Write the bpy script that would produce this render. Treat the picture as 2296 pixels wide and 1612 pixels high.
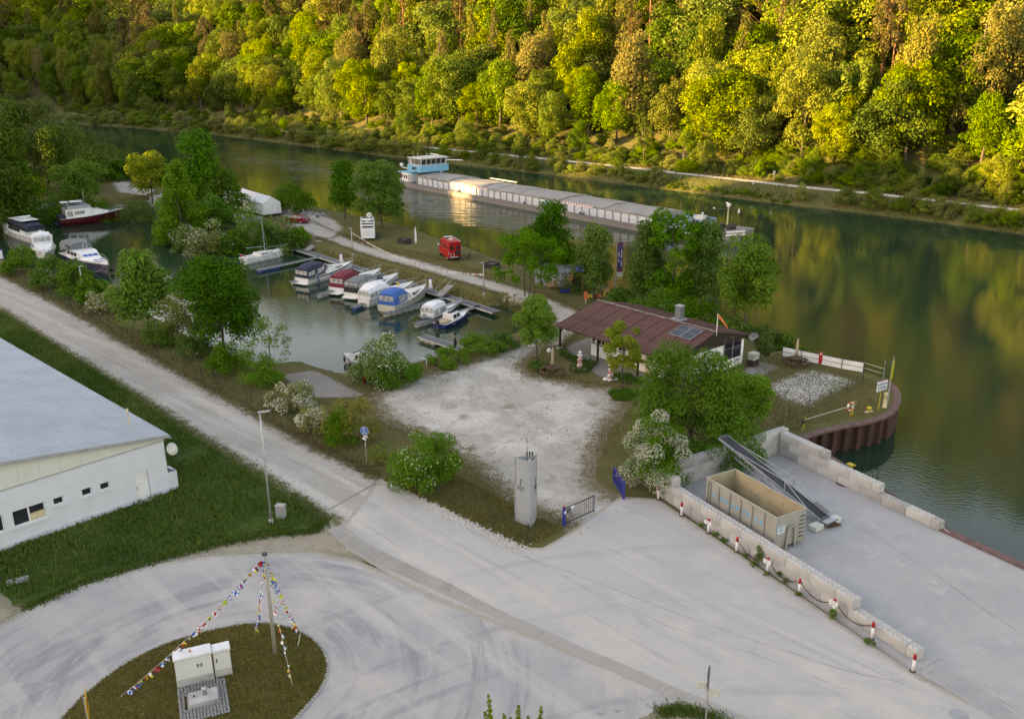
import bpy, bmesh, math, random
import numpy as np
from mathutils import Vector, Matrix, geometry
R = math.radians
random.seed(7); np.random.seed(7)
for o in list(bpy.data.objects): bpy.data.objects.remove(o)
SC = bpy.context.scene
COL = SC.collection

# ------------------------------------------------------------------ camera
CAM_H, CAM_P, CAM_F, PCX, PCY = 28.0, R(18.8), 2010.0, 1180.0, 806.0   # metres, tilt, focal length in units of a 2296 wide frame
cam = bpy.data.cameras.new('camera'); camo = bpy.data.objects.new('camera', cam); COL.objects.link(camo)
camo.location = (0, 0, CAM_H); camo.rotation_euler = (R(90) - CAM_P, 0, 0)
cam.sensor_fit = 'HORIZONTAL'; cam.sensor_width = 36; cam.lens = 36 * CAM_F / 2296
cam.shift_x = -(PCX - 1148) / 2296; cam.clip_start = 0.5; cam.clip_end = 6000
SC.camera = camo

# ------------------------------------------------------------------ sky and sun
SUN_EL = R(10.0)
SUN_XY = (-0.985, -0.172)                                   # horizontal direction towards the sun (behind left)
world = bpy.data.worlds.new('World'); SC.world = world; world.use_nodes = True
nt = world.node_tree
sky = nt.nodes.new('ShaderNodeTexSky'); sky.sky_type = 'NISHITA'; sky.sun_disc = False
sky.sun_elevation = SUN_EL; sky.sun_rotation = math.atan2(SUN_XY[0], SUN_XY[1])
sky.altitude = 400; sky.air_density = 1.0; sky.dust_density = 1.0; sky.ozone_density = 1.0
bg = nt.nodes['Background']; bg.inputs['Strength'].default_value = 0.15
nt.links.new(sky.outputs[0], bg.inputs['Color'])
sun = bpy.data.lights.new('sun', 'SUN'); suno = bpy.data.objects.new('sun', sun); COL.objects.link(suno)
sun.energy = 4.6; sun.angle = R(0.53); sun.color = (1.0, 0.80, 0.38)
sd = Vector((SUN_XY[0] * math.cos(SUN_EL), SUN_XY[1] * math.cos(SUN_EL), math.sin(SUN_EL)))
suno.rotation_euler = sd.to_track_quat('Z', 'Y').to_euler()
SC.view_settings.view_transform = 'Standard'; SC.view_settings.look = 'None'
SC.view_settings.exposure = 2.52; SC.view_settings.gamma = 1.0
SC.view_settings.use_curve_mapping = False
SC.view_settings.use_white_balance = True; SC.view_settings.white_balance_temperature = 10300; SC.view_settings.white_balance_tint = 26

# ------------------------------------------------------------------ helpers
def G(x, y, z=0.0):
	"""a point of the photograph (2296 wide frame) on the level z"""
	X, Y = x - PCX, y - PCY
	d = (X, CAM_F * math.cos(CAM_P) - Y * math.sin(CAM_P), -CAM_F * math.sin(CAM_P) - Y * math.cos(CAM_P))
	t = (z - CAM_H) / d[2]
	return Vector((d[0] * t, d[1] * t, z))

def zm(ox, oy, s):
	"""coordinates measured in an enlarged crop -> 2296 frame"""
	return lambda x, y: ((ox + s * x) * 0.71638, (oy + s * y) * 0.71638)

class MB:
	def __init__(s): s.v = []; s.f = []; s.m = []
	def add(s, vs, fs, mi=0):
		b = len(s.v); s.v += [tuple(v) for v in vs]
		for f in fs: s.f.append([b + i for i in f]); s.m.append(mi)
		return s
	def box(s, c, d, rz=0, mi=0, ry=0, taper=1.0):
		x, y, z = d[0] / 2, d[1] / 2, d[2] / 2; t = taper
		P = [(-x, -y, -z), (x, -y, -z), (x, y, -z), (-x, y, -z), (-x * t, -y * t, z), (x * t, -y * t, z), (x * t, y * t, z), (-x * t, y * t, z)]
		M = Matrix.Translation(c) @ Matrix.Rotation(rz, 4, 'Z') @ Matrix.Rotation(ry, 4, 'Y')
		return s.add([M @ Vector(p) for p in P], [(3, 2, 1, 0), (4, 5, 6, 7), (0, 1, 5, 4), (1, 2, 6, 5), (2, 3, 7, 6), (3, 0, 4, 7)], mi)
	def bar(s, a, b, w, h, mi=0, up=(0, 0, 1)):
		a, b = Vector(a), Vector(b); d = (b - a).normalized(); u = Vector(up)
		if abs(d.dot(u)) > .99: u = Vector((0, 1, 0))
		x = d.cross(u).normalized(); y = x.cross(d)
		P = [p + x * i * w / 2 + y * j * h / 2 for p in (a, b) for i, j in ((-1, -1), (1, -1), (1, 1), (-1, 1))]
		return s.add(P, [(0, 1, 2, 3), (7, 6, 5, 4), (0, 4, 5, 1), (1, 5, 6, 2), (2, 6, 7, 3), (3, 7, 4, 0)], mi)
	def tube(s, a, b, r, r2=None, n=6, mi=0, caps=True):
		r2 = r if r2 is None else r2
		a, b = Vector(a), Vector(b); d = (b - a).normalized(); u = Vector((0, 0, 1)) if abs(d.z) < .95 else Vector((1, 0, 0))
		x = d.cross(u).normalized(); y = x.cross(d)
		ring = lambda p, q: [p + (x * math.cos(2 * math.pi * i / n) + y * math.sin(2 * math.pi * i / n)) * q for i in range(n)]
		fs = [(i, (i + 1) % n, n + (i + 1) % n, n + i) for i in range(n)]
		if caps: fs += [tuple(range(n - 1, -1, -1)), tuple(range(n, 2 * n))]
		return s.add(ring(a, r) + ring(b, r2), fs, mi)
	def path(s, pts, r, n=5, mi=0):
		for a, b in zip(pts[:-1], pts[1:]): s.tube(a, b, r, n=n, mi=mi)
		return s
	def lathe(s, prof, n=10, c=(0, 0, 0), mi=0, caps=True):
		rings = [[(c[0] + r * math.cos(2 * math.pi * i / n), c[1] + r * math.sin(2 * math.pi * i / n), c[2] + z) for i in range(n)] for r, z in prof]
		return s.loft(rings, mi=mi, caps=caps)
	def loft(s, rings, closed=True, caps=True, mi=0):
		n = len(rings[0]); vs = [p for r in rings for p in r]; fs = []
		for k in range(len(rings) - 1):
			for i in range(n if closed else n - 1):
				j = (i + 1) % n; fs.append((k * n + i, k * n + j, (k + 1) * n + j, (k + 1) * n + i))
		if caps: fs += [tuple(range(n - 1, -1, -1)), tuple(range((len(rings) - 1) * n, len(rings) * n))]
		return s.add(vs, fs, mi)
	def prism(s, poly, z0, z1, mi=0):
		n = len(poly)
		return s.add([(x, y, z0) for x, y in poly] + [(x, y, z1) for x, y in poly],
					 [tuple(range(n - 1, -1, -1)), tuple(range(n, 2 * n))] + [(i, (i + 1) % n, n + (i + 1) % n, n + i) for i in range(n)], mi)
	def sphere(s, c, r, n=8, m=5, mi=0, sz=1.0):
		return s.lathe([(r * math.sin(math.pi * max(k, .02) / m), -r * sz * math.cos(math.pi * k / m)) for k in range(m + 1)], n, c, mi)
	def mesh(s, name, smooth=False):
		me = bpy.data.meshes.new(name); me.from_pydata(s.v, [], s.f); me.update()
		if any(s.m): me.polygons.foreach_set('material_index', s.m)
		if smooth: me.polygons.foreach_set('use_smooth', [True] * len(me.polygons))
		return me
	def build(s, name, mat, parent=None, smooth=False, bevel=0, fixn=True):
		me = s.mesh(name)
		if fixn or bevel:
			bm = bmesh.new(); bm.from_mesh(me)
			if bevel: bmesh.ops.bevel(bm, geom=[e for e in bm.edges], offset=bevel, segments=1, profile=.5, affect='EDGES')
			bmesh.ops.recalc_face_normals(bm, faces=bm.faces); bm.to_mesh(me); bm.free()
		if smooth: me.polygons.foreach_set('use_smooth', [True] * len(me.polygons))
		return obj(name, me, mat, parent)

def obj(name, me, mat=None, parent=None, loc=None, rz=None):
	if mat is not None and me is not None and not me.materials:
		for m in (mat if isinstance(mat, (list, tuple)) else [mat]): me.materials.append(m)
	o = bpy.data.objects.new(name, me); COL.objects.link(o)
	if parent is not None: o.parent = parent
	if loc is not None: o.location = loc
	if rz is not None: o.rotation_euler = (0, 0, rz)
	return o
def tag(o, label=None, cat=None, group=None, kind=None):
	for k, v in (('label', label), ('category', cat), ('group', group), ('kind', kind)):
		if v: o[k] = v
	return o
def thing(name, label, cat, loc=(0, 0, 0), rz=0, group=None):
	o = bpy.data.objects.new(name, None); COL.objects.link(o); o.empty_display_size = .3
	o.location = loc; o.rotation_euler = (0, 0, rz)
	return tag(o, label, cat, group)
def struct(o): o['kind'] = 'structure'; return o
def stuff(o): o['kind'] = 'stuff'; return o
def dup(root, loc, rz, label=None, parent=None):
	r = root.copy(); COL.objects.link(r); r.parent = parent; r.location = loc; r.rotation_euler = (0, 0, rz)
	if label: r['label'] = label
	for ch in list(root.children):
		c = ch.copy(); COL.objects.link(c); c.parent = r
		for g in ch.children:
			d = g.copy(); COL.objects.link(d); d.parent = c
	return r
def text(name, body, size, mat, parent, mtx, ext=.004, align='CENTER', bold=0.0, space=1.0):
	cu = bpy.data.curves.new('t', 'FONT'); cu.body = body; cu.size = size; cu.extrude = ext; cu.align_x = align; cu.align_y = 'CENTER'; cu.offset = bold
	cu.space_character = space; cu.resolution_u = 2
	t = bpy.data.objects.new('t', cu); COL.objects.link(t)
	bpy.context.view_layer.update()
	me = bpy.data.meshes.new_from_object(t, depsgraph=bpy.context.evaluated_depsgraph_get()); bpy.data.objects.remove(t)
	me.name = name; me.materials.clear(); me.transform(mtx)
	return obj(name, me, mat, parent)
def face_mtx(o, xdir, zdir=(0, 0, 1)):
	"""matrix that puts flat x-y artwork upright: x -> xdir, y -> zdir"""
	x = Vector(xdir).normalized(); z = Vector(zdir).normalized(); n = x.cross(z)
	m = Matrix((x, z, n)).transposed().to_4x4(); m.translation = Vector(o); return m

# ------------------------------------------------------------------ materials
def mat(name, c, rough=.7, c2=None, scale=4.0, var=.5, bump=0.0, bscale=None, metal=0.0, detail=5, stretch=None, spec=.5, stain=None, objcoord=True, lo=.35, hi=.65):
	m = bpy.data.materials.new(name); m.use_nodes = True; n = m.node_tree.nodes; l = m.node_tree.links; b = n['Principled BSDF']
	b.inputs['Roughness'].default_value = rough; b.inputs['Metallic'].default_value = metal; b.inputs['Specular IOR Level'].default_value = spec
	c2 = c2 or tuple(x * .8 for x in c)
	tc = n.new('ShaderNodeTexCoord'); src = tc.outputs['Object']
	if stretch:
		mp = n.new('ShaderNodeMapping'); mp.inputs['Scale'].default_value = stretch; l.new(src, mp.inputs[0]); src = mp.outputs[0]
	no = n.new('ShaderNodeTexNoise'); no.inputs['Scale'].default_value = scale; no.inputs['Detail'].default_value = detail; l.new(src, no.inputs['Vector'])
	ra = n.new('ShaderNodeMapRange'); ra.inputs[1].default_value = lo; ra.inputs[2].default_value = hi; l.new(no.outputs[0], ra.inputs[0])
	mx = n.new('ShaderNodeMix'); mx.data_type = 'RGBA'; mx.inputs[6].default_value = (*c, 1); mx.inputs[7].default_value = (*c2, 1); l.new(ra.outputs[0], mx.inputs[0])
	out = mx.outputs[2]
	if stain:
		no2 = n.new('ShaderNodeTexNoise'); no2.inputs['Scale'].default_value = stain[1]; no2.inputs['Detail'].default_value = 8; no2.inputs['Roughness'].default_value = .65; l.new(tc.outputs['Object'], no2.inputs['Vector'])
		r2 = n.new('ShaderNodeMapRange'); r2.inputs[1].default_value = stain[2]; r2.inputs[2].default_value = stain[2] + .1; l.new(no2.outputs[0], r2.inputs[0])
		mx2 = n.new('ShaderNodeMix'); mx2.data_type = 'RGBA'; l.new(r2.outputs[0], mx2.inputs[0]); l.new(out, mx2.inputs[6]); mx2.inputs[7].default_value = (*stain[0], 1); out = mx2.outputs[2]
	l.new(out, b.inputs['Base Color'])
	if bump:
		nb = n.new('ShaderNodeTexNoise'); nb.inputs['Scale'].default_value = bscale or scale * 4; nb.inputs['Detail'].default_value = 4; l.new(src, nb.inputs['Vector'])
		bu = n.new('ShaderNodeBump'); bu.inputs['Strength'].default_value = min(1, bump); bu.inputs['Distance'].default_value = .05; l.new(nb.outputs[0], bu.inputs['Height']); l.new(bu.outputs[0], b.inputs['Normal'])
	return m

def srgb(r, g, b):
	f = lambda v: (v / 255 / 12.92) if v / 255 <= .04045 else ((v / 255 + .055) / 1.055) ** 2.4
	return (f(r), f(g), f(b))

M = {}
M['white'] = mat('white_paint', (.72, .73, .74), .45, (.62, .63, .63), 1.5)
M['gel'] = mat('white_gelcoat', (.74, .74, .73), .3, (.64, .64, .62), 1.2)
M['offwhite'] = mat('off_white', (.55, .55, .5), .55, (.45, .45, .4), 2)
M['grey'] = mat('grey_paint', (.3, .31, .32), .5, (.24, .25, .26), 2)
M['dgrey'] = mat('dark_grey', (.07, .075, .08), .6, (.05, .05, .055), 3)
M['black'] = mat('black_rubber', (.015, .015, .017), .6, (.025, .025, .025), 4)
M['galv'] = mat('galvanised_steel', (.42, .44, .46), .45, (.33, .35, .37), 3, metal=.5)
M['steel'] = mat('stainless_tube', (.6, .62, .64), .3, (.5, .52, .54), 3, metal=.7)
M['glass'] = mat('dark_glass', (.018, .022, .028), .08, (.025, .03, .035), 1, spec=.8)
M['vinyl'] = mat('clear_vinyl', (.28, .29, .29), .25, (.5, .5, .47), 2.2, lo=.45, hi=.6)
M['red'] = mat('red_paint', (.42, .012, .015), .35, (.34, .01, .012), 2)
M['carred'] = mat('car_red', (.2, .006, .015), .2, (.17, .005, .012), 1, spec=.7)
M['wine'] = mat('burgundy_canvas', (.20, .018, .035), .85, (.15, .012, .025), 3)
M['navy'] = mat('navy_canvas', (.012, .018, .045), .8, (.018, .026, .06), 3)
M['navyhull'] = mat('navy_hull', (.008, .014, .06), .25, (.01, .017, .07), 1)
M['bluecan'] = mat('blue_canvas', (.012, .13, .42), .8, (.01, .1, .34), 3)
M['bluehull'] = mat('blue_hull', (.008, .028, .2), .3, (.008, .022, .16), 1)
M['bluegate'] = mat('blue_gate_paint', (.015, .03, .25), .45, (.012, .025, .2), 3)
M['greycan'] = mat('grey_canvas', (.16, .19, .19), .9, (.12, .14, .145), 3)
M['yellow'] = mat('yellow_paint', (.55, .42, .03), .55, (.45, .33, .03), 3)
M['cream'] = mat('cream_paint', (.55, .49, .3), .6, (.46, .4, .24), 4)
M['green'] = mat('green_coating', (.012, .05, .03), .6, (.01, .04, .025), 4)
M['orange'] = mat('orange_fabric', (.7, .17, .06), .8, (.6, .13, .05), 3)
M['wood'] = mat('brown_timber', (.09, .045, .022), .8, (.06, .03, .016), 2, stretch=(1, 8, 8))
M['darkwood'] = mat('dark_stained_timber', (.022, .012, .008), .75, (.03, .018, .012), 2, stretch=(6, 6, 1))
M['newwood'] = mat('fresh_pine_timber', (.48, .28, .11), .75, (.36, .2, .08), 3)
M['canvas_beige'] = mat('beige_canvas', (.42, .33, .22), .9, (.34, .26, .17), 4)
M['rust'] = mat('rusty_steel', (.07, .028, .02), .8, (.045, .018, .014), 2.2, bump=.3, bscale=12, stain=((.12, .05, .03), 1.3, .57))
M['rustcap'] = mat('rusty_capping', (.16, .09, .08), .8, (.1, .05, .045), 2, bump=.2, bscale=14)
M['chain'] = mat('rusty_chain', (.10, .05, .025), .75, (.06, .035, .02), 6)
# ------------------------------------------------------------------ terrain: shores, banks, wooded hill, unseen ridge shaped to shade the near side
WZ = -2.2
def gp(pts, z=WZ): return [tuple(G(x, y, z)[:2]) for x, y in pts]
near_shore = gp([(-120, 566), (40, 603), (150, 636), (240, 662), (300, 696), (400, 742), (480, 785), (560, 822), (612, 842), (665, 838), (712, 832), (738, 846), (790, 862), (880, 848), (930, 836), (960, 822),
				 (1040, 803), (1100, 783), (1140, 764), (1168, 738), (1158, 704), (1120, 686)])
jetty_shore = gp([(1098, 690), (1000, 660), (900, 629), (800, 599), (720, 575), (660, 561), (600, 556), (520, 556), (440, 548), (400, 530), (392, 505), (420, 470)])
canal_shore = gp([(470, 448), (560, 440), (620, 452), (740, 478), (850, 503), (930, 520), (1000, 545), (1080, 572), (1150, 600), (1290, 632), (1400, 660), (1500, 686), (1600, 712), (1690, 742), (1748, 770)])
quay_tip = gp([(1753, 786), (1850, 808), (1935, 833), (1985, 850), (2009, 868), (2019, 888), (2016, 908), (2000, 930), (1960, 946), (1870, 962), (1795, 985)], 0)
quay_edge = gp([(1812, 1000), (2105, 1188), (2296, 1276)], 0)
qe = Vector(quay_edge[-1]) + (Vector(quay_edge[-1]) - Vector(quay_edge[-2])).normalized() * 200
LAND = near_shore + jetty_shore + canal_shore + quay_tip + quay_edge + [tuple(qe), (400, -900), (-1800, -900), (-1800, 150), (-230, 165)]
left_shore = gp([(372, 462), (300, 472), (268, 478), (130, 476), (0, 503), (-150, 530)])
LAND_L = [tuple(G(330, 386, WZ)[:2]), tuple(G(402, 446, WZ)[:2])] + left_shore + [(-230, 175), (-1800, 160), (-1800, 460), (-420, 470), tuple(G(30, 262, WZ)[:2]), tuple(G(140, 292, WZ)[:2]), tuple(G(220, 340, WZ)[:2])]
FAR = [(-1900, 640), (-500, 560)] + gp([(60, 262), (150, 277), (300, 287), (470, 301), (720, 332), (870, 352), (1050, 372), (1270, 397), (1480, 424), (1760, 460), (1900, 475), (2100, 500), (2296, 527)])
fd = (Vector(FAR[-1]) - Vector(FAR[-4])).normalized(); FAR.append(tuple(Vector(FAR[-1]) + fd * 900))

def seg_dist(X, Y, pts, closed=False):
	best = np.full(X.shape, 1e9); idx = np.zeros(X.shape, int); side = np.zeros(X.shape)
	P = pts + [pts[0]] if closed else pts
	for k in range(len(P) - 1):
		(ax, ay), (bx, by) = P[k], P[k + 1]; dx, dy = bx - ax, by - ay; L2 = dx * dx + dy * dy + 1e-12
		t = np.clip(((X - ax) * dx + (Y - ay) * dy) / L2, 0, 1); d = np.hypot(X - ax - t * dx, Y - ay - t * dy)
		m = d < best - 1e-9; best = np.where(m, d, best); idx = np.where(m, k, idx); side = np.where(m, dx * (Y - ay) - dy * (X - ax), side)
	return best, idx, side
def inside(X, Y, poly):
	c = np.zeros(X.shape, bool); n = len(poly)
	for i in range(n):
		(ax, ay), (bx, by) = poly[i], poly[(i + 1) % n]
		if ay == by: continue
		c ^= ((ay > Y) != (by > Y)) & (X < (bx - ax) * (Y - ay) / (by - ay) + ax)
	return c
def lownoise(X, Y, s, seed=0):
	r = np.random.RandomState(seed); h = 0
	for k in range(6):
		a = r.rand() * 6.283; f = s * (.6 + 1.2 * r.rand()); h = h + np.sin(X * math.cos(a) * f + Y * math.sin(a) * f + r.rand() * 6.28)
	return h / 6
LW = np.array([2.6] * len(near_shore) + [2.6] * len(jetty_shore) + [3.0] * len(canal_shore) + [.25] * (len(quay_tip) + len(quay_edge) + 1) + [6] * 8)
RIDGE_V = [-1200, -520, -440, -396, -340, -276, -240, -225, -216, -206, -203, -198, -195, -180, -165, -150, -130, -112, -95, -70, 0, 300, 1200]
RIDGE_H = [120, 78, 56, 52, 60, 68, 72, 74, 78, 82, 53, 53, 84, 88, 88, 85, 82, 76, 84, 95, 110, 130, 130]  # crest heights of the unseen ridge, its gap shaped to let sun through
PEN = -0.9                                                   # the peninsula lies lower than the quay
def base(X, Y):
	k = np.clip((Y - 87) / 14, 0, 1); k = k * k * (3 - 2 * k)
	return PEN * np.where(X > -25 - (Y - 90) * .7, k, 0.0)
def height(X, Y):
	X = np.asarray(X, float); Y = np.asarray(Y, float)
	d, i, _ = seg_dist(X, Y, LAND, True); ins = inside(X, Y, LAND)
	lw = LW[np.minimum(i, len(LW) - 1)]; d = np.where((lw < .5) & ins, np.maximum(0, d - 1.1), d)
	h = np.where(ins, np.minimum(base(X, Y), WZ - .25 + (0.25 - WZ) * d / lw), WZ - .25 - np.minimum(1.5, d * .5))
	d2, _, _ = seg_dist(X, Y, LAND_L, True); in2 = inside(X, Y, LAND_L)
	h = np.maximum(h, np.where(in2, np.minimum(0.0, WZ - .25 + d2 * .7), WZ - .25 - np.minimum(1.5, d2 * .5)))
	s, _, sd_ = seg_dist(X, Y, FAR); s = np.where(sd_ > 0, s, -s)
	far = np.interp(s, [-5, 0, 6.5, 16, 26, 40, 255, 330, 1500], [-3.8, WZ - .2, .25, .25, 2.6, 9.0, 154, 163, 170])
	far = far + np.clip((s - 26) / 60, 0, 1) * 5 * lownoise(X, Y, .022, 3)
	h = np.maximum(h, np.where(s > -5, far, -9))
	u = X * SUN_XY[0] + Y * SUN_XY[1]; v = .172 * X - .985 * Y
	rh = np.interp(v, RIDGE_V, RIDGE_H) + 1.5 * np.sin(v * .09)
	k = np.clip((u - 190) / 160, 0, 1); k = k * k * (3 - 2 * k)
	return h + rh * k
def hz(x, y): return float(height(np.array([x]), np.array([y]))[0])
def far_s(x, y):
	s, _, sd_ = seg_dist(np.array([x]), np.array([y]), FAR); return float(s[0] if sd_[0] > 0 else -s[0])

def grid_mesh(name, xs, ys, hf):
	X, Y = np.meshgrid(xs, ys); Z = hf(X, Y); nx, ny = len(xs), len(ys)
	me = bpy.data.meshes.new(name); V = np.stack([X, Y, Z], -1).reshape(-1, 3)
	a = (np.arange(ny - 1)[:, None] * nx + np.arange(nx - 1)[None]).ravel(); F = np.stack([a, a + 1, a + nx + 1, a + nx], 1)
	return np_mesh(me, V, F)
def np_mesh(me, V, F, smooth=True):
	V = np.asarray(V, np.float32); F = np.asarray(F, np.int32); k = F.shape[1]
	me.vertices.add(len(V)); me.vertices.foreach_set('co', V.ravel())
	me.loops.add(F.size); me.loops.foreach_set('vertex_index', F.ravel())
	me.polygons.add(len(F)); me.polygons.foreach_set('loop_start', np.arange(0, F.size, k, dtype=np.int32)); me.polygons.foreach_set('loop_total', np.full(len(F), k, np.int32))
	if smooth: me.polygons.foreach_set('use_smooth', np.ones(len(F), bool))
	me.update(calc_edges=True); me.validate(); return me
def lines(*seg):
	out = []
	for a, b, st in seg: out += list(np.arange(a, b, st))
	return np.array(out + [seg[-1][1]])

# ground material: patchy dry grass, bare soil, forest litter by slope
def ground_mat(name, ca, cb, cc, s1=.35, s2=3.0, bump=.5):
	m = bpy.data.materials.new(name); m.use_nodes = True; n = m.node_tree.nodes; l = m.node_tree.links; b = n['Principled BSDF']
	b.inputs['Roughness'].default_value = .95; b.inputs['Specular IOR Level'].default_value = .1
	tc = n.new('ShaderNodeTexCoord')
	def noise(sc, det=6, ro=.6):
		k = n.new('ShaderNodeTexNoise'); k.inputs['Scale'].default_value = sc; k.inputs['Detail'].default_value = det; k.inputs['Roughness'].default_value = ro; l.new(tc.outputs['Object'], k.inputs['Vector']); return k.outputs[0]
	def rng(s, a, c):
		k = n.new('ShaderNodeMapRange'); k.inputs[1].default_value = a; k.inputs[2].default_value = c; l.new(s, k.inputs[0]); return k.outputs[0]
	def mix(f, a, c):
		k = n.new('ShaderNodeMix'); k.data_type = 'RGBA'; l.new(f, k.inputs[0])
		for q, v in ((6, a), (7, c)):
			if isinstance(v, tuple): k.inputs[q].default_value = (*v, 1)
			else: l.new(v, k.inputs[q])
		return k.outputs[2]
	c1 = mix(rng(noise(s1), .38, .62), ca, cb); c2 = mix(rng(noise(s2, 8, .7), .5, .72), c1, cc)
	fine = mix(rng(noise(22, 3), .3, .75), c2, tuple(x * .55 for x in ca))
	l.new(fine, b.inputs['Base Color'])
	bu = n.new('ShaderNodeBump'); bu.inputs['Strength'].default_value = bump; bu.inputs['Distance'].default_value = .12; l.new(noise(9, 6, .7), bu.inputs['Height']); l.new(bu.outputs[0], b.inputs['Normal'])
	return m
M['ground'] = ground_mat('dry_grass_ground', (.11, .115, .035), (.17, .145, .065), (.24, .19, .115))
gx = lines((-1500, -700, 80), (-700, -240, 14), (-240, -100, 4), (-100, 62, .8), (62, 120, 4), (120, 400, 14), (400, 1200, 100))
gy = lines((-900, -300, 60), (-300, 20, 14), (20, 40, 4), (40, 170, .8), (170, 260, 2), (260, 640, 5), (640, 1000, 60))
struct(obj('ground', grid_mesh('ground', gx, gy, height), M['ground']))

# water ------------------------------------------------------------------
def water_mat():
	m = bpy.data.materials.new('canal_water'); m.use_nodes = True; n = m.node_tree.nodes; l = m.node_tree.links; b = n['Principled BSDF']
	b.inputs['Base Color'].default_value = (.012, .034, .020, 1); b.inputs['Roughness'].default_value = .04; b.inputs['IOR'].default_value = 1.33
	tc = n.new('ShaderNodeTexCoord')
	mp = n.new('ShaderNodeMapping'); mp.inputs['Rotation'].default_value = (0, 0, R(48)); mp.inputs['Scale'].default_value = (.6, 1, 1); l.new(tc.outputs['Object'], mp.inputs[0])
	n1 = n.new('ShaderNodeTexNoise'); n1.inputs['Scale'].default_value = 3.6; n1.inputs['Detail'].default_value = 4; l.new(mp.outputs[0], n1.inputs['Vector'])
	n2 = n.new('ShaderNodeTexNoise'); n2.inputs['Scale'].default_value = .035; n2.inputs['Detail'].default_value = 3; l.new(tc.outputs['Object'], n2.inputs['Vector'])
	r2 = n.new('ShaderNodeMapRange'); r2.inputs[1].default_value = .42; r2.inputs[2].default_value = .66; r2.inputs[3].default_value = .10; r2.inputs[4].default_value = .34; l.new(n2.outputs[0], r2.inputs[0])
	bu = n.new('ShaderNodeBump'); bu.inputs['Distance'].default_value = .035; l.new(r2.outputs[0], bu.inputs['Strength']); l.new(n1.outputs[0], bu.inputs['Height'])
	l.new(bu.outputs[0], b.inputs['Normal'])
	# ship wave train: long parallel ridges beside and behind the barge, fading out with distance
	at = n.new('ShaderNodeAttribute'); at.attribute_name = 'wake'
	rw = n.new('ShaderNodeTexNoise'); rw.inputs['Scale'].default_value = .55; rw.inputs['Detail'].default_value = 2
	m3 = n.new('ShaderNodeMapping'); m3.inputs['Rotation'].default_value = (0, 0, R(48)); m3.inputs['Scale'].default_value = (.12, 1.6, 1); l.new(tc.outputs['Object'], m3.inputs[0]); l.new(m3.outputs[0], rw.inputs['Vector'])
	b2 = n.new('ShaderNodeBump'); b2.inputs['Distance'].default_value = .55; l.new(at.outputs['Fac'], b2.inputs['Strength']); l.new(rw.outputs[0], b2.inputs['Height']); l.new(bu.outputs[0], b2.inputs['Normal']); l.new(b2.outputs[0], b.inputs['Normal'])
	return m
M['water'] = water_mat()
BARGE_S, BARGE_B = G(893, 412, WZ), G(1668, 565, WZ)          # stern and bow on the near waterline
def flat(X, Y): return np.full(X.shape, WZ)
wx = lines((-1400, -150, 250), (-150, 120, 3), (120, 1100, 140)); wy = lines((30, 420, 3), (420, 700, 70))
wme = grid_mesh('water', wx, wy, flat)
co = np.zeros(len(wme.vertices) * 3, np.float32); wme.vertices.foreach_get('co', co); co = co.reshape(-1, 3)
ax = (BARGE_B - BARGE_S).normalized(); nn = Vector((ax.y, -ax.x, 0)); mid = BARGE_S
al = (co[:, 0] - mid.x) * ax.x + (co[:, 1] - mid.y) * ax.y; ac = (co[:, 0] - mid.x) * nn.x + (co[:, 1] - mid.y) * nn.y
wk = np.exp(-((ac - 12) / 7) ** 2) * np.clip((95 - al) / 40, 0, 1) * np.clip((al + 5) / 15, 0, 1) * .9
wk += np.exp(-((ac - 2) / 16) ** 2) * np.clip((6 - al) / 10, 0, 1) * np.clip((al + 130) / 60, 0, 1) * .55
a_ = wme.attributes.new('wake', 'FLOAT', 'POINT'); a_.data.foreach_set('value', wk.astype(np.float32))
struct(obj('water', wme, M['water']))

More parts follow.
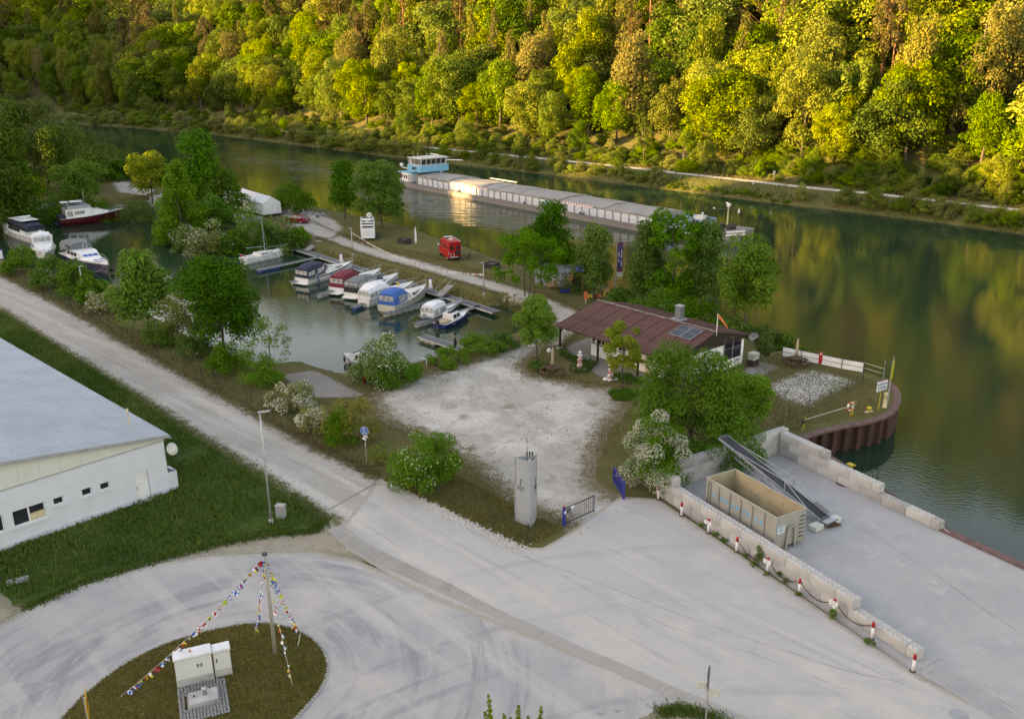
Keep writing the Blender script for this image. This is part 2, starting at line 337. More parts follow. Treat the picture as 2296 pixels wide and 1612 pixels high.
# flat sheets: roads, yards, gravel ------------------------------------
def chaikin(p, it=2, closed=True):
	for _ in range(it):
		q = []; n = len(p)
		for i in range(n if closed else n - 1):
			a, b = p[i], p[(i + 1) % n]; q += [(a[0] * .75 + b[0] * .25, a[1] * .75 + b[1] * .25), (a[0] * .25 + b[0] * .75, a[1] * .25 + b[1] * .75)]
		if not closed: q = [p[0]] + q + [p[-1]]
		p = q
	return p
def densify(p, st):
	out = []
	for i in range(len(p)):
		a, b = Vector(p[i]), Vector(p[(i + 1) % len(p)]); k = max(1, int((b - a).length / st))
		out += [tuple(a.lerp(b, j / k)) for j in range(k)]
	return out
def sheet(name, poly, z, m, step=1.2, jit=.15, smooth=0, bound=.5):
	p = chaikin(poly, smooth) if smooth else list(poly)
	p = densify(p, bound); rnd = random.Random(hash(name) % 999 if False else len(name) * 7 + len(p))
	p = [(x + rnd.gauss(0, jit), y + rnd.gauss(0, jit)) for x, y in p]
	xs, ys = [q[0] for q in p], [q[1] for q in p]
	X, Y = np.meshgrid(np.arange(min(xs), max(xs), step), np.arange(min(ys), max(ys), step)); X = X + np.random.rand(*X.shape) * .3 * step; X, Y = X.ravel(), Y.ravel()
	k = inside(X, Y, p); X, Y = X[k], Y[k]
	if len(X): d, _, _ = seg_dist(X, Y, p, True); kk = d > step * .35; X, Y = X[kk], Y[kk]
	pts = [Vector(q) for q in p] + [Vector((a, b)) for a, b in zip(X, Y)]; n = len(p)
	vo, eo, fo, _, _, _ = geometry.delaunay_2d_cdt(pts, [], [list(range(n))], 1, 1e-4)
	V = np.array([(v.x, v.y, 0) for v in vo]); zf = z if callable(z) else None
	V[:, 2] = z(V[:, 0], V[:, 1]) if zf else z
	me = bpy.data.meshes.new(name); me.from_pydata(V.tolist(), [], fo); me.update()
	d, _, _ = seg_dist(V[:, 0], V[:, 1], p, True)
	a = me.attributes.new('edge', 'FLOAT', 'POINT'); a.data.foreach_set('value', np.minimum(d, 8).astype(np.float32))
	o = obj(name, me, m)
	if o.data.polygons and o.data.polygons[0].normal.z < 0: o.data.flip_normals()
	return struct(o)
def sheet_mat(name, ca, cb, edge_c, width=1.0, s1=.3, s2=2.5, streak=None, speck=None, rough=.9, bump=.25, patch=None):
	"""ca/cb broad variation, edge_c the colour it frays into at the rim, streak=(centre or angle), speck=(colour, scale, threshold)"""
	m = bpy.data.materials.new(name); m.use_nodes = True; n = m.node_tree.nodes; l = m.node_tree.links; b = n['Principled BSDF']
	b.inputs['Roughness'].default_value = rough; b.inputs['Specular IOR Level'].default_value = .2
	tc = n.new('ShaderNodeTexCoord')
	def noise(sc, det=6, ro=.6, vec=None):
		k = n.new('ShaderNodeTexNoise'); k.inputs['Scale'].default_value = sc; k.inputs['Detail'].default_value = det; k.inputs['Roughness'].default_value = ro; l.new(vec or tc.outputs['Object'], k.inputs['Vector']); return k.outputs[0]
	def rng(s, a, c, o0=0., o1=1.):
		k = n.new('ShaderNodeMapRange'); k.inputs[1].default_value = a; k.inputs[2].default_value = c; k.inputs[3].default_value = o0; k.inputs[4].default_value = o1; l.new(s, k.inputs[0]); return k.outputs[0]
	def mix(f, a, c):
		k = n.new('ShaderNodeMix'); k.data_type = 'RGBA'; l.new(f, k.inputs[0])
		for q, v in ((6, a), (7, c)):
			if isinstance(v, tuple): k.inputs[q].default_value = (*v, 1)
			else: l.new(v, k.inputs[q])
		return k.outputs[2]
	def math_(op, a, c):
		k = n.new('ShaderNodeMath'); k.operation = op
		for q, v in ((0, a), (1, c)):
			if isinstance(v, (int, float)): k.inputs[q].default_value = v
			else: l.new(v, k.inputs[q])
		return k.outputs[0]
	col = mix(rng(noise(s1), .35, .65), ca, cb)
	if streak:
		for kind, par, sc, colr, lo, hi in streak:
			if kind == 'ring':
				sx = n.new('ShaderNodeSeparateXYZ'); l.new(tc.outputs['Object'], sx.inputs[0])
				dx = math_('SUBTRACT', sx.outputs[0], par[0]); dy = math_('SUBTRACT', sx.outputs[1], par[1])
				rr = math_('SQRT', math_('ADD', math_('MULTIPLY', dx, dx), math_('MULTIPLY', dy, dy)), 0); an = math_('ARCTAN2', dy, dx)
				cx = n.new('ShaderNodeCombineXYZ'); l.new(math_('MULTIPLY', rr, 1.0), cx.inputs[0]); l.new(math_('MULTIPLY', an, 1.1), cx.inputs[1])
				vec = cx.outputs[0]
			else:
				mp = n.new('ShaderNodeMapping'); mp.inputs['Rotation'].default_value = (0, 0, -par); l.new(tc.outputs['Object'], mp.inputs[0])
				m2 = n.new('ShaderNodeMapping'); m2.inputs['Scale'].default_value = (.06, 1, 1); l.new(mp.outputs[0], m2.inputs[0]); vec = m2.outputs[0]
			col = mix(rng(noise(sc, 4, .6, vec), lo, hi, 0, .75), col, colr)
	for q in (patch or []):
		col = mix(rng(noise(q[1], 7, .65), q[2], q[2] + .12, 0, q[3]), col, q[0])
	if speck:
		col = mix(rng(noise(speck[1], 5, .75), speck[2], speck[2] + .1, 0, .85), col, speck[0])
	col = mix(rng(noise(30, 3), .3, .8, 0, .35), col, tuple(x * .6 for x in ca))
	at = n.new('ShaderNodeAttribute'); at.attribute_name = 'edge'
	e = math_('ADD', math_('DIVIDE', at.outputs['Fac'], width), math_('MULTIPLY', math_('SUBTRACT', noise(s2, 8, .75), .5), 2.2))
	col = mix(rng(e, .25, .75), edge_c, col)
	l.new(col, b.inputs['Base Color'])
	if bump:
		bu = n.new('ShaderNodeBump'); bu.inputs['Strength'].default_value = bump; bu.inputs['Distance'].default_value = .05; l.new(noise(16, 6, .75), bu.inputs['Height']); l.new(bu.outputs[0], b.inputs['Normal'])
	return m
PL = lambda *p: [tuple(G(x, y, PEN)[:2]) for x, y in p]
up = lambda e: (lambda x, y: height(x, y) + e)
PX = lambda *p: [tuple(G(x, y)[:2]) for x, y in p]
SOIL = (.14, .115, .07); ISL = G(470, 1545)
ROAD_ANG = math.atan2(*(G(1500, 1500) - G(900, 1150)).to_2d().yx)
M['asphalt'] = sheet_mat('dusty_asphalt', (.335, .335, .335), (.41, .395, .375), (.33, .30, .25), .5, .12, 2, rough=.85,
	streak=[('ring', (ISL.x + 1.0, ISL.y + .5), 1.0, (.20, .205, .22), .5, .66), ('ring', (12, 8), .9, (.22, .225, .24), .53, .68), ('ring', (ISL.x, ISL.y), 2.6, (.46, .445, .42), .56, .75), ('line', ROAD_ANG,   .55, (.54, .51, .46), .52, .75)],
	patch=[((.47, .44, .395), .16, .5, .75), ((.31, .31, .32), .3, .62, .5)], speck=((.25, .245, .24), 5.5, .6))
M['roadplain'] = sheet_mat('dusty_road', (.385, .38, .37), (.45, .435, .405), (.33, .30, .25), .45, .15, 2.2, rough=.87,
	streak=[('line', ROAD_ANG, .9, (.52, .485, .43), .5, .72), ('line', ROAD_ANG, 1.7, (.33, .33, .335), .55, .72), ('ring', (12, 8), .9, (.30, .305, .31), .56, .8)], patch=[((.52, .49, .44), .22, .52, .6), ((.33, .325, .315), .5, .6, .5)], speck=((.30, .29, .275), 5.5, .6))
M['gravel'] = sheet_mat('crushed_limestone', (.40, .38, .345), (.33, .31, .275), (.13, .115, .06), 1.4, .25, 1.4, bump=.5,
	streak=[('line', R(-42), .8, (.52, .49, .45), .48, .68), ('line', R(-42), 1.3, (.24, .215, .175), .56, .74)], speck=((.2, .175, .13), 3.5, .56))
M['yardgravel'] = sheet_mat('pale_yard_gravel', (.42, .395, .355), (.35, .325, .285), (.15, .125, .075), 2.6, .16, .9, bump=.5,
	streak=[('line', R(118), .5, (.52, .49, .44), .5, .68), ('line', R(100), .8, (.27, .245, .2), .56, .72)],
	patch=[((.57, .545, .50), .2, .48, .85), ((.20, .17, .115), .45, .56, .75)], speck=((.22, .19, .14), 2.6, .58))
M['concrete'] = sheet_mat('yard_concrete', (.385, .385, .38), (.335, .335, .335), (.27, .26, .24), .4, .3, 2, rough=.85, patch=[((.32, .32, .32), .5, .52, .6), ((.25, .16, .12), .28, .66, .45), ((.47, .47, .46), .9, .55, .5)], speck=((.2, .19, .17), 5, .64))
M['whitegravel'] = sheet_mat('white_sand_gravel', (.52, .51, .485), (.43, .425, .40), (.12, .115, .055), 1.0, .4, 1.6, bump=.6, speck=((.10, .115, .05), 2.2, .53))
M['paving'] = sheet_mat('grey_paving', (.26, .245, .22), (.2, .19, .17), (.12, .105, .07), .4, .5, 2.5, bump=.4)
M['lawn'] = ground_mat('green_lawn', (.035, .085, .018), (.075, .13, .024), (.17, .145, .07), .25, .9)
M['island'] = ground_mat('island_turf', (.13, .10, .032), (.20, .14, .06), (.07, .10, .022), .7, 1.6)
M['farpath'] = sheet_mat('far_path_gravel', (.5, .48, .44), (.42, .4, .36), (.26, .24, .17), .5, .2, 1)
M['dirt'] = sheet_mat('bare_dirt', (.36, .31, .24), (.28, .24, .19), (.22, .2, .14), 1.2, .4, 1.5, bump=.5)
# order of the stack: each sheet some millimetres above the one below
sheet('lawn', PX((-260, 620), (0, 700), (200, 822), (450, 990), (690, 1140), (718, 1175), (705, 1192), (612, 1196), (480, 1222), (330, 1262), (180, 1308), (60, 1362), (-10, 1320), (-260, 1230)), .006, M['lawn'], 1.2, .12)
sheet('dirt_track', PX((-200, 1300), (0, 1325), (62, 1368), (0, 1440), (-200, 1480)), .010, M['dirt'], 1, .12)
gl = [(-700, 300), (-350, 478), (0, 612), (150, 690), (300, 775), (450, 858), (600, 940), (720, 1005), (852, 1070), (1010, 1150), (840, 1240), (735, 1172), (650, 1112), (450, 985), (300, 888), (150, 795), (0, 697), (-350, 520), (-700, 320)]
sheet('gravel_road', PX(*gl), .012, M['gravel'], 1.2, .10)
sheet('road_shoulder', PX((60, 1362), (330, 1262), (480, 1222), (612, 1196), (705, 1190), (740, 1165), (860, 1262), (700, 1246), (600, 1246), (450, 1254), (330, 1276), (180, 1320)), .016, M['dirt'], 1, .08)
sheet('asphalt_road', PX((-400, 1640), (-150, 1478), (0, 1405), (60, 1371), (180, 1313), (330, 1268), (450, 1247), (600, 1239), (700, 1239), (800, 1259), (890, 1298), (1000, 1350), (1640, 1604), (1900, 1740), (1500, 2300), (0, 2300)), .020, M['asphalt'], 1.1, .03)
sheet('paved_road', PX((735, 1168), (760, 1190), (852, 1072), (1010, 1152), (1165, 1228), (1215, 1229), (1290, 1186), (1350, 1140), (1390, 1114), (1470, 1118), (1480, 1122), (2052, 1512), (2296, 1640), (2500, 1800), (2300, 1980), (1650, 1608), (1000, 1352), (890, 1300), (780, 1232)), .024, M['roadplain'], 1.1, .02)
yard = PX((1392, 1112), (1330, 1075), (1345, 1020), (1372, 960), (1420, 905), (1405, 870), (1330, 862), (1262, 850), (1190, 838), (1180, 815), (1225, 782), (1262, 752), (1245, 720), (1200, 735), (1150, 772), (1090, 795), (1000, 825), (900, 852), (838, 872), (822, 900), (850, 945), (930, 975), (1010, 1010), (1075, 1070), (1130, 1120), (1210, 1165), (1262, 1172), (1290, 1240), (1420, 1190), (1440, 1120))
sheet('gravel_yard', yard, up(.012), M['yardgravel'], 1.0, .16, 1)
def ribbon(pts, w):
	P = [Vector(p) for p in pts]; L, Rr = [], []
	for i, p in enumerate(P):
		d = (P[min(i + 1, len(P) - 1)] - P[max(i - 1, 0)]).normalized(); nrm = Vector((-d.y, d.x)); ww = w[i] if isinstance(w, (list, tuple)) else w
		L.append(tuple(p + nrm * ww / 2)); Rr.append(tuple(p - nrm * ww / 2))
	return L + Rr[::-1]
cl = chaikin(PX((1215, 775), (1262, 735)) + PL((1286, 712), (1230, 682), (1110, 642), (950, 597), (830, 564), (740, 530), (690, 508), (655, 486), (640, 470)), 2, False)
sheet('peninsula_path', ribbon(cl, [4.0 + (2.0 if i > len(cl) * .75 else 0) for i in range(len(cl))]), up(.03), M['gravel'], 1.0, .14)
sheet('gravel_parking', PL((610, 470), (700, 468), (770, 500), (775, 520), (742, 540), (690, 530), (640, 505)), up(.034), M['gravel'], 1.2, .2, 1)
sheet('house_paving', PX((1262, 778), (1330, 752), (1400, 775), (1470, 812), (1530, 850), (1500, 872), (1430, 862), (1380, 848), (1340, 846), (1300, 812)), .022, M['paving'], .8, .05)
sheet('boat_ramp', PX((627, 842), (706, 829), (822, 886), (800, 893), (690, 893)), lambda x, y: np.clip(height(x, y) + .25, -2.3, .03), M['paving'], .8, .04)
zt = zm(2330, 1030, .2295)
sheet('terrace_turf', [tuple(p) for p in chaikin(quay_tip, 1, False)] + [(18.5, 62.5), (22, 72), (24, 84)], .004, M['ground'], 1.2, 0)
sheet('white_gravel_court', PX(*[zt(*p) for p in ((890, 530), (1300, 640), (1545, 705), (1530, 745), (1200, 900), (900, 1080), (640, 1010), (420, 920), (200, 800), (380, 720), (600, 640), (760, 580))]), .012, M['whitegravel'], .6, .12)
sheet('terrace_paving', PX(*[zt(*p) for p in ((0, 560), (60, 400), (250, 440), (480, 520), (330, 620), (100, 720), (-120, 700))]), .010, M['paving'], .8, .1)
YW = Vector((18.4, 60.6)); YF = Vector((10.6, 55.4))
sheet('concrete_yard', [tuple(G(1476, 1112)[:2]), (9.6, 55.2), (18.3, 61.1)] + [tuple(G(1806, 998)[:2] if False else (20.2, 60.6))] + [tuple(p) for p in gp([(2103, 1189), (2296, 1277)], 0)] + [(60, 8), (40, 0), tuple(G(2296, 1640)[:2]), tuple(G(2052, 1512)[:2])], .028, M['concrete'], 1.2, .01)
isl = chaikin(PX((60, 1700), (130, 1618), (200, 1545), (300, 1474), (400, 1432), (520, 1402), (600, 1395), (680, 1415), (728, 1458), (737, 1500), (722, 1545), (680, 1592), (620, 1660), (480, 1790), (200, 1800)), 2)
sheet('traffic_island', isl, .06, M['island'], .7, .03)
sheet('dirt_verge', PX((1400, 1640), (1470, 1592), (1530, 1574), (1600, 1590), (1680, 1625), (1800, 1700), (1500, 1760)), .034, M['dirt'], .7, .1)
def far_line(s0, px0, px1, n=60):
	P = [Vector(p) for p in FAR]; out = []
	for i in range(len(P) - 1):
		d = (P[i + 1] - P[i]).normalized(); nr = Vector((-d.y, d.x)); k = max(1, int((P[i + 1] - P[i]).length / 8))
		for j in range(k): out.append(P[i].lerp(P[i + 1], j / k) + nr * s0)
	return [tuple(p) for p in out if px0 < p.x < px1]
sheet('towpath', far_line(9.6, -190, 200) + far_line(12.8, -190, 200)[::-1], .262, M['farpath'], 1.5, .05)
# ------------------------------------------------------------------ vegetation
def leaf_mat(name, c1, c2, trans=.35, rough=.55):
	m = bpy.data.materials.new(name); m.use_nodes = True; n = m.node_tree.nodes; l = m.node_tree.links; b = n['Principled BSDF']; out = n['Material Output']
	at = n.new('ShaderNodeAttribute'); at.attribute_name = 'tint'; oi = n.new('ShaderNodeObjectInfo')
	mx = n.new('ShaderNodeMix'); mx.data_type = 'RGBA'; mx.inputs[6].default_value = (*c1, 1); mx.inputs[7].default_value = (*c2, 1); l.new(at.outputs['Fac'], mx.inputs[0])
	hs = n.new('ShaderNodeHueSaturation'); l.new(mx.outputs[2], hs.inputs['Color'])
	for k, (a, c) in (('Hue', (.488, .512)), ('Value', (.75, 1.15)), ('Saturation', (.88, 1.08))):
		r = n.new('ShaderNodeMapRange'); r.inputs[3].default_value = a; r.inputs[4].default_value = c
		if k == 'Value':
			w = n.new('ShaderNodeMath'); w.operation = 'FRACT'; w2 = n.new('ShaderNodeMath'); w2.operation = 'MULTIPLY'; w2.inputs[1].default_value = 7.31; l.new(oi.outputs['Random'], w2.inputs[0]); l.new(w2.outputs[0], w.inputs[0]); l.new(w.outputs[0], r.inputs[0])
		else: l.new(oi.outputs['Random'], r.inputs[0])
		l.new(r.outputs[0], hs.inputs[k])
	b.inputs['Roughness'].default_value = rough; b.inputs['Specular IOR Level'].default_value = .06; l.new(hs.outputs[0], b.inputs['Base Color'])
	tr = n.new('ShaderNodeBsdfTranslucent'); l.new(hs.outputs[0], tr.inputs['Color'])
	ms = n.new('ShaderNodeMixShader'); ms.inputs[0].default_value = trans; l.new(b.outputs[0], ms.inputs[1]); l.new(tr.outputs[0], ms.inputs[2]); l.new(ms.outputs[0], out.inputs['Surface'])
	return m
M['leafA'] = leaf_mat('spring_leaves', (.05, .155, .013), (.125, .255, .022))
M['leafB'] = leaf_mat('yellow_green_leaves', (.13, .21, .015), (.25, .31, .022))
M['leafD'] = leaf_mat('deep_green_leaves', (.035, .125, .011), (.09, .215, .018))
M['leafL'] = leaf_mat('light_green_leaves', (.07, .195, .014), (.155, .30, .024))
M['leafF'] = leaf_mat('sunny_wood_leaves', (.075, .145, .012), (.165, .23, .016), .28)
M['leafG'] = leaf_mat('yellow_wood_leaves', (.115, .175, .012), (.225, .26, .016), .28)
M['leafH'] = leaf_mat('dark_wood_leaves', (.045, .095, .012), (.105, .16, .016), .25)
M['leafO'] = leaf_mat('olive_leaves', (.14, .15, .035), (.25, .215, .055))
M['leafW'] = leaf_mat('willow_leaves', (.14, .19, .045), (.25, .26, .06))
M['needle'] = leaf_mat('pine_needles', (.075, .075, .026), (.17, .125, .04), .15)
M['larch'] = leaf_mat('larch_needles', (.10, .115, .022), (.18, .16, .035), .25)
M['blossom'] = leaf_mat('white_blossom', (.48, .48, .34), (.66, .66, .52), .3)
M['bark'] = mat('bark', (.10, .08, .06), .9, (.06, .05, .04), 3, bump=.4, stretch=(4, 4, 1))
M['pinebark'] = mat('pine_bark', (.24, .10, .045), .9, (.13, .07, .045), 2.5, bump=.4, stretch=(3, 3, .6))

def leaves(blobs, n, size, rng, inner=.25, flat=.35, squash=1.0):
	"""leaf shaped quads over the shells of many clumps; returns (N,4,3) corners and a per leaf tint"""
	B = np.array(blobs, float); w = (B[:, 3] ** 2); w /= w.sum(); idx = rng.choice(len(B), n, p=w)
	d = rng.normal(size=(n, 3)); d /= np.linalg.norm(d, axis=1)[:, None]; d[:, 2] = np.where(rng.rand(n) < .65, np.abs(d[:, 2]), d[:, 2])
	rad = B[idx, 3] * np.where(rng.rand(n) < inner, rng.rand(n) ** .5, rng.uniform(.82, 1.08, n))
	p = B[idx, :3] + d * rad[:, None] * np.array([1, 1, squash])
	nrm = d + rng.normal(size=(n, 3)) * .55 + np.array([0, 0, flat]); nrm /= np.linalg.norm(nrm, axis=1)[:, None]
	a = np.cross(nrm, rng.normal(size=(n, 3))); a /= np.linalg.norm(a, axis=1)[:, None]; b = np.cross(nrm, a)
	s = size * rng.uniform(.6, 1.35, n)[:, None]
	q = np.stack([p - a * s * .55, p - b * s * .32 + nrm * s * .06, p + a * s * .6, p + b * s * .32 + nrm * s * .06], 1)
	bt = rng.rand(len(B)); return q, np.clip(.55 * bt[idx] + .45 * rng.rand(n), 0, 1)
def quads_mesh(name, q, tint):
	me = bpy.data.meshes.new(name); N = len(q); np_mesh(me, q.reshape(-1, 3), np.arange(N * 4).reshape(N, 4), smooth=False)
	a = me.attributes.new('tint', 'FLOAT', 'FACE'); a.data.foreach_set('value', tint.astype(np.float32)); return me
def crown_blobs(rng, kind, nb=34):
	"""unit crown: z 0..1, radius about .5"""
	out = []; lob = rng.uniform(.72, 1.22, 7); ph = rng.rand() * 6.28; lz = rng.uniform(.8, 1.15, 5)
	if kind in ('round', 'tall', 'loose', 'wide'):
		for k in range(nb):
			z = rng.uniform(.1, .95) if kind != 'wide' else rng.uniform(.15, .9)
			env = math.sqrt(max(.02, 1 - ((z - .48) / .54) ** 2)) * (.40 if kind != 'tall' else .38)
			if kind == 'tall': env *= 1.05 - .35 * z
			a = rng.rand() * 6.283; env *= lob[int((a + ph) / 6.284 * 7) % 7] * lz[min(4, int(z * 5))]; rr = env * math.sqrt(rng.uniform(.3, 1.0)); r = (.07 + .11 * rng.rand() ** 1.4) * (1.0 if kind != 'loose' else .72)
			out.append((rr * math.cos(a) * (1 + .15 * rng.randn()), rr * math.sin(a), z * .93 + .03, r))
		if kind != 'loose': out.append((0, 0, .48, .26)); out.append((0, 0, .7, .2))
	elif kind == 'cone':
		for k in range(nb):
			z = rng.rand() ** .8; env = .34 * (1 - z) ** .75 + .03; a = rng.rand() * 6.283; rr = env * math.sqrt(rng.uniform(.25, 1))
			out.append((rr * math.cos(a), rr * math.sin(a), z * .95 + .03, .045 + .075 * (1 - z)))
	elif kind == 'pine':
		for k in range(nb):
			z = rng.uniform(.0, .95); env = .36 * math.sqrt(max(.05, 1 - ((z - .45) / .6) ** 2)); a = rng.rand() * 6.283; rr = env * math.sqrt(rng.uniform(.15, 1))
			out.append((rr * math.cos(a), rr * math.sin(a), z, rng.uniform(.05, .11)))
	elif kind == 'shrub':
		for k in range(nb):
			a = rng.rand() * 6.283; rr = .42 * math.sqrt(rng.rand()); z = rng.uniform(.12, .9) * (1 - .9 * (rr / .5) ** 2.5)
			out.append((rr * math.cos(a), rr * math.sin(a), z, rng.uniform(.10, .18)))
	return out
def trunk_mesh(rng, h, r, ch0, limbs=6, spread=1.5, bend=.3):
	mb = MB(); p = Vector((0, 0, -.15)); pts = [p.copy()]; k = 5
	for i in range(k): p = p + Vector((rng.uniform(-bend, bend), rng.uniform(-bend, bend), (h + .15) / k)); pts.append(p.copy())
	for i in range(k): mb.tube(pts[i], pts[i + 1], r * (1 - .8 * i / k), r * (1 - .8 * (i + 1) / k), n=7, caps=False)
	for j in range(limbs):
		t = rng.uniform(ch0, .9); i = min(k - 1, int(t * k)); a = pts[i].lerp(pts[i + 1], t * k - i); an = rng.rand() * 6.283; L = spread * rng.uniform(.6, 1.1) * (1.2 - .6 * t)
		m_ = a + Vector((math.cos(an) * L * .5, math.sin(an) * L * .5, L * .35)); e = m_ + Vector((math.cos(an) * L * .5, math.sin(an) * L * .5, L * .45))
		rr = r * (1 - .8 * t) * .6; mb.tube(a, m_, rr, rr * .6, n=5, caps=False); mb.tube(m_, e, rr * .6, rr * .2, n=5, caps=False)
	return mb.mesh('trunk')

# ---- forest prototypes (unit crowns, shared by every copy)
FR = np.random.RandomState(11)
PROTO = []
for kind, lm, n_, sz, nb in (('round', 'leafF', 11000, .031, 52), ('round', 'leafG', 11000, .031, 48), ('tall', 'leafG', 9500, .03, 52), ('wide', 'leafF', 11000, .031, 56), ('loose', 'leafF', 5500, .032, 40),
							 ('round', 'leafH', 10000, .032, 48), ('tall', 'leafO', 9000, .03, 52), ('cone', 'larch', 8000, .025, 66), ('pine', 'needle', 5000, .03, 40), ('shrub', 'leafW', 5500, .04, 34), ('shrub', 'leafF', 5500, .04, 34)):
	rg = np.random.RandomState(len(PROTO) * 13 + 5); q, t = leaves(crown_blobs(rg, kind, nb), n_, sz, rg)
	me = quads_mesh('crown', q, t); me.materials.append(M[lm])
	tm = trunk_mesh(rg, 1.0, .022 if kind != 'pine' else .017, .45, 5, .22, .012); tm.materials.append(M['pinebark' if kind in ('pine',) else 'bark'])
	PROTO.append((kind, me, tm))
KIND_WORD = {0: 'round-crowned green', 1: 'round yellow-green', 2: 'tall narrow yellow-green', 3: 'broad spreading green', 4: 'loose open-crowned', 5: 'deep green', 6: 'olive brown', 7: 'slender conical larch-like', 8: 'orange-barked pine', 9: 'grey-green willowy', 10: 'low bright green'}
def zone(px):
	for lim, w in ((260, 'at the far left'), (640, 'above the white tarpaulin'), (900, 'left of the barge wheelhouse'), (1180, 'above the barge wheelhouse'), (1420, 'above the barge hatches'), (1700, 'above the barge bow'), (2000, 'right of the barge bow'), (9999, 'at the right edge')):
		if px < lim: return w
def proj(x, y, z):
	z = z - CAM_H; d = y * math.cos(CAM_P) - z * math.sin(CAM_P); v = -(y * math.sin(CAM_P) + z * math.cos(CAM_P)); return PCX + CAM_F * x / d, PCY + CAM_F * v / d
rs2 = random.Random(21)
def put_tree(i, x, y, z, h, w, c0, label, group, name=None, cat='tree', rz=None):
	kind, cm, tm = PROTO[i]
	o = thing(name or {8: 'pine_tree', 7: 'larch_tree', 9: 'willow_shrub', 10: 'shrub'}.get(i, 'broadleaf_tree'), label, cat, (x, y, z), random.uniform(0, 6.28) if rz is None else rz, group)
	c = obj('crown', cm, None, o); c.location = (0, 0, h * c0); c.scale = (w * rs2.uniform(.8, 1.2), w * rs2.uniform(.8, 1.2), h * (1 - c0)); c.rotation_euler = (rs2.uniform(-.1, .1), rs2.uniform(-.1, .1), 0)
	t = obj('trunk', tm, None, o); t.scale = (h, h, h * (.85 if i != 8 else .93))
	return o
# scatter: rejection sampling on the slope, denser near the bank
rs = np.random.RandomState(5); cand = []
P_ = [Vector(p) for p in FAR[2:-1]]
for i in range(len(P_) - 1):
	d = P_[i + 1] - P_[i]; L = d.length; d.normalize(); nr = Vector((-d.y, d.x))
	for s in np.arange(20, 235, 9.5):
		for a in np.arange(0, L, 10.0):
			p = P_[i] + d * (a + rs.uniform(-3.8, 3.8)) + nr * (s + rs.uniform(-3.8, 3.8)); cand.append((p.x, p.y))
d_ = (P_[-1] - P_[-2]).normalized(); nr = Vector((-d_.y, d_.x))
for s in np.arange(20, 235, 8):
	for a in np.arange(0, 130, 9): p = P_[-1] + d_ * (a + rs.uniform(-2, 2)) + nr * (s + rs.uniform(-2, 2)); cand.append((p.x, p.y))
d0 = (P_[0] - P_[1]).normalized(); nr0 = Vector((d0.y, -d0.x))
for s in np.arange(20, 235, 9):
	for a in np.arange(0, 160, 10): p = P_[0] + d0 * (a + rs.uniform(-2, 2)) + nr0 * (s + rs.uniform(-2, 2)); cand.append((p.x, p.y))
C_ = np.array(cand); Zc = height(C_[:, 0], C_[:, 1]); sd1, _, sg = seg_dist(C_[:, 0], C_[:, 1], FAR); Sc = np.where(sg > 0, sd1, -sd1)
items = []
for (x, y), z, s in zip(C_, Zc, Sc):
	if s < 19: continue
	if s < 27 and rs.rand() < .35: continue
	px, py = proj(x, y, z + 8)
	stand = math.sin(x * .05 + 1.3) + math.sin(y * .043 + x * .02)                         # stands of one kind
	r = rs.rand()
	if s < 24: i = rs.choice([10, 10, 9, 4, 5], p=[.35, .15, .1, .2, .2]); h = rs.uniform(5, 10); w = h * rs.uniform(.7, 1.0)
	elif s > 46 and px < 2020 and r < .22 + .18 * (stand > .4): i = 8 if rs.rand() < .55 else 7; h = rs.uniform(22, 30); w = h * (.34 if i == 8 else .38)
	elif s > 34 and r < .36: i = rs.choice([6, 2, 7]); h = rs.uniform(17, 24); w = h * rs.uniform(.45, .6)
	else:
		i = rs.choice([0, 1, 3, 5, 2, 4], p=[.26, .26, .16, .14, .12, .06]); h = (rs.uniform(11, 19) if s < 50 else rs.uniform(15, 22)); w = h * rs.uniform(.62, .92)
	if s > 27: h *= 1.22; w *= 1.3
	items.append((s, i, x, y, z - .3, h, w, px, py))
vis = [t for t in items if -60 < t[7] < 2360 and t[8] > -40]; rest_all = [t for t in items if t not in vis]
vis.sort(key=lambda t: t[0] + .12 * t[3])
named = vis[:285]; rest = vis[285:] + [t for t in items if not (-60 < t[7] < 2360 and t[8] > -40)]
for s, i, x, y, z, h, w, px, py in named:
	row = 'at the wood edge' if s < 27 else 'low on the hill' if s < 42 else 'midway up the hill' if s < 62 else 'high on the hill'
	put_tree(i, x, y, z, h, w, {8: .5, 7: .1, 9: 0, 10: 0}.get(i, .08 if s > 24 else .03), '%s tree %s %s' % (KIND_WORD[i], row, zone(px)), 'trees on the wooded hillside')
# the rest of the wood reads as one mass: one object, crowns set on points by geometry nodes
fk = bpy.data.collections.new('forest_kinds')
for i in range(11):
	k_ = bpy.data.objects.new('kind_%02d' % i, PROTO[i][1]); fk.objects.link(k_)
under = []
for k in range(620):                                        # undergrowth closing the foot of the wood
	a = rs.rand() * (len(P_) - 1); q = int(a); d = P_[q + 1] - P_[q]; nr = Vector((-d.y, d.x)).normalized(); s = 14.5 + 36 * rs.rand() ** 1.5; p = P_[q].lerp(P_[q + 1], a - q) + nr * s
	h = rs.uniform(1.6, 3.6) + .06 * (s - 15); under.append((s, rs.choice([9, 10, 10, 5]), p.x, p.y, hz(p.x, p.y) - .3, h, h * rs.uniform(1.2, 1.9), 0, 0))
for k in range(420):                                       # the wood goes on round the left end of the canal
	x, y = rs.uniform(-430, -170), rs.uniform(330, 640); z = hz(x, y)
	fs_ = far_s(x, y)
	if z > 1.5 and (fs_ < 15 or (fs_ > 19 and x < -228)): h = rs.uniform(13, 20); under.append((30, rs.choice([0, 1, 3, 5, 6]), x, y, z - .3, h, h * rs.uniform(.7, .95), 0, 0))
allp = rest + under
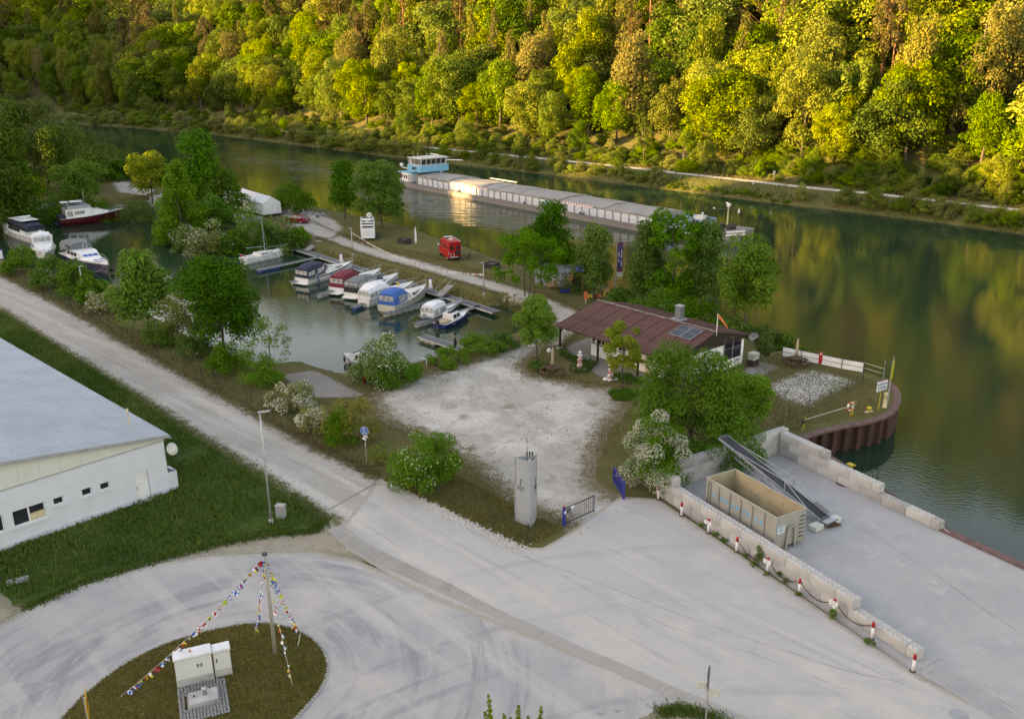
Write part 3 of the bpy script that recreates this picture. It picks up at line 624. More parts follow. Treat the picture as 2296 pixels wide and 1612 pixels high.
fm = bpy.data.meshes.new('forest'); V_ = np.array([(t[2], t[3], t[4] + t[5] * {8: .5, 7: .1, 9: 0, 10: 0}.get(t[1], .08)) for t in allp]); fm.vertices.add(len(V_)); fm.vertices.foreach_set('co', V_.astype(np.float32).ravel())
for nm, ty, vals in (('kind', 'INT', [t[1] for t in allp]), ('spin', 'FLOAT', [rs.rand() * 6.28 for t in allp])):
	a_ = fm.attributes.new(nm, ty, 'POINT'); a_.data.foreach_set('value', vals)
a_ = fm.attributes.new('size', 'FLOAT_VECTOR', 'POINT'); a_.data.foreach_set('vector', np.array([(t[6] * rs2.uniform(.8, 1.2), t[6] * rs2.uniform(.8, 1.2), t[5] * (1 - {8: .5, 7: .1, 9: 0, 10: 0}.get(t[1], .08))) for t in allp], np.float32).ravel())
fo = stuff(obj('forest', fm)); tag(fo, 'mixed spring wood covering the upper hillside behind the front trees', 'forest')
ng = bpy.data.node_groups.new('plant_wood', 'GeometryNodeTree'); ng.interface.new_socket('Geometry', in_out='INPUT', socket_type='NodeSocketGeometry'); ng.interface.new_socket('Geometry', in_out='OUTPUT', socket_type='NodeSocketGeometry')
N = ng.nodes; gi = N.new('NodeGroupInput'); go = N.new('NodeGroupOutput'); ip = N.new('GeometryNodeInstanceOnPoints'); ci = N.new('GeometryNodeCollectionInfo'); ci.inputs['Collection'].default_value = fk; ci.inputs['Separate Children'].default_value = True; ci.inputs['Reset Children'].default_value = True
def na(nm, ty): k = N.new('GeometryNodeInputNamedAttribute'); k.data_type = ty; k.inputs['Name'].default_value = nm; return k.outputs['Attribute']
cx = N.new('ShaderNodeCombineXYZ'); ng.links.new(na('spin', 'FLOAT'), cx.inputs[2]); ng.links.new(gi.outputs[0], ip.inputs['Points']); ng.links.new(ci.outputs[0], ip.inputs['Instance']); ip.inputs['Pick Instance'].default_value = True
ng.links.new(na('kind', 'INT'), ip.inputs['Instance Index']); ng.links.new(cx.outputs[0], ip.inputs['Rotation']); ng.links.new(na('size', 'FLOAT_VECTOR'), ip.inputs['Scale']); ng.links.new(ip.outputs[0], go.inputs[0])
md = fo.modifiers.new('wood', 'NODES'); md.node_group = ng

# ---- shrubs along the far waterline and behind the towpath
def bank_px(px0, px1, n, s0, s1): 
	out = []
	for k in range(n):
		out.append((px0 + (px1 - px0) * (k + rs.uniform(.1, .9)) / n, rs.uniform(s0, s1)))
	return out
farL = far_line(0, -260, 140); farL = [Vector(p) for p in farL]
def far_at(px, s):
	best = min(farL, key=lambda p: abs(proj(p.x, p.y, WZ)[0] - px)); i = farL.index(best); d = (farL[min(i + 1, len(farL) - 1)] - farL[max(i - 1, 0)]).normalized(); nr = Vector((-d.y, d.x))
	# refine along the bank
	p = best + d * 0; e = .5
	for _ in range(12):
		q = proj(p.x, p.y, WZ)[0]; q2 = proj(p.x + d.x, p.y + d.y, WZ)[0]; p = p + d * max(-6, min(6, (px - q) / (q2 - q + 1e-6)))
	return p + nr * s
def far_shrub(px, s, h, w, i, label):
	p = far_at(px, s); put_tree(i, p.x, p.y, hz(p.x, p.y) - .2, h, w, 0, label, 'bushes along the far bank', cat='bush')
LANDM = ['left of the barge', 'behind the barge wheelhouse', 'behind the barge hatches', 'behind the barge bow', 'right of the barge']
def lm(px): return LANDM[0 if px < 870 else 1 if px < 1060 else 2 if px < 1500 else 3 if px < 1700 else 4]
for px, s in bank_px(150, 880, 34, 1.5, 6): far_shrub(px, s, rs.uniform(3.5, 7), rs.uniform(6, 10), 9 if rs.rand() < .75 else 10, 'rounded willowy bush at the far water edge, %s' % lm(px))
for px, s in bank_px(880, 1480, 26, 1.2, 5): far_shrub(px, s, rs.uniform(2, 4.6), rs.uniform(3, 5.5), 9 if rs.rand() < .5 else 10, 'small bush at the far water edge, %s' % lm(px))
for px, s in bank_px(1480, 1760, 14, 1.2, 3): far_shrub(px, s, rs.uniform(.8, 1.6), rs.uniform(1.8, 3), 10, 'low weedy bush at the far water edge, %s' % lm(px))
for px, s in bank_px(1990, 2330, 15, 1.5, 6): far_shrub(px, s, rs.uniform(2.5, 4.5), rs.uniform(3, 5), 9 if rs.rand() < .5 else 10, 'dense bush at the far water edge, %s' % lm(px))
for px, s, h, w, i, lb in ((1785, 3, 4.2, 4.2, 9, 'yellowish willow bush at the far water edge left of the round green bush'), (1880, 2.6, 4.0, 5.2, 10, 'smooth round bright green bush at the far water edge'), (1945, 2.6, 4.2, 5.8, 10, 'broad smooth green bush beside the round one at the far water edge'), (910, 3, 4.5, 11, 9, 'long low willow bush on the far bank behind the wheelhouse'),
						   (1060, 4, 6, 5, 5, 'small green tree on the far bank right of the wheelhouse'), (1140, 4.5, 8.5, 6.2, 5, 'dense dark green tree on the far bank behind the first hatches'), (1005, 7, 9, 7, 0, 'round lit tree by the towpath above the wheelhouse'), (1345, 17, 11, 7.5, 4, 'open-crowned tree above the towpath behind the barge'),
						   (1435, 17, 10, 5, 4, 'slim young tree with a pale stem above the towpath'), (1475, 17, 8, 4, 4, 'slimmest young tree with a pale stem above the towpath'), (2275, 16, 11, 9, 1, 'bright yellow-green tree by the towpath at the right edge'), (2140, 18, 9, 6, 1, 'small lit tree with a bare stem above the towpath on the right')):
	p = far_at(px, s); put_tree(i, p.x, p.y, hz(p.x, p.y) - .2, h, w, 0 if i in (9, 10) else .12 if i != 4 else .35, lb, None, cat='bush' if i in (9, 10) else 'tree')
for px, s in bank_px(1050, 2250, 46, 15.5, 21): far_shrub(px, s, rs.uniform(1.8, 5.0), rs.uniform(2.5, 5.0), rs.choice([10, 9, 5]), 'undergrowth bush beside the towpath at the forest edge, %s' % lm(px))
for px, s in bank_px(200, 1050, 36, 13.5, 19): far_shrub(px, s, rs.uniform(2.5, 5.5), rs.uniform(3.5, 6.0), rs.choice([10, 9, 5]), 'undergrowth bush beside the towpath at the forest edge, %s' % lm(px))
# ---- trees and shrubs on the near side
def top_h(bx, by, ty, z):
	p = G(bx, by, z); lo, hi = 0, 40
	for _ in range(40):
		m_ = (lo + hi) / 2
		if proj(p.x, p.y, z + m_)[1] > ty: lo = m_
		else: hi = m_
	return p, lo
def near_tree(bx, by, ty, wpx, kind, lmat, label, c0=.2, n=6000, size=.3, z=0.0, nb=46, cat='tree', name='broadleaf_tree', blossom=0, stems=1, lean=0, seed=None, group=None, wscale=1.0, squash=1.0):
	p, h = top_h(bx, by, ty, z); dist = math.hypot(p.y, CAM_H); w = wpx * dist / CAM_F * wscale * 1.16
	z0 = hz(p.x, p.y); h += z - z0
	if dist < 95 and n > 500: n = int(n * 1.9); size *= .72
	rg = np.random.RandomState(seed if seed is not None else int(bx * 3 + by) % 9999)
	bl = [(x * w, y * w, h * c0 + zz * h * (1 - c0), r * (w + h * (1 - c0)) / 2) for x, y, zz, r in crown_blobs(rg, kind, nb)]
	q, t = leaves(bl, n, size, rg, squash=squash)
	o = thing(name, label, cat, (p.x, p.y, z0), 0, group)
	q = q[q[:, :, 2].min(1) > -.1] if True else q; t = t[:len(q)]
	obj('crown', quads_mesh('crown', q, t), M[lmat], o)
	for k in range(stems):
		tm = trunk_mesh(rg, h * .8, max(.05, h * .016) / (1 if stems == 1 else 1.5), max(c0, .25), 8 if name != 'shrub' else 4, w * .38, h * .025); t_ = obj('trunk', tm, M['bark'], o)
		if stems > 1: t_.location = (rg.uniform(-.12, .12) * w, rg.uniform(-.12, .12) * w, 0); t_.rotation_euler = (rg.uniform(-.12, .12), rg.uniform(-.12, .12), 0)
	if blossom:
		# sprays of white blossom gathered on some of the outer clumps
		sel = [b for b in bl if rg.rand() < .55]; q2, t2 = leaves(sel, int(blossom * (2.2 if dist < 95 else 1.3)), max(.12, size * .66), rg, inner=0)
		c = q2.mean(1, keepdims=True); ctr = np.array([0, 0, h * (.5 + c0 / 2)]); q2 = q2 + (c - ctr) * .05
		obj('blossom', quads_mesh('blossom', q2, t2), M['blossom'], o)
	return o
NT = near_tree
# left shore of the basin
NT(335, 742, 560, 145, 'tall', 'leafA', 'left one of two tall leafy trees on the near basin shore', .1, 9000, .34, nb=60)
NT(505, 800, 578, 185, 'tall', 'leafD', 'right and darker one of two tall leafy trees on the near basin shore', .1, 11000, .34, nb=70)
NT(612, 862, 710, 110, 'loose', 'leafA', 'sparse small tree with bare twigs beside the boat ramp', .3, 900, .22, nb=30)
for k, (bx, by, ty, w, lb) in enumerate(((60, 612, 548, 105, 'leafy hedge bush in front of the grey and white yacht'), (130, 640, 570, 110, 'leafy hedge bush in front of the white canopied motor boat'), (175, 660, 588, 90, 'leafy hedge bush left of the blue hulled boat bow'), (215, 685, 612, 70, 'small hedge bush below the blue hulled boat bow'))):
	NT(bx, by, ty, w, 'shrub', 'leafA', lb, 0, 3600, .3, nb=26, cat='bush', name='shrub')
NT(243, 700, 632, 75, 'shrub', 'leafW', 'pale blossoming bush left of the two tall basin trees', 0, 2600, .26, cat='bush', name='shrub', blossom=600)
NT(400, 762, 650, 95, 'shrub', 'leafW', 'pale blossoming bush between the two tall basin trees', 0, 2600, .26, cat='bush', name='shrub', blossom=500)
NT(360, 775, 710, 70, 'shrub', 'leafA', 'low bush at the foot of the left tall basin tree', 0, 1800, .24, cat='bush', name='shrub')
NT(440, 800, 730, 80, 'shrub', 'leafD', 'low bush behind the lamp post at the basin', 0, 1800, .24, cat='bush', name='shrub')
NT(520, 836, 765, 100, 'shrub', 'leafA', 'low bush at the foot of the right tall basin tree', 0, 2400, .24, cat='bush', name='shrub')
NT(590, 862, 790, 85, 'shrub', 'leafA', 'low bush left of the boat ramp', 0, 2200, .22, cat='bush', name='shrub')
NT(656, 915, 848, 100, 'shrub', 'leafW', 'white blossoming bush at the fence below the boat ramp', 0, 2600, .2, cat='bush', name='shrub', blossom=1500)
NT(712, 962, 895, 80, 'shrub', 'leafW', 'smaller white blossoming bush beside the yard fence', 0, 2000, .18, cat='bush', name='shrub', blossom=1100)
NT(790, 985, 868, 110, 'shrub', 'leafO', 'brownish twiggy shrub behind the round blue sign', 0, 3000, .2, cat='bush', name='shrub', stems=3)
NT(762, 1000, 915, 70, 'shrub', 'leafA', 'green shrub left of the round blue sign', 0, 1500, .18, cat='bush', name='shrub')
NT(848, 1040, 985, 40, 'shrub', 'leafB', 'thin bright sapling bush right of the round blue sign', 0, 450, .15, cat='bush', name='shrub')
NT(955, 1085, 968, 150, 'shrub', 'leafA', 'large round green shrub between road and gravel yard', 0, 6500, .2, cat='bush', name='shrub', stems=3, blossom=260)
NT(862, 852, 745, 125, 'shrub', 'leafA', 'white blossoming bush over the red striped boat', 0, 5500, .22, cat='bush', name='shrub', blossom=1100, stems=2)
NT(890, 858, 800, 110, 'shrub', 'leafD', 'low dark bush at the foot of the blossoming bush by the red striped boat', 0, 2600, .2, cat='bush', name='shrub')
NT(1005, 815, 780, 90, 'shrub', 'leafA', 'low hedge bush right of the white handrail', 0, 2200, .2, cat='bush', name='shrub', nb=22)
NT(1075, 795, 752, 110, 'shrub', 'leafA', 'longest low hedge bush along the yard side of the basin', 0, 2800, .2, cat='bush', name='shrub', nb=24)
NT(1125, 778, 745, 70, 'shrub', 'leafD', 'low hedge bush left of the yard tree', 0, 1600, .2, cat='bush', name='shrub', nb=20)
# the yard
NT(1206, 808, 671, 108, 'round', 'leafL', 'bright leafy tree standing at the edge of the gravel yard', .25, 9500, .22, nb=40)
NT(1398, 872, 726, 100, 'loose', 'leafB', 'light green young tree in front of the clubhouse', .25, 6500, .2, nb=44)
NT(1540, 1000, 785, 210, 'round', 'leafA', 'large bushy tree in front of the clubhouse corner', .02, 14000, .24, nb=70, stems=3)
NT(1665, 960, 830, 130, 'round', 'leafL', 'tree right of the large bushy tree by the clubhouse', .08, 6500, .22, nb=40, stems=2)
NT(1466, 1088, 925, 140, 'shrub', 'leafA', 'large bush covered in white blossom by the blue gate', 0, 8000, .18, cat='bush', name='shrub', blossom=5200, stems=3, nb=44)
NT(1600, 1030, 905, 190, 'shrub', 'leafD', 'dark green bush behind the block wall', 0, 6500, .2, cat='bush', name='shrub', nb=40)
# peninsula
Z = PEN
NT(1192, 668, 520, 140, 'loose', 'leafA', 'thin grey-green multi-stemmed tree beside the bend of the path', .12, 7500, .26, z=Z, stems=4, nb=60)
NT(1232, 632, 452, 104, 'tall', 'leafD', 'dense tall tree with a sunlit top behind the multi-stemmed one', .05, 11000, .3, z=Z, nb=60)
NT(1332, 672, 503, 76, 'tall', 'leafA', 'tree left of the banner flagpole', .12, 8000, .28, z=Z, nb=44)
NT(1446, 690, 498, 78, 'tall', 'leafD', 'leftmost of three close trees behind the clubhouse roof', .06, 9000, .28, z=Z, nb=44)
NT(1503, 700, 468, 120, 'loose', 'leafA', 'tallest and loosest of three close trees behind the clubhouse roof', .06, 8000, .3, z=Z, nb=52)
NT(1572, 705, 486, 100, 'tall', 'leafD', 'rightmost of three close trees behind the clubhouse roof', .06, 10000, .28, z=Z, nb=48)
NT(1672, 742, 530, 145, 'wide', 'leafL', 'bright green tree alone on the canal bank right of the clubhouse', .12, 12000, .27, z=-.3, nb=50)
for k, (bx, by, ty, w, lm_, lb) in enumerate(((1480, 722, 650, 150, 'leafD', 'dark undergrowth behind the clubhouse ridge'), (1560, 735, 672, 140, 'leafD', 'undergrowth bush behind the clubhouse chimney'), (1640, 752, 715, 90, 'leafA', 'undergrowth bush behind the windsock'), (1720, 770, 728, 100, 'leafD', 'dark bush behind the satellite dish of the clubhouse'), (1770, 782, 748, 70, 'leafA', 'small bush left of the white banner fence'), (1395, 690, 640, 70, 'leafA', 'bush between banner flagpole and clubhouse'), (1300, 640, 590, 110, 'leafD', 'dark bush behind the playground tower'))):
	NT(bx, by, ty, w, 'shrub', lm_, lb, 0, 2200, .26, z=-.5, cat='bush', name='shrub')
NT(775, 492, 356, 66, 'tall', 'leafD', 'narrower dark tree left of the large one by the motorhome', .08, 6500, .36, z=Z, nb=46)
NT(858, 512, 360, 100, 'round', 'leafD', 'large dark tree on the canal side behind the motorhome', .06, 12000, .36, z=Z, nb=60)
NT(658, 476, 408, 92, 'shrub', 'leafA', 'round bush on the canal bank behind the red car', 0, 4200, .34, z=Z, cat='bush', name='shrub')
NT(412, 530, 362, 132, 'cone', 'leafL', 'conical bright green tree at the basin mouth', .02, 9000, .42, z=Z, nb=80, wscale=1.15)
NT(455, 490, 286, 115, 'tall', 'leafD', 'tallest dark tree at the basin mouth', .08, 8500, .45, z=Z, nb=56)
NT(520, 486, 376, 85, 'tall', 'leafA', 'lighter tree left of the white tarpaulin', .05, 4800, .38, z=Z, nb=40)
for k, (bx, by, ty, w, lm_, bl, lb) in enumerate(((430, 548, 478, 80, 'leafA', 900, 'bush with white blossom under the conical tree'), (470, 556, 492, 85, 'leafW', 1200, 'bush with hanging white blossom at the basin edge'), (520, 552, 500, 80, 'leafD', 0, 'dark bush at the basin edge behind the sailing boat'), (570, 548, 442, 95, 'leafA', 260, 'tall bush in front of the white tarpaulin'), (600, 555, 490, 80, 'leafD', 0, 'bush behind the sailing boat stern'), (642, 552, 482, 75, 'leafA', 0, 'bright bush beside the gravel parking'), (672, 545, 505, 45, 'leafA', 0, 'small bush at the basin corner by the steps'))):
	NT(bx, by, ty, w, 'shrub', lm_, lb, 0, 3400, .32, z=-1.2, cat='bush', name='shrub', blossom=bl)
# left land
NT(340, 440, 340, 92, 'wide', 'leafB', 'sunlit yellow-green tree standing by the path at the left', .12, 6500, .42, nb=46)
NT(186, 458, 350, 104, 'wide', 'leafA', 'tree above the red hulled yacht with a sunlit right side', .08, 8000, .42, nb=52)
NT(75, 440, 380, 60, 'shrub', 'leafB', 'small sunlit yellow bush at the left', 0, 1800, .36, cat='bush', name='shrub')
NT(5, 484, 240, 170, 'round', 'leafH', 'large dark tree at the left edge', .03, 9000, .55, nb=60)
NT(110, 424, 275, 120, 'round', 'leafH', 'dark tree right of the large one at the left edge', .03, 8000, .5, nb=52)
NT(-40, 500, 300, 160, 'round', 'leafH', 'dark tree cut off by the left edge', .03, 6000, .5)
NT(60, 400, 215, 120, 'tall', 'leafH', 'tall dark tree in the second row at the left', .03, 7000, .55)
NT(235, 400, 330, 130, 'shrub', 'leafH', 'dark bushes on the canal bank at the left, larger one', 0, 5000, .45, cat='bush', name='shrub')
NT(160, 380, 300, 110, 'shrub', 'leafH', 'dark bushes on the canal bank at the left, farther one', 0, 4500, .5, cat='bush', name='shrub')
for k, (bx, by, ty, w, lb) in enumerate(((30, 478, 440, 110, 'low hedge above the concrete walk at the left edge'), (110, 470, 430, 100, 'low hedge behind the flybridge of the red hulled yacht'), (230, 466, 440, 80, 'hedge at the bow of the red hulled yacht'), (310, 468, 442, 90, 'hedge on the basin bank under the sunlit tree'))):
	NT(bx, by, ty, w, 'shrub', 'leafD' if k < 2 else 'leafA', lb, 0, 2600, .36, cat='bush', name='shrub')
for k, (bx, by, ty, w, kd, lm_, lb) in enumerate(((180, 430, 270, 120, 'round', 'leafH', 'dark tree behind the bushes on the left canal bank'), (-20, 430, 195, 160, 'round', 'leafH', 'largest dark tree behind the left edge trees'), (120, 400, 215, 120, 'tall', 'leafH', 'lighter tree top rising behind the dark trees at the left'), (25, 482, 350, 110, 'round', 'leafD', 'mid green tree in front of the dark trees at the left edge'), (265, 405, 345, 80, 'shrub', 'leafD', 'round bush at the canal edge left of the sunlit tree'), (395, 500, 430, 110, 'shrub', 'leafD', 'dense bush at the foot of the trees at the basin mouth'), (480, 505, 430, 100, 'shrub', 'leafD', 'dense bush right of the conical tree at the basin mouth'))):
	NT(bx, by, ty, w, kd, lm_, lb, .03, 6500, .42, nb=46, cat='tree' if kd != 'shrub' else 'bush', name='broadleaf_tree' if kd != 'shrub' else 'shrub')
# sprays at the bottom edge
o_ = NT(1150, 1700, 1585, 120, 'cone', 'leafB', 'yellow-green shoots poking in at the bottom edge', 0, 10, .1, cat='bush', name='shrub', stems=1, nb=4)
bl_ = []
for dx, hh, ln in ((-.75, 3.4, -.25), (.15, 2.85, .1), (.95, 2.8, .25), (-.95, 2.5, -.2), (-.35, 2.4, 0), (.55, 2.3, .1), (-.1, 2.2, 0)):
	for k in range(14): bl_.append((dx + ln * k / 14, 0, hh * k / 14, (.2 - .0095 * k) * (.9 if k % 2 else 1.1)))
q, t = leaves(bl_, 9000, .085, np.random.RandomState(2)); o_.children[0].data = quads_mesh('crown', q, t); o_.children[0].data.materials.append(M['leafB'])

# ---- grass: blades standing on the verges (nobody could count it)
def grass(name, poly, n, h, wd, lm_, label, zf=None, patchy=0):
	rg = np.random.RandomState(len(name) + n); P = np.array(poly); x0, y0 = P.min(0); x1, y1 = P.max(0); X = rg.uniform(x0, x1, n * 4); Y = rg.uniform(y0, y1, n * 4); k = inside(X, Y, poly)
	if patchy: k &= (lownoise(X, Y, 1.1, 4) + rg.normal(size=len(X)) * .25) > patchy
	X, Y = X[k][:n], Y[k][:n]; n = len(X); Z = height(X, Y) if zf is None else np.full(n, zf)
	a = rg.rand(n) * 6.28; hh = h * rg.uniform(.5, 1.3, n); wv = wd * rg.uniform(.6, 1.3, n); lx, ly = rg.normal(size=n) * hh * .35, rg.normal(size=n) * hh * .35
	p = np.stack([X, Y, Z], 1); e = np.stack([np.cos(a) * wv, np.sin(a) * wv, 0 * a], 1); tip = p + np.stack([lx, ly, hh], 1); midp = p + np.stack([lx * .4, ly * .4, hh * .6], 1)
	q = np.stack([p - e, p + e, midp + e * .7, tip], 1)
	o = stuff(obj(name, quads_mesh(name, q, np.clip(.45 + .55 * lownoise(X, Y, .45, 9) + .22 * rg.normal(size=n), 0, 1)), M[lm_])); return tag(o, label, 'grass')
M['grassG'] = leaf_mat('green_grass', (.042, .105, .017), (.15, .185, .045), .3)
M['grassD'] = leaf_mat('dry_grass', (.15, .135, .045), (.25, .205, .085), .2)
M['grassI'] = leaf_mat('short_turf', (.12, .12, .03), (.20, .155, .055), .2)
grass('lawn_grass', PX((-150, 700), (0, 700), (200, 822), (450, 990), (690, 1140), (712, 1180), (612, 1190), (480, 1216), (330, 1255), (180, 1300), (40, 1345), (-100, 1300)), 60000, .26, .045, 'grassG', 'tall green grass on the verge round the warehouse', patchy=-.42)
grass('island_grass', [tuple(p) for p in isl], 42000, .07, .03, 'grassI', 'short patchy turf on the traffic island', .06)
grass('verge_grass', PX((860, 1078), (900, 1055), (990, 1050), (1100, 1105), (1200, 1165), (1262, 1182), (1225, 1212), (1175, 1222), (1100, 1190), (980, 1132)), 16000, .13, .035, 'grassD', 'dry grass round the anchor pillar')
grass('fence_grass', PX((0, 608), (150, 686), (300, 770), (450, 855), (600, 935), (850, 1068), (880, 1050), (700, 950), (560, 870), (300, 735), (100, 640)), 22000, .2, .05, 'grassD', 'dry grass along the wire fence beside the gravel road')
grass('terrace_grass', PX((1690, 790), (1760, 790), (1930, 835), (2000, 880), (1990, 925), (1900, 945), (1800, 970), (1740, 955), (1700, 900)), 15000, .1, .035, 'grassD', 'mown grass on the quay terrace')
grass('bank_grass', [tuple(G(x, y, -.9)[:2]) for x, y in ((690, 545), (800, 572), (950, 615), (1100, 662), (1180, 690), (1160, 700), (1090, 690), (940, 645), (800, 600), (700, 570))], 12000, .25, .06, 'grassD', 'dry grass on the basin bank above the jetty')
grass('camp_grass', [tuple(G(x, y, -.9)[:2]) for x, y in ((760, 520), (830, 540), (960, 570), (1110, 615), (1180, 640), (1110, 622), (950, 582), (820, 555), (745, 525))], 9000, .12, .05, 'grassI', 'short grass of the camping strip')

def pebbles(name, poly, n, s, mt, label, zf=.02, line=None):
	rg_ = np.random.RandomState(n); 
	if line is None:
		P = np.array(poly); X = rg_.uniform(P[:, 0].min(), P[:, 0].max(), n * 4); Y = rg_.uniform(P[:, 1].min(), P[:, 1].max(), n * 4); k = inside(X, Y, poly); X, Y = X[k][:n], Y[k][:n]
	else:
		P = np.array(poly); t = rg_.rand(n) * (len(P) - 1); i = t.astype(int); f = (t - i)[:, None]; q = P[i] * (1 - f) + P[i + 1] * f; q = q + rg_.normal(size=q.shape) * line; X, Y = q[:, 0], q[:, 1]
	m_ = len(X); Z = height(X, Y) + zf; r = s * rg_.uniform(.4, 1.5, m_); a = rg_.rand(m_) * 6.28
	c = np.stack([X, Y, Z], 1); e1 = np.stack([np.cos(a), np.sin(a), 0 * a], 1) * r[:, None]; e2 = np.stack([-np.sin(a), np.cos(a), 0 * a], 1) * (r * rg_.uniform(.5, 1, m_))[:, None]; up_ = np.stack([0 * a, 0 * a, r * .7], 1)
	V = np.stack([c - e1, c - e2, c + e1, c + e2, c + up_], 1).reshape(-1, 3); b = np.arange(m_)[:, None] * 5; F = np.concatenate([b + np.array([[0, 1, 4]]), b + np.array([[1, 2, 4]]), b + np.array([[2, 3, 4]]), b + np.array([[3, 0, 4]])], 0)
	me = bpy.data.meshes.new(name); np_mesh(me, V, F, False); return tag(stuff(obj(name, me, mt)), label, 'gravel')
M['pebble'] = mat('limestone_pebbles', (.55, .52, .46), .9, (.35, .33, .29), 8)
pebbles('yard_stones', yard, 4500, .045, M['pebble'], 'loose pale stones scattered over the gravel yard')
pebbles('road_stones', PX(*gl), 6000, .04, M['pebble'], 'loose stones on the gravel road')
pebbles('verge_stones', PX((860, 1082), (940, 1122), (1010, 1156), (1100, 1200), (1165, 1230)), 2200, .07, M['pebble'], 'pale crumbled stones along the road edge below the anchor pillar', .025, .22)
pebbles('court_stones', PX(*[zt(*p) for p in ((890, 530), (1300, 640), (1545, 705), (1530, 745), (1200, 900), (900, 1080), (640, 1010), (420, 920), (200, 800), (600, 640))]), 1100, .045, mat('white_pebbles', (.62, .62, .6), .9, (.45, .45, .43), 8), 'white stones of the gravel court')
grass('yard_weeds', yard, 5200, .07, .03, 'grassD', 'small dry weeds scattered over the gravel yard', patchy=.12)
grass('court_weeds', PX(*[zt(*p) for p in ((890, 530), (1300, 640), (1545, 705), (1530, 745), (1200, 900), (900, 1080), (640, 1010), (420, 920), (200, 800), (600, 640))]), 2600, .08, .035, 'grassG', 'green weeds sprouting in the white gravel court', patchy=.05)
rim = np.array([tuple(p) for p in yard]); 
def fringe(name, pts, n, spread, h, lm_, label):
	rg_ = np.random.RandomState(n); P = np.array(pts); t = rg_.rand(n) * (len(P) - 1); i = t.astype(int); f = (t - i)[:, None]; q = P[i] * (1 - f) + P[i + 1] * f + rg_.normal(size=(n, 2)) * spread; X, Y = q[:, 0], q[:, 1]; Z = height(X, Y) + .01
	a = rg_.rand(n) * 6.28; hh = h * rg_.uniform(.4, 1.3, n); wv = .035 * rg_.uniform(.6, 1.3, n); lx, ly = rg_.normal(size=n) * hh * .4, rg_.normal(size=n) * hh * .4
	p = np.stack([X, Y, Z], 1); e = np.stack([np.cos(a) * wv, np.sin(a) * wv, 0 * a], 1); tip = p + np.stack([lx, ly, hh], 1); md_ = p + np.stack([lx * .4, ly * .4, hh * .6], 1); qd = np.stack([p - e, p + e, md_ + e * .7, tip], 1)
	return tag(stuff(obj(name, quads_mesh(name, qd, rg_.rand(n)), M[lm_])), label, 'grass')
fringe('yard_fringe_grass', list(yard)[2:-3], 9000, .7, .16, 'grassD', 'dry grass fraying into the rim of the gravel yard')
fringe('road_fringe_grass', PX((0, 697), (150, 795), (300, 888), (450, 985), (650, 1112), (735, 1172)), 6000, .35, .16, 'grassG', 'green grass fraying into the gravel road from the lawn')
fringe('road_fringe_dry_grass', PX((0, 612), (150, 690), (300, 775), (450, 858), (600, 940), (720, 1005), (852, 1070)), 6000, .35, .16, 'grassD', 'dry grass fraying into the gravel road from the fence')
fringe('path_fringe_grass', [tuple(p) for p in ribbon(cl, 4.3)], 9000, .3, .16, 'grassD', 'dry grass along the rims of the peninsula path')
fringe('shoulder_fringe_grass', PX((60, 1364), (180, 1310), (330, 1264), (480, 1224), (612, 1198), (705, 1192), (722, 1170)), 4500, .22, .15, 'grassG', 'grass fraying from the lawn over the road shoulder')

fl2 = [tuple(p) for p in far_line(3.2, -230, 130)]
fringe('far_bank_reeds', fl2, 16000, 1.9, .9, 'grassG', 'rank grass and reeds along the far water edge')
fringe('far_verge_grass', [tuple(p) for p in far_line(14.6, -200, 130)], 12000, 1.3, .6, 'grassD', 'dry grass on the slope above the far towpath')
fl3 = jetty_shore[:7] + []
fringe('basin_bank_weeds', near_shore[-9:] , 3000, .5, .5, 'grassG', 'weeds along the yard side of the basin')
fringe('canal_bank_weeds', canal_shore, 9000, 1.0, .55, 'grassG', 'weeds along the canal side of the peninsula')

fringe('corner_grass', PX((1478, 1600), (1520, 1592), (1560, 1600), (1620, 1614)), 1500, .25, .16, 'grassG', 'green grass patch at the foot of the sign post at the bottom')
# ------------------------------------------------------------------ clubhouse
A_H = R(-48.5); HO = Vector((3.1, 85.4, 0))
HL, HW, EAVE, RIDGE = 15.0, 11.4, 2.62, 4.05
M['rooftile'] = mat('brown_fibre_roof', (.085, .03, .022), .8, (.12, .048, .034), 1.4, bump=.35, bscale=9, stain=((.2, .18, .17), 2.6, .66))
M['ridgecap'] = mat('lichen_ridge', (.2, .18, .17), .9, (.09, .05, .045), 4)
M['plaster'] = mat('white_plaster', (.78, .79, .78), .8, (.70, .71, .70), 1.2)
M['solar'] = mat('solar_cells', (.012, .014, .022), .15, (.016, .018, .026), 2)
M['doorcream'] = mat('cream_door', (.52, .49, .40), .6, (.46, .43, .35), 2)
house = thing('clubhouse', 'low white clubhouse with a brown fibre cement roof and timber porch posts', 'building', HO, A_H)
def hp(name, mb, m, **k): return mb.build(name, M[m] if isinstance(m, str) else m, house, **k)
WX0, WX1, WY0, WY1 = 3.4, 14.85, 1.35, 10.3
hp('wall', MB().box(((WX0 + WX1) / 2, WY0 + .12, 1.25), (WX1 - WX0, .24, 2.5)), 'plaster')
hp('wall', MB().box(((WX0 + WX1) / 2, WY1 - .12, 1.25), (WX1 - WX0, .24, 2.5)), 'plaster')
hp('wall', MB().box((WX1 - .12, (WY0 + WY1) / 2, 1.35), (.24, WY1 - WY0 - .485, 2.7)), 'plaster')
hp('wall', MB().box((WX0 + .12, (WY0 + WY1) / 2, 1.35), (.24, WY1 - WY0 - .485, 2.7)), 'plaster')
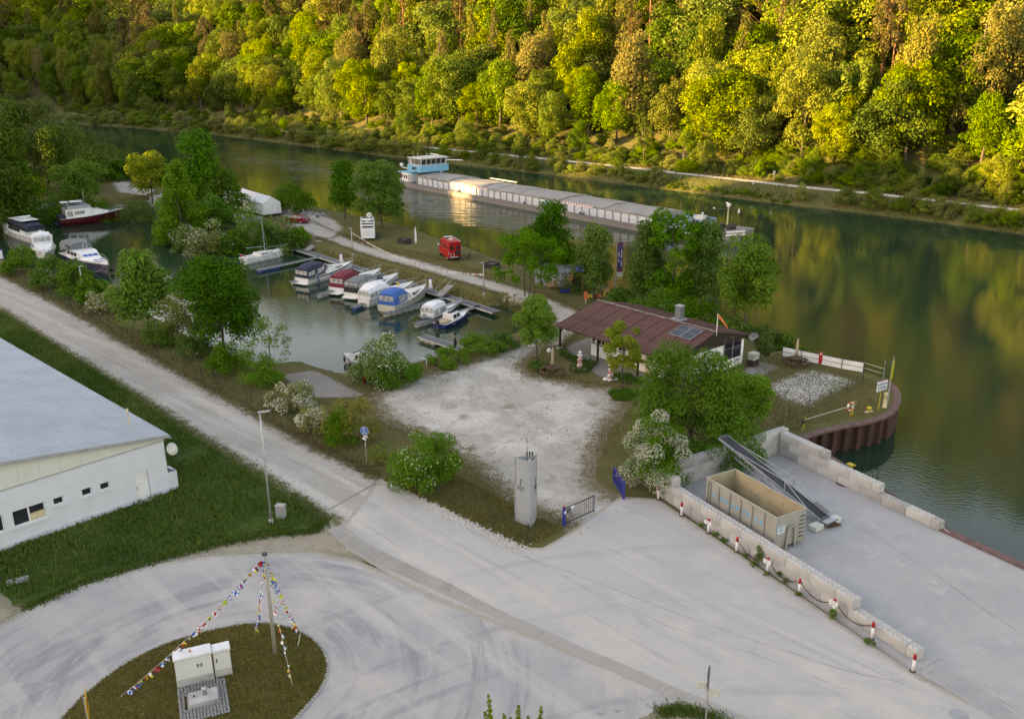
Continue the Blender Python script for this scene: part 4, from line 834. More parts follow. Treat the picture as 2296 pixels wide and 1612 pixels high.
# gable boards
for k, xg in enumerate((HL - .02, WX0 - .03)):
	nb_ = 24
	for j in range(nb_):
		y0 = .25 + (HW - .5) * j / nb_; y1 = .25 + (HW - .5) * (j + 1) / nb_; zt_ = lambda y: EAVE + (RIDGE - EAVE) * (1 - abs(y - HW / 2) / (HW / 2)) - .06
		zb = 2.56 if k == 0 else 2.6
		if min(zt_(y0), zt_(y1)) - zb < .04: continue
		d = .012 * (j % 2)
		hp('gable_board', MB().add([(xg - d, y0 + .008, zb), (xg - d, y1 - .008, zb), (xg - d, y1 - .008, zt_(y1)), (xg - d, y0 + .008, zt_(y0)), (xg - .05, y0 + .008, zb), (xg - .05, y1 - .008, zb), (xg - .05, y1 - .008, zt_(y1)), (xg - .05, y0 + .008, zt_(y0))],
		   [(0, 1, 2, 3), (7, 6, 5, 4), (0, 4, 5, 1), (1, 5, 6, 2), (2, 6, 7, 3), (3, 7, 4, 0)]), 'darkwood')
# corrugated roof sheets, one object each, overlapping like the courses of the real roof
NP = 17; pw = HL / NP
def roof_panel(side):
	mb = MB(); n = 12; rings = []
	for e in (0, 1):
		row = []
		for i in range(n + 1):
			x = -pw / 2 - .03 + (pw + .06) * i / n; zc = .022 * math.cos(i / n * 2 * math.pi * 5)
			y = -.32 if e == 0 else HW / 2; z = (EAVE - .08) if e == 0 else RIDGE
			yy = y if side == 0 else HW - y
			row.append((x, yy, z + zc))
		rings.append(row)
	vs = rings[0] + rings[1]; lo = [(x, y, z - .03) for x, y, z in vs]; m_ = n + 1
	mb.add(vs, [(i, i + 1, m_ + i + 1, m_ + i) for i in range(n)]); mb.add(lo, [(m_ + i, m_ + i + 1, i + 1, i) for i in range(n)])
	mb.add([vs[i] for i in range(m_)] + [lo[i] for i in range(m_)], [(i, m_ + i, m_ + i + 1, i + 1) for i in range(n)])
	return mb.mesh('roof_panel')
roof = obj('roof', MB().box((HL / 2, HW / 2, RIDGE - .22), (HL - .4, .16, .18)).box((HL / 2, .1, EAVE - .1), (HL - .3, .12, .14)).box((HL / 2, HW - .1, EAVE - .1), (HL - .3, .12, .14)).mesh('roof'), M['darkwood'], house)
pm = [roof_panel(0), roof_panel(1)]
for q in pm: q.materials.append(M['rooftile'])
for s_ in (0, 1):
	for j in range(NP):
		o = obj('roof_panel', pm[s_], None, roof); o.location = (pw * (j + .5), 0, .035 + (.022 if j % 2 else 0)); o.rotation_euler = (0, 0, 0)
for j in range(10):
	x0 = HL * j / 10; mb = MB(); mb.loft([[(x, HW / 2 + y, RIDGE + z) for y, z in ((-.2, .03), (-.1, .10), (0, .13), (.1, .10), (.2, .03))] for x in (x0 - .02, x0 + HL / 10 + .03)], closed=False, caps=False); o = mb.build('ridge_cap', M['ridgecap'], roof); o.location.z = .015 + .006 * (j % 2)
hp('fascia', MB().box((HL / 2, -.30, EAVE - .11), (HL + .05, .05, .16)), 'darkwood'); hp('gutter', MB().tube((-.02, -.36, EAVE - .09), (HL + .04, -.36, EAVE - .1), .065, n=8), 'wood')
for s_ in (0, 1):
	yy = [-.3, HW / 2] if s_ == 0 else [HW + .3, HW / 2]
	for xe in (.02, HL - .02): hp('verge_board', MB().bar((xe, yy[0], EAVE - .14), (xe, yy[1], RIDGE - .06), .05, .2), 'darkwood')
for x in (.25, 5.5, 10.6, 14.7): hp('porch_post', MB().box((x, .12, EAVE / 2 - .08), (.16, .16, EAVE - .16)), 'darkwood')
hp('post', MB().box((.25, HW - .3, EAVE / 2 - .08), (.16, .16, EAVE - .16)), 'darkwood')
for x in (.25, 5.5, 10.6, 14.7): hp('brace', MB().bar((x, .2, EAVE - .75), (x, .95, EAVE - .05), .09, .09), 'darkwood')
def hwin(x0, x1, z0, z1, name='window'):
	f = hp(name, MB().box(((x0 + x1) / 2, WY0 - .005, (z0 + z1) / 2), (x1 - x0, .05, z1 - z0)), 'white')
	m_ = 2 if x1 - x0 > .7 else 1; pwid = (x1 - x0 - .08 * (m_ + 1)) / m_
	for k in range(m_):
		xx = x0 + .08 + k * (pwid + .08); g = MB().box((xx + pwid / 2, WY0 - .022, (z0 + z1) / 2), (pwid, .03, z1 - z0 - .16)).build('pane', M['glass'], f)
	s = MB().box(((x0 + x1) / 2, WY0 - .06, z0 - .05), (x1 - x0 + .1, .16, .05)).build('sill', M['dgrey'], f); return f
hwin(3.55, 4.0, 1.35, 1.95); hwin(4.3, 5.3, 1.3, 1.95); hwin(5.7, 6.7, 1.3, 1.95); hwin(7.0, 8.0, 1.3, 1.95)
hwin(8.95, 9.9, 1.15, 1.95); hwin(11.6, 12.1, 1.1, 1.95); hwin(12.25, 12.75, 1.1, 1.95); hwin(13.5, 14.2, 1.1, 1.95)
for x in (10.46, 12.9 + .02):
	w_ = .88 if x < 11 else .5
	d = hp('door', MB().box((x + w_ / 2, WY0 - .012, 1.0), (w_, .06, 2.0)), 'doorcream'); MB().box((x + w_ / 2, WY0 - .02, 1.0), (w_ + .1, .03, 2.1)).build('door_frame', M['dgrey' if False else 'offwhite'], d)
	MB().box((x + .1, WY0 - .07, 1.02), (.03, .06, .16)).build('handle', M['dgrey'], d); MB().box((x + w_ / 2, WY0 - .05, 1.7), (.12, .02, .12)).build('door_plate', M['grey'], d)
hp('chimney', MB().box((9.6, HW / 2 + 1.3, 4.35), (.62, .62, 1.7)), mat('slate_chimney', (.14, .16, .18), .6)); hp('chimney_cap', MB().box((9.6, HW / 2 + 1.3, 5.23), (.74, .74, .07)), 'galv'); hp('chimney_flashing', MB().box((9.6, HW / 2 + 1.05, 3.93), (1.3, 1.5, .04), ry=0), 'galv')
# solar panels: two pairs on the roof, two on the gable wall
sl = (RIDGE - EAVE) / (HW / 2 + .0)
for k, x in enumerate((11.35, 12.65)):
	y0, y1 = 3.35, 5.25; z = lambda y: EAVE + sl * y + .13
	p = hp('roof_solar_panel', MB().add([(x, y0, z(y0)), (x + 1.2, y0, z(y0)), (x + 1.2, y1, z(y1)), (x, y1, z(y1))] + [(a, b, c - .04) for a, b, c in ((x, y0, z(y0)), (x + 1.2, y0, z(y0)), (x + 1.2, y1, z(y1)), (x, y1, z(y1)))], [(0, 1, 2, 3), (7, 6, 5, 4), (0, 4, 5, 1), (1, 5, 6, 2), (2, 6, 7, 3), (3, 7, 4, 0)]), 'solar')
	ym = (y0 + y1) / 2; MB().bar((x, ym, z(ym) + .006), (x + 1.2, ym, z(ym) + .006), .03, .01).bar((x, y0, z(y0)), (x, y1, z(y1)), .03, .05).bar((x + 1.2, y0, z(y0)), (x + 1.2, y1, z(y1)), .03, .05).bar((x, y0, z(y0)), (x + 1.2, y0, z(y0)), .03, .05).bar((x, y1, z(y1)), (x + 1.2, y1, z(y1)), .03, .05).build('panel_frame', M['galv'], p)
XG = WX1 + .03
for k in range(2):
	y0 = 7.15 + k * 1.32; p = hp('wall_solar_panel', MB().box((XG + .05, y0 + .63, 2.02), (.05, 1.25, 2.12)), 'solar')
	f = MB(); [f.box((XG + .08, y0 + .63 + a * .625, 2.02), (.03, .03, 2.14)) for a in (-1, 1)]; [f.box((XG + .08, y0 + .63, zz), (.03, 1.25, .025)) for zz in (.96, 2.02, 3.08)]; f.build('panel_frame', M['galv'], p)
hp('door_hood', MB().box((XG + .3, 5.3, 2.25), (.7, 1.2, .05)), 'offwhite'); hp('side_door', MB().box((XG, 5.3, 1.0), (.06, .9, 2.0)), 'offwhite')
hp('handrail', MB().path([(XG + .7, 5.9, 0), (XG + .7, 5.9, 1.0), (XG + .7, 7.0, 1.0), (XG + .7, 7.0, 0)], .025).tube((XG + .7, 5.9, .5), (XG + .7, 7.0, .5), .02), 'galv')
# painted crest and two lines of lettering near the corner
crest = MB(); crest.box((XG - .02, 9.05, .55), (.012, .34, .42)); crest.box((XG - .014, 9.05, .62), (.012, .2, .2), mi=1); crest.box((XG - .01, 9.05, .62), (.012, .08, .24), mi=0); hp('wall_emblem', crest, [M['grey'], M['white']])
for k, (zz, w_) in enumerate(((.64, .52), (.5, .44))):
	for j in range(7 - k): hp('wall_letter', MB().box((XG - .022, 9.32 + .07 * j, zz), (.012, .045, .09 if j % 3 else .12)), 'dgrey')
dish = hp('satellite_dish', MB().lathe([(.02, .12), (.2, .1), (.38, .05), (.5, -.04), (.52, -.05), (.38, .02), (.2, .07), (.02, .09)], 18), 'grey', smooth=True); dish.location = (HL + .45, HW - .5, 2.75); dish.rotation_euler = (R(-70), 0, R(55))
MB().path([(0, 0, .05), (.3, 0, -.35)], .02).build('feed_arm', M['dgrey'], dish); hp('dish_bracket', MB().tube((HL - .1, HW - .5, 2.4), (HL + .42, HW - .5, 2.72), .03), 'dgrey')
# things at the house
fl = thing('windsock', 'orange windsock on a white post at the clubhouse ridge end', 'windsock', HO + Vector((HL * math.cos(A_H) - HW / 2 * math.sin(A_H), HL * math.sin(A_H) + HW / 2 * math.cos(A_H), RIDGE - .3)), R(-25))
MB().tube((0, 0, 0), (0, 0, 2.05), .045).build('post', M['white'], fl)
MB().loft([[(x + .02, .12 * s * math.cos(a), zz + .17 * s * math.sin(a)) for a in np.linspace(0, 6.283, 9)[:-1]] for x, zz, s in ((.06, 1.85, 1.1), (.3, 1.62, 1.0), (.62, 1.25, .8), (.95, .85, .6))], caps=False).build('sock', M['orange'], fl)
wp = thing('wood_pile', 'stack of pale boards behind the clubhouse corner under the dish', 'wood pile', HO + Vector(((HL + .9) * math.cos(A_H) - (HW - .9) * math.sin(A_H), (HL + .9) * math.sin(A_H) + (HW - .9) * math.cos(A_H), 0)), A_H)
for k in range(5): MB().box((.05 * (k % 2), 0, .7 + .14 * k), (.7, .9, .06)).build('board', M['offwhite'], wp)
MB().box((0, 0, .32), (.72, .95, .62)).build('crate', M['darkwood'], wp)

# ------------------------------------------------------------------ warehouse at the left
A_W = R(227.2); WO = Vector((-24.1, 54.6, 0)); WL, WD = 26.0, 46.0
# the mesh is built with x along the facade (to the left) and y to the back
M['wall_blue'] = mat('pale_blue_render', (.58, .62, .68), .85, (.54, .58, .64), 1.2, bump=.15, bscale=25)
M['plinthm'] = mat('plinth_render', (.56, .59, .63), .85, (.48, .51, .55), 1.5)
M['fasciam'] = mat('cream_sheet', (.58, .60, .56), .5, (.54, .56, .52), 1)
M['metalroof'] = mat('zinc_sheet_roof', (.42, .465, .52), .5, (.37, .41, .465), .5, metal=.25, stain=((.33, .37, .42), .9, .6))
wh = thing('warehouse', 'pale blue warehouse with a ribbed metal roof and small windows', 'building', WO, A_W)
def wpart(name, mb, m, par=None, **k): return mb.build(name, M[m], par or wh, **k)
RY = lambda x: 4.12 + (5.55 - 4.12) / 9.8 * x                  # roof height along the facade up to the ridge
def fw(y): return -y                                            # facade frame: depth towards the back is -y in this frame
# openings are real recesses: facade built from rectangles round them
ops = [(1.31, 2.23, .05, 2.12), (3.8, 4.43, 1.66, 2.16), (4.92, 5.56, 1.66, 2.18), (6.63, 7.27, 1.7, 2.2), (7.74, 9.6, 1.17, 2.22), (10.1, 11.9, 1.17, 2.25), (14.0, 15.9, 1.17, 2.25), (18.0, 19.9, 1.17, 2.25)]
mb = MB(); xs = sorted({0, 13.0, WL} | {a for o in ops for a in o[:2]})
TOPW = 3.78
for a, b in zip(xs[:-1], xs[1:]):
	hit = [o for o in ops if o[0] <= a + 1e-6 and o[1] >= b - 1e-6]; spans = [(0.0, TOPW)] if not hit else [(0.0, hit[0][2]), (hit[0][3], TOPW)]
	for z0, z1 in spans:
		if z1 - z0 > .01: mb.add([(a, 0, z0), (b, 0, z0), (b, 0, z1), (a, 0, z1)], [(0, 1, 2, 3)])
for x0, x1, z0, z1 in ops:
	d = -.16; mb.add([(x0, 0, z0), (x1, 0, z0), (x1, 0, z1), (x0, 0, z1), (x0, d, z0), (x1, d, z0), (x1, d, z1), (x0, d, z1)], [(0, 4, 5, 1), (1, 5, 6, 2), (2, 6, 7, 3), (3, 7, 4, 0)])
wpart('facade_wall', mb, 'wall_blue', fixn=False)
wpart('side_wall', MB().box((.1, -WD / 2 - .01, 2.02), (.2, WD, 4.04)), 'wall_blue'); wpart('rear_wall', MB().box((WL / 2, -WD, 2), (WL, .2, 4)), 'wall_blue')
pl = MB()
for a, b in ((-.03, 1.31), (2.23, WL)): pl.box(((a + b) / 2, .02, .17), (b - a, .05, .34))
wpart('plinth', pl, 'plinthm'); wpart('corner_box', MB().prism([(-.62, -.9), (0, -.9), (0, -.02), (-.62, -.02)], 0, 1.35).add([(-.62, -.9, 1.352), (0, -.9, 1.7), (0, -.02, 1.7), (-.62, -.02, 1.352)], [(0, 1, 2, 3)]), 'plinthm')
# wedge of cladding above: separate sheets
edges = [0, 1.0, 2.0, 3.1, 4.2, 5.3, 6.5, 7.7, 8.9, 10.2, 11.6, 13.0]
for a, b in zip(edges[:-1], edges[1:]):
	wpart('cladding_panel', MB().add([(a + .006, .03, TOPW), (b - .006, .03, TOPW), (b - .006, .03, RY(b) - .06), (a + .006, .03, RY(a) - .06), (a + .006, -.04, TOPW), (b - .006, -.04, TOPW), (b - .006, -.04, RY(b) - .06), (a + .006, -.04, RY(a) - .06)],
		  [(0, 1, 2, 3), (7, 6, 5, 4), (0, 4, 5, 1), (1, 5, 6, 2), (2, 6, 7, 3), (3, 7, 4, 0)]), 'fasciam')
wpart('cladding_trim', MB().box((6.5, .05, TOPW), (13.05, .06, .05)), 'galv')
# ribbed roof: real trapezoid ribs running up the slope (two slopes, ridge half way)
def rib_profile(n, pitch):
	out = []
	for i in range(n):
		y = .3 - i * pitch; out += [(y, 0), (y - pitch * .55, 0), (y - pitch * .6, .10), (y - pitch * .95, .10)]
	return out
pr = rib_profile(int((WD + .3) / .36), .36); mb = MB()
xr = 13.0
mb.loft([[(-.32, y, RY(-.32) + h) for y, h in pr], [(xr, y, RY(xr) + h) for y, h in pr], [(WL + .3, y, RY(-.3) + h) for y, h in pr]], closed=False, caps=False)
rf = wpart('roof', mb, 'metalroof', fixn=False)
for p_ in rf.data.polygons[:1]:
	if p_.normal.z < 0: rf.data.flip_normals()
vt = MB(); vt.bar((-.34, .33, RY(-.34) - .03), (xr, .33, RY(xr) - .03), .05, .2); wpart('verge_trim', vt, 'galv')
gt = MB(); gt.loft([[( -.34 + .09 * math.cos(a), y, RY(-.34) - .1 + .09 * math.sin(a)) for a in np.linspace(math.pi, 2 * math.pi, 7)] for y in (.4, -WD)], closed=False, caps=False); wpart('gutter', gt, 'galv')
for x0, x1, z0, z1 in ops[1:]:
	w_ = x1 - x0; f = MB(); t_ = .06
	f.box(((x0 + x1) / 2, -.13, z0 + t_ / 2), (w_, .07, t_)).box(((x0 + x1) / 2, -.13, z1 - t_ / 2), (w_, .07, t_)).box((x0 + t_ / 2, -.13, (z0 + z1) / 2), (t_, .07, z1 - z0 - 2 * t_)).box((x1 - t_ / 2, -.13, (z0 + z1) / 2), (t_, .07, z1 - z0 - 2 * t_))
	if w_ > 1: f.box(((x0 + x1) / 2, -.13, (z0 + z1) / 2), (.1, .07, z1 - z0 - 2 * t_))
	fr = wpart('window', f, 'white'); wpart('sill', MB().box(((x0 + x1) / 2, .03, z0 - .04), (w_ + .16, .22, .05)), 'white', fr)
	xs_ = [(x0 + t_, x1 - t_)] if w_ < 1 else [(x0 + t_, (x0 + x1) / 2 - .05), ((x0 + x1) / 2 + .05, x1 - t_)]
	for a, b in xs_: wpart('pane', MB().box(((a + b) / 2, -.15, (z0 + z1) / 2), (b - a, .02, z1 - z0 - 2 * t_)), 'glass', fr)
	if abs(x0 - 7.74) < .01: wpart('blind', MB().box(((xs_[0][0] + xs_[0][1]) / 2, -.138, z0 + .3), (xs_[0][1] - xs_[0][0] - .02, .01, .44)), 'cream', fr)
x0, x1, z0, z1 = ops[0]; d = wpart('door', MB().box(((x0 + x1) / 2, -.1, 1.08), (x1 - x0 - .06, .08, 2.03)), 'white'); wpart('handle', MB().box((x1 - .12, -.03, 1.0), (.03, .06, .14)), 'galv', d); wpart('door_step', MB().box(((x0 + x1) / 2, .15, .03), (1.1, .34, .06)), 'grey', d)
for i_, (lz, rr) in enumerate(((3.0, .42),)):
	ds = wpart('satellite_dish', MB().lathe([(.02, .1), (.2, .08), (.34, .03), (.43, -.04), (.45, -.045), (.34, .005), (.2, .055), (.02, .075)], 20), 'offwhite', smooth=True); ds.location = (-.5, .1, lz); ds.rotation_euler = (R(-62), R(8), R(20)); wpart('feed_arm', MB().tube((0, 0, 0), (.02, -.42, -.28), .015), 'grey', ds)
wpart('dish_bracket', MB().path([(0, -.2, 2.75), (-.3, -.1, 2.75), (-.45, -.02, 2.95)], .025), 'galv')
vp = MB().tube((1.0, -2.6, RY(1)), (1.0, -2.6, RY(1) + 1.15), .06, n=8); wpart('vent_pipe', vp, 'cream'); wpart('vent_cap', MB().tube((1.0, -2.6, RY(1) + 1.15), (1.0, -2.6, RY(1) + 1.3), .09, n=8), 'cream')

wpart('downpipe', MB().path([(-.34, -.3, RY(-.34) - .15), (-.1, -.3, RY(0) - .5), (-.08, -.3, .05)], .05, 7), 'galv')
for k in range(3): wpart('pipe_clip', MB().box((-.06, -.3, .8 + 1.1 * k), (.14, .14, .04)), 'grey')
# ------------------------------------------------------------------ block walls of the loading yard
M['block'] = mat('precast_concrete', (.45, .445, .425), .9, (.36, .355, .34), 1.3, bump=.3, bscale=20, stain=((.29, .28, .26), 1.1, .6))
M['blockd'] = mat('grey_precast_concrete', (.34, .335, .32), .9, (.27, .265, .255), 1.3, bump=.3, bscale=20, stain=((.2, .2, .19), 1.4, .58))
def block_mesh(L, studs=True, W=.6, Hh=.6):
	bm = bmesh.new(); bmesh.ops.create_cube(bm, size=1); bmesh.ops.scale(bm, vec=(L - .012, W, Hh - .008), verts=bm.verts); bmesh.ops.bevel(bm, geom=list(bm.edges), offset=.025, segments=1, affect='EDGES')
	bmesh.ops.translate(bm, vec=(0, 0, Hh / 2), verts=bm.verts)
	if studs:
		n = int(round(L / .3))
		for i in range(n):
			for j in (-.15, .15):
				x = -L / 2 + .15 + .3 * i; r = .095; v = [bm.verts.new((x + a * r, j + b * r, Hh - .006)) for a, b in ((-1, -1), (1, -1), (1, 1), (-1, 1))] ; t = [bm.verts.new((x + a * r * .45, j + b * r * .45, Hh + .06)) for a, b in ((-1, -1), (1, -1), (1, 1), (-1, 1))]
				for k in range(4): bm.faces.new((v[k], v[(k + 1) % 4], t[(k + 1) % 4], t[k]))
				bm.faces.new(t)
	me = bpy.data.meshes.new('block'); bm.to_mesh(me); bm.free(); return me
BLK = {(L, s, d): block_mesh(L, s) for L in (.6, .9, 1.2, 1.8) for s in (0, 1) for d in (0, 1)}
for (L, s, d), me in BLK.items(): me.materials.append(M['blockd' if d else 'block'])
def block_wall(label, p0, p1, courses, z=.03, dark=0, seed=1):
	"""courses: list of (start, end, studs) along the wall from p0"""
	d = Vector(p1) - Vector(p0); L = d.length; ang = math.atan2(d.y, d.x); rg = random.Random(seed)
	w = thing('block_wall', label, 'wall', (p0[0], p0[1], z), ang)
	for k, (a, b, st) in enumerate(courses):
		x = a; first = True
		while b - x > .3:
			l = 1.8 if not (first and k % 2) else .9; l = min((v for v in (.6, .9, 1.2, 1.8) if v <= max(.6, b - x + .05)), key=lambda v: abs(v - l)); first = False
			top = 1 if (k == len(courses) - 1 or not (courses[k + 1][0] <= x + l / 2 <= courses[k + 1][1])) else 0
			o = obj('block', BLK[l, 1 if (st and top) else 0, 1 if (dark > rg.random()) else 0], None, w); o.location = (x + l / 2, rg.uniform(-.014, .014), .6 * k); o.rotation_euler = (0, 0, rg.uniform(-.006, .006)); x += l
	return w
FW0, FW1 = (8.95, 54.35), (19.05, 36.95); FL = (Vector(FW1) - Vector(FW0)).length
block_wall('low studded concrete block wall between the road and the loading yard', FW0, FW1, [(0, FL, 1), (0, FL - 3.6, 1), (0, 1.85, 1)], 0.024, .04, 3)
block_wall('three course concrete block wall along the back of the loading yard', (9.75, 55.05), (18.9, 61.1), [(0, 11.4, 0), (0, 11.4, 0), (0, 11.4, 1)], .028, .12, 5)
RW0, RW1 = (18.85, 60.55), (25.75, 49.35); RL = (Vector(RW1) - Vector(RW0)).length
block_wall('stepped concrete block wall along the quay edge of the loading yard', RW0, RW1, [(0, RL, 1), (0, 8.6, 1), (0, 4.3, 0)], .028, .3, 8)

# container -------------------------------------------------------------
M['contgrey'] = mat('grey_container_paint', (.33, .315, .275), .6, (.28, .27, .235), 1.2, stain=((.2, .17, .13), 3, .68))
M['contin'] = mat('ochre_container_inside', (.40, .33, .21), .75, (.31, .26, .17), 1.0, stain=((.10, .06, .035), 2.6, .6))
M['ltblue'] = mat('light_blue_letters', (.12, .42, .62), .6, (.10, .36, .55), 4)
cz = 2.32; pc = [G(1742, 1162, cz), G(1581, 1068, cz)]; cd = (pc[1] - pc[0]); CA = math.atan2(cd.y, cd.x); CLn, CW = 6.2, 2.45
cont = thing('skip_container', 'open grey hook-lift container with light blue lettering', 'container', (pc[0].x, pc[0].y, .03), CA)
# local: x along towards the left-back, y to the -y side is the camera side; origin at the front near corner
sgn = -1   # width goes to local -y
def cpt(name, mb, m, **k): return mb.build(name, M[m] if isinstance(m, str) else m, cont, **k)
zb, zt2 = .25, cz - .03
cpt('floor', MB().box((CLn / 2, sgn * CW / 2, zb), (CLn, CW, .08)), 'contin')
cpt('side_wall', MB().box((CLn / 2, -.03, (zb + zt2) / 2), (CLn, .05, zt2 - zb)), 'contgrey'); cpt('side_wall', MB().box((CLn / 2, sgn * (CW - .03), (zb + zt2) / 2), (CLn, .05, zt2 - zb)), 'contgrey')
cpt('front_wall', MB().box((.03, sgn * CW / 2, (zb + zt2) / 2), (.05, CW - .11, zt2 - zb)), 'contgrey'); cpt('rear_door', MB().box((CLn - .03, sgn * CW / 2, (zb + zt2) / 2), (.05, CW - .11, zt2 - zb)), 'contgrey')
cpt('lining', MB().box((CLn / 2, -.062, (zb + zt2) / 2), (CLn - .14, .01, zt2 - zb - .02)).box((CLn / 2, sgn * (CW - .062), (zb + zt2) / 2), (CLn - .14, .01, zt2 - zb - .02)).box((.062, sgn * CW / 2, (zb + zt2) / 2), (.01, CW - .13, zt2 - zb - .02)).box((CLn - .062, sgn * CW / 2, (zb + zt2) / 2), (.01, CW - .13, zt2 - zb - .02)), 'contin')
for yy in (-.03, sgn * (CW - .03)): cpt('top_rail', MB().tube((-.02, yy, zt2), (CLn + .02, yy, zt2), .05, n=8), 'contgrey')
for xx in (.02, CLn - .02): cpt('top_rail', MB().tube((xx, 0, zt2), (xx, sgn * CW, zt2), .045, n=8), 'contgrey')
for yy in (.045, sgn * (CW + .045)):
	for x in (.95, 1.98, 2.98, 3.95, 4.95, 5.75, 5.95): cpt('stiffener', MB().box((x, yy, (zb + zt2) / 2 - .05), (.09, .09, zt2 - zb - .15)), 'contgrey')
for x in (2.98, 3.95): cpt('hook_pin', MB().box((x, .11, 1.35), (.12, .06, .1)), 'galv')
cpt('skid', MB().box((CLn / 2, sgn * .75, .12), (CLn, .12, .22)).box((CLn / 2, sgn * 1.7, .12), (CLn, .12, .22)), 'contgrey')
for x in (.5, CLn - .5): cpt('roller', MB().tube((x, sgn * .2, .1), (x, sgn * .5, .1), .1, n=10).tube((x, sgn * 1.95, .1), (x, sgn * 2.25, .1), .1, n=10), 'dgrey')
cpt('hook_frame', MB().bar((-.1, sgn * .85, .05), (-.1, sgn * .98, 1.45), .08, .12).bar((-.1, sgn * 1.6, .05), (-.1, sgn * 1.47, 1.45), .08, .12).tube((-.1, sgn * .95, 1.47), (-.1, sgn * 1.5, 1.47), .05, n=8), 'contgrey')
for k in range(6): cpt('rung', MB().box((-.03, sgn * 2.1, .55 + .27 * k), (.05, .4, .035)), 'dgrey')
for ch, x in (('E', 5.35), ('N', 4.68), ('G', 4.28), ('A', 3.68), ('R', 3.27), ('T', 2.65), ('N', 2.25), ('E', 1.62), ('R', 1.2)):
	text('letter', ch, .46, M['ltblue'], cont, face_mtx((x, .006, 1.42), (-1, 0, 0)), .004, bold=.018)
pz = cpt('info_plate', MB().box((-.012, sgn * .42, 1.42), (.012, .62, .52)), 'ltblue'); MB().box((-.022, sgn * .42, 1.42), (.008, .56, .46)).build('plate_face', M['white'], pz)
for k, (zz, w_) in enumerate(((1.58, .42), (1.48, .36), (1.38, .44), (1.28, .3))): MB().box((-.03, sgn * .42, zz), (.006, w_, .045)).build('plate_text', M['ltblue' if k % 2 else 'dgrey'], pz)

# conveyor ---------------------------------------------------------------
M['belt'] = mat('black_rubber_belt', (.02, .022, .026), .6, (.03, .032, .036), 6)
zc_ = zm(2030, 1320, .27)
foot, head = G(*zc_(2040, 1120), .45), G(*zc_(860, 180), 2.9)
foot.z = .42; cv_d = head - foot; Lc = cv_d.to_2d().length; ca = math.atan2(cv_d.y, cv_d.x); rise = head.z - foot.z
conv = thing('conveyor', 'long black belt conveyor on a silver lattice frame leaning over the back wall', 'conveyor', (foot.x, foot.y, .03), ca)
def cvp(name, mb, m): return mb.build(name, M[m], conv)
zz = lambda x: .42 + rise * x / Lc
cvp('belt', MB().loft([[(x, -.36, zz(x) + .1), (x, -.2, zz(x)), (x, .2, zz(x)), (x, .36, zz(x) + .1), (x, .36, zz(x) + .06), (x, .2, zz(x) - .04), (x, -.2, zz(x) - .04), (x, -.36, zz(x) + .06)] for x in (0, Lc)]), 'belt')
for s_ in (-1, 1):
	cvp('side_rail', MB().bar((0, s_ * .42, zz(0)), (Lc, s_ * .42, zz(Lc)), .05, .16), 'galv'); cvp('lower_chord', MB().bar((1.2, s_ * .42, zz(1.2) - .45), (Lc - 1.5, s_ * .42, zz(Lc - 1.5) - .45), .05, .06), 'galv')
	for k in range(9): x = 1.2 + (Lc - 2.7) * k / 9; cvp('lattice_bar', MB().bar((x, s_ * .42, zz(x) - .45), (x + (Lc - 2.7) / 18, s_ * .42, zz(x)), .035, .035).bar((x + (Lc - 2.7) / 18, s_ * .42, zz(x)), (x + (Lc - 2.7) / 9, s_ * .42, zz(x + (Lc - 2.7) / 9) - .45), .035, .035), 'galv')
	# king post truss standing over the belt
	cvp('truss_stay', MB().bar((.9, s_ * .46, zz(.9) + .05), (Lc * .33, s_ * .46, zz(Lc * .33) + .75), .05, .05).bar((Lc * .33, s_ * .46, zz(Lc * .33) + .75), (Lc * .86, s_ * .46, zz(Lc * .86) + .05), .05, .05).bar((Lc * .33, s_ * .46, zz(Lc * .33) + .75), (Lc * .33, s_ * .46, zz(Lc * .33) - .1), .06, .06), 'galv')
cvp('cross_bar', MB().bar((Lc * .33, -.46, zz(Lc * .33) + .72), (Lc * .33, .46, zz(Lc * .33) + .72), .05, .05), 'galv')
for k in range(12): x = .4 + (Lc - .8) * k / 11; cvp('roller', MB().tube((x, -.34, zz(x) - .08), (x, .34, zz(x) - .08), .045, n=6), 'dgrey')
cvp('head_drum', MB().tube((Lc, -.36, zz(Lc)), (Lc, .36, zz(Lc)), .13, n=10), 'dgrey'); cvp('tail_drum', MB().tube((0, -.36, zz(0)), (0, .36, zz(0)), .13, n=10), 'dgrey')
cvp('hopper_side', MB().bar((.1, -.5, zz(0) + .2), (1.1, -.46, zz(1) + .22), .04, .32), 'galv'); cvp('hopper_plate', MB().box((-.3, 0, .42), (.5, .9, .05)), 'galv')
cvp('axle_box', MB().box((-.1, .95, .2), (.55, .8, .3)), 'offwhite'); cvp('axle_box', MB().box((-.2, -.85, .2), (.5, .6, .3)), 'offwhite'); cvp('drive_motor', MB().tube((.2, -.55, .55), (.55, -.55, .6), .14, n=10), 'grey')
for k in range(5): cvp('timber', MB().bar((-.75 + .1 * k, -.7 + .1 * k, .1 + .05 * k), (-.5, .35 - .25 * k, .12 + .06 * k), .09, .05), 'wood')
for s_ in (-1, 1): cvp('support_leg', MB().bar((Lc * .62, s_ * .4, zz(Lc * .62) - .45), (Lc * .62 + .2, s_ * .55, .02), .06, .06), 'galv')

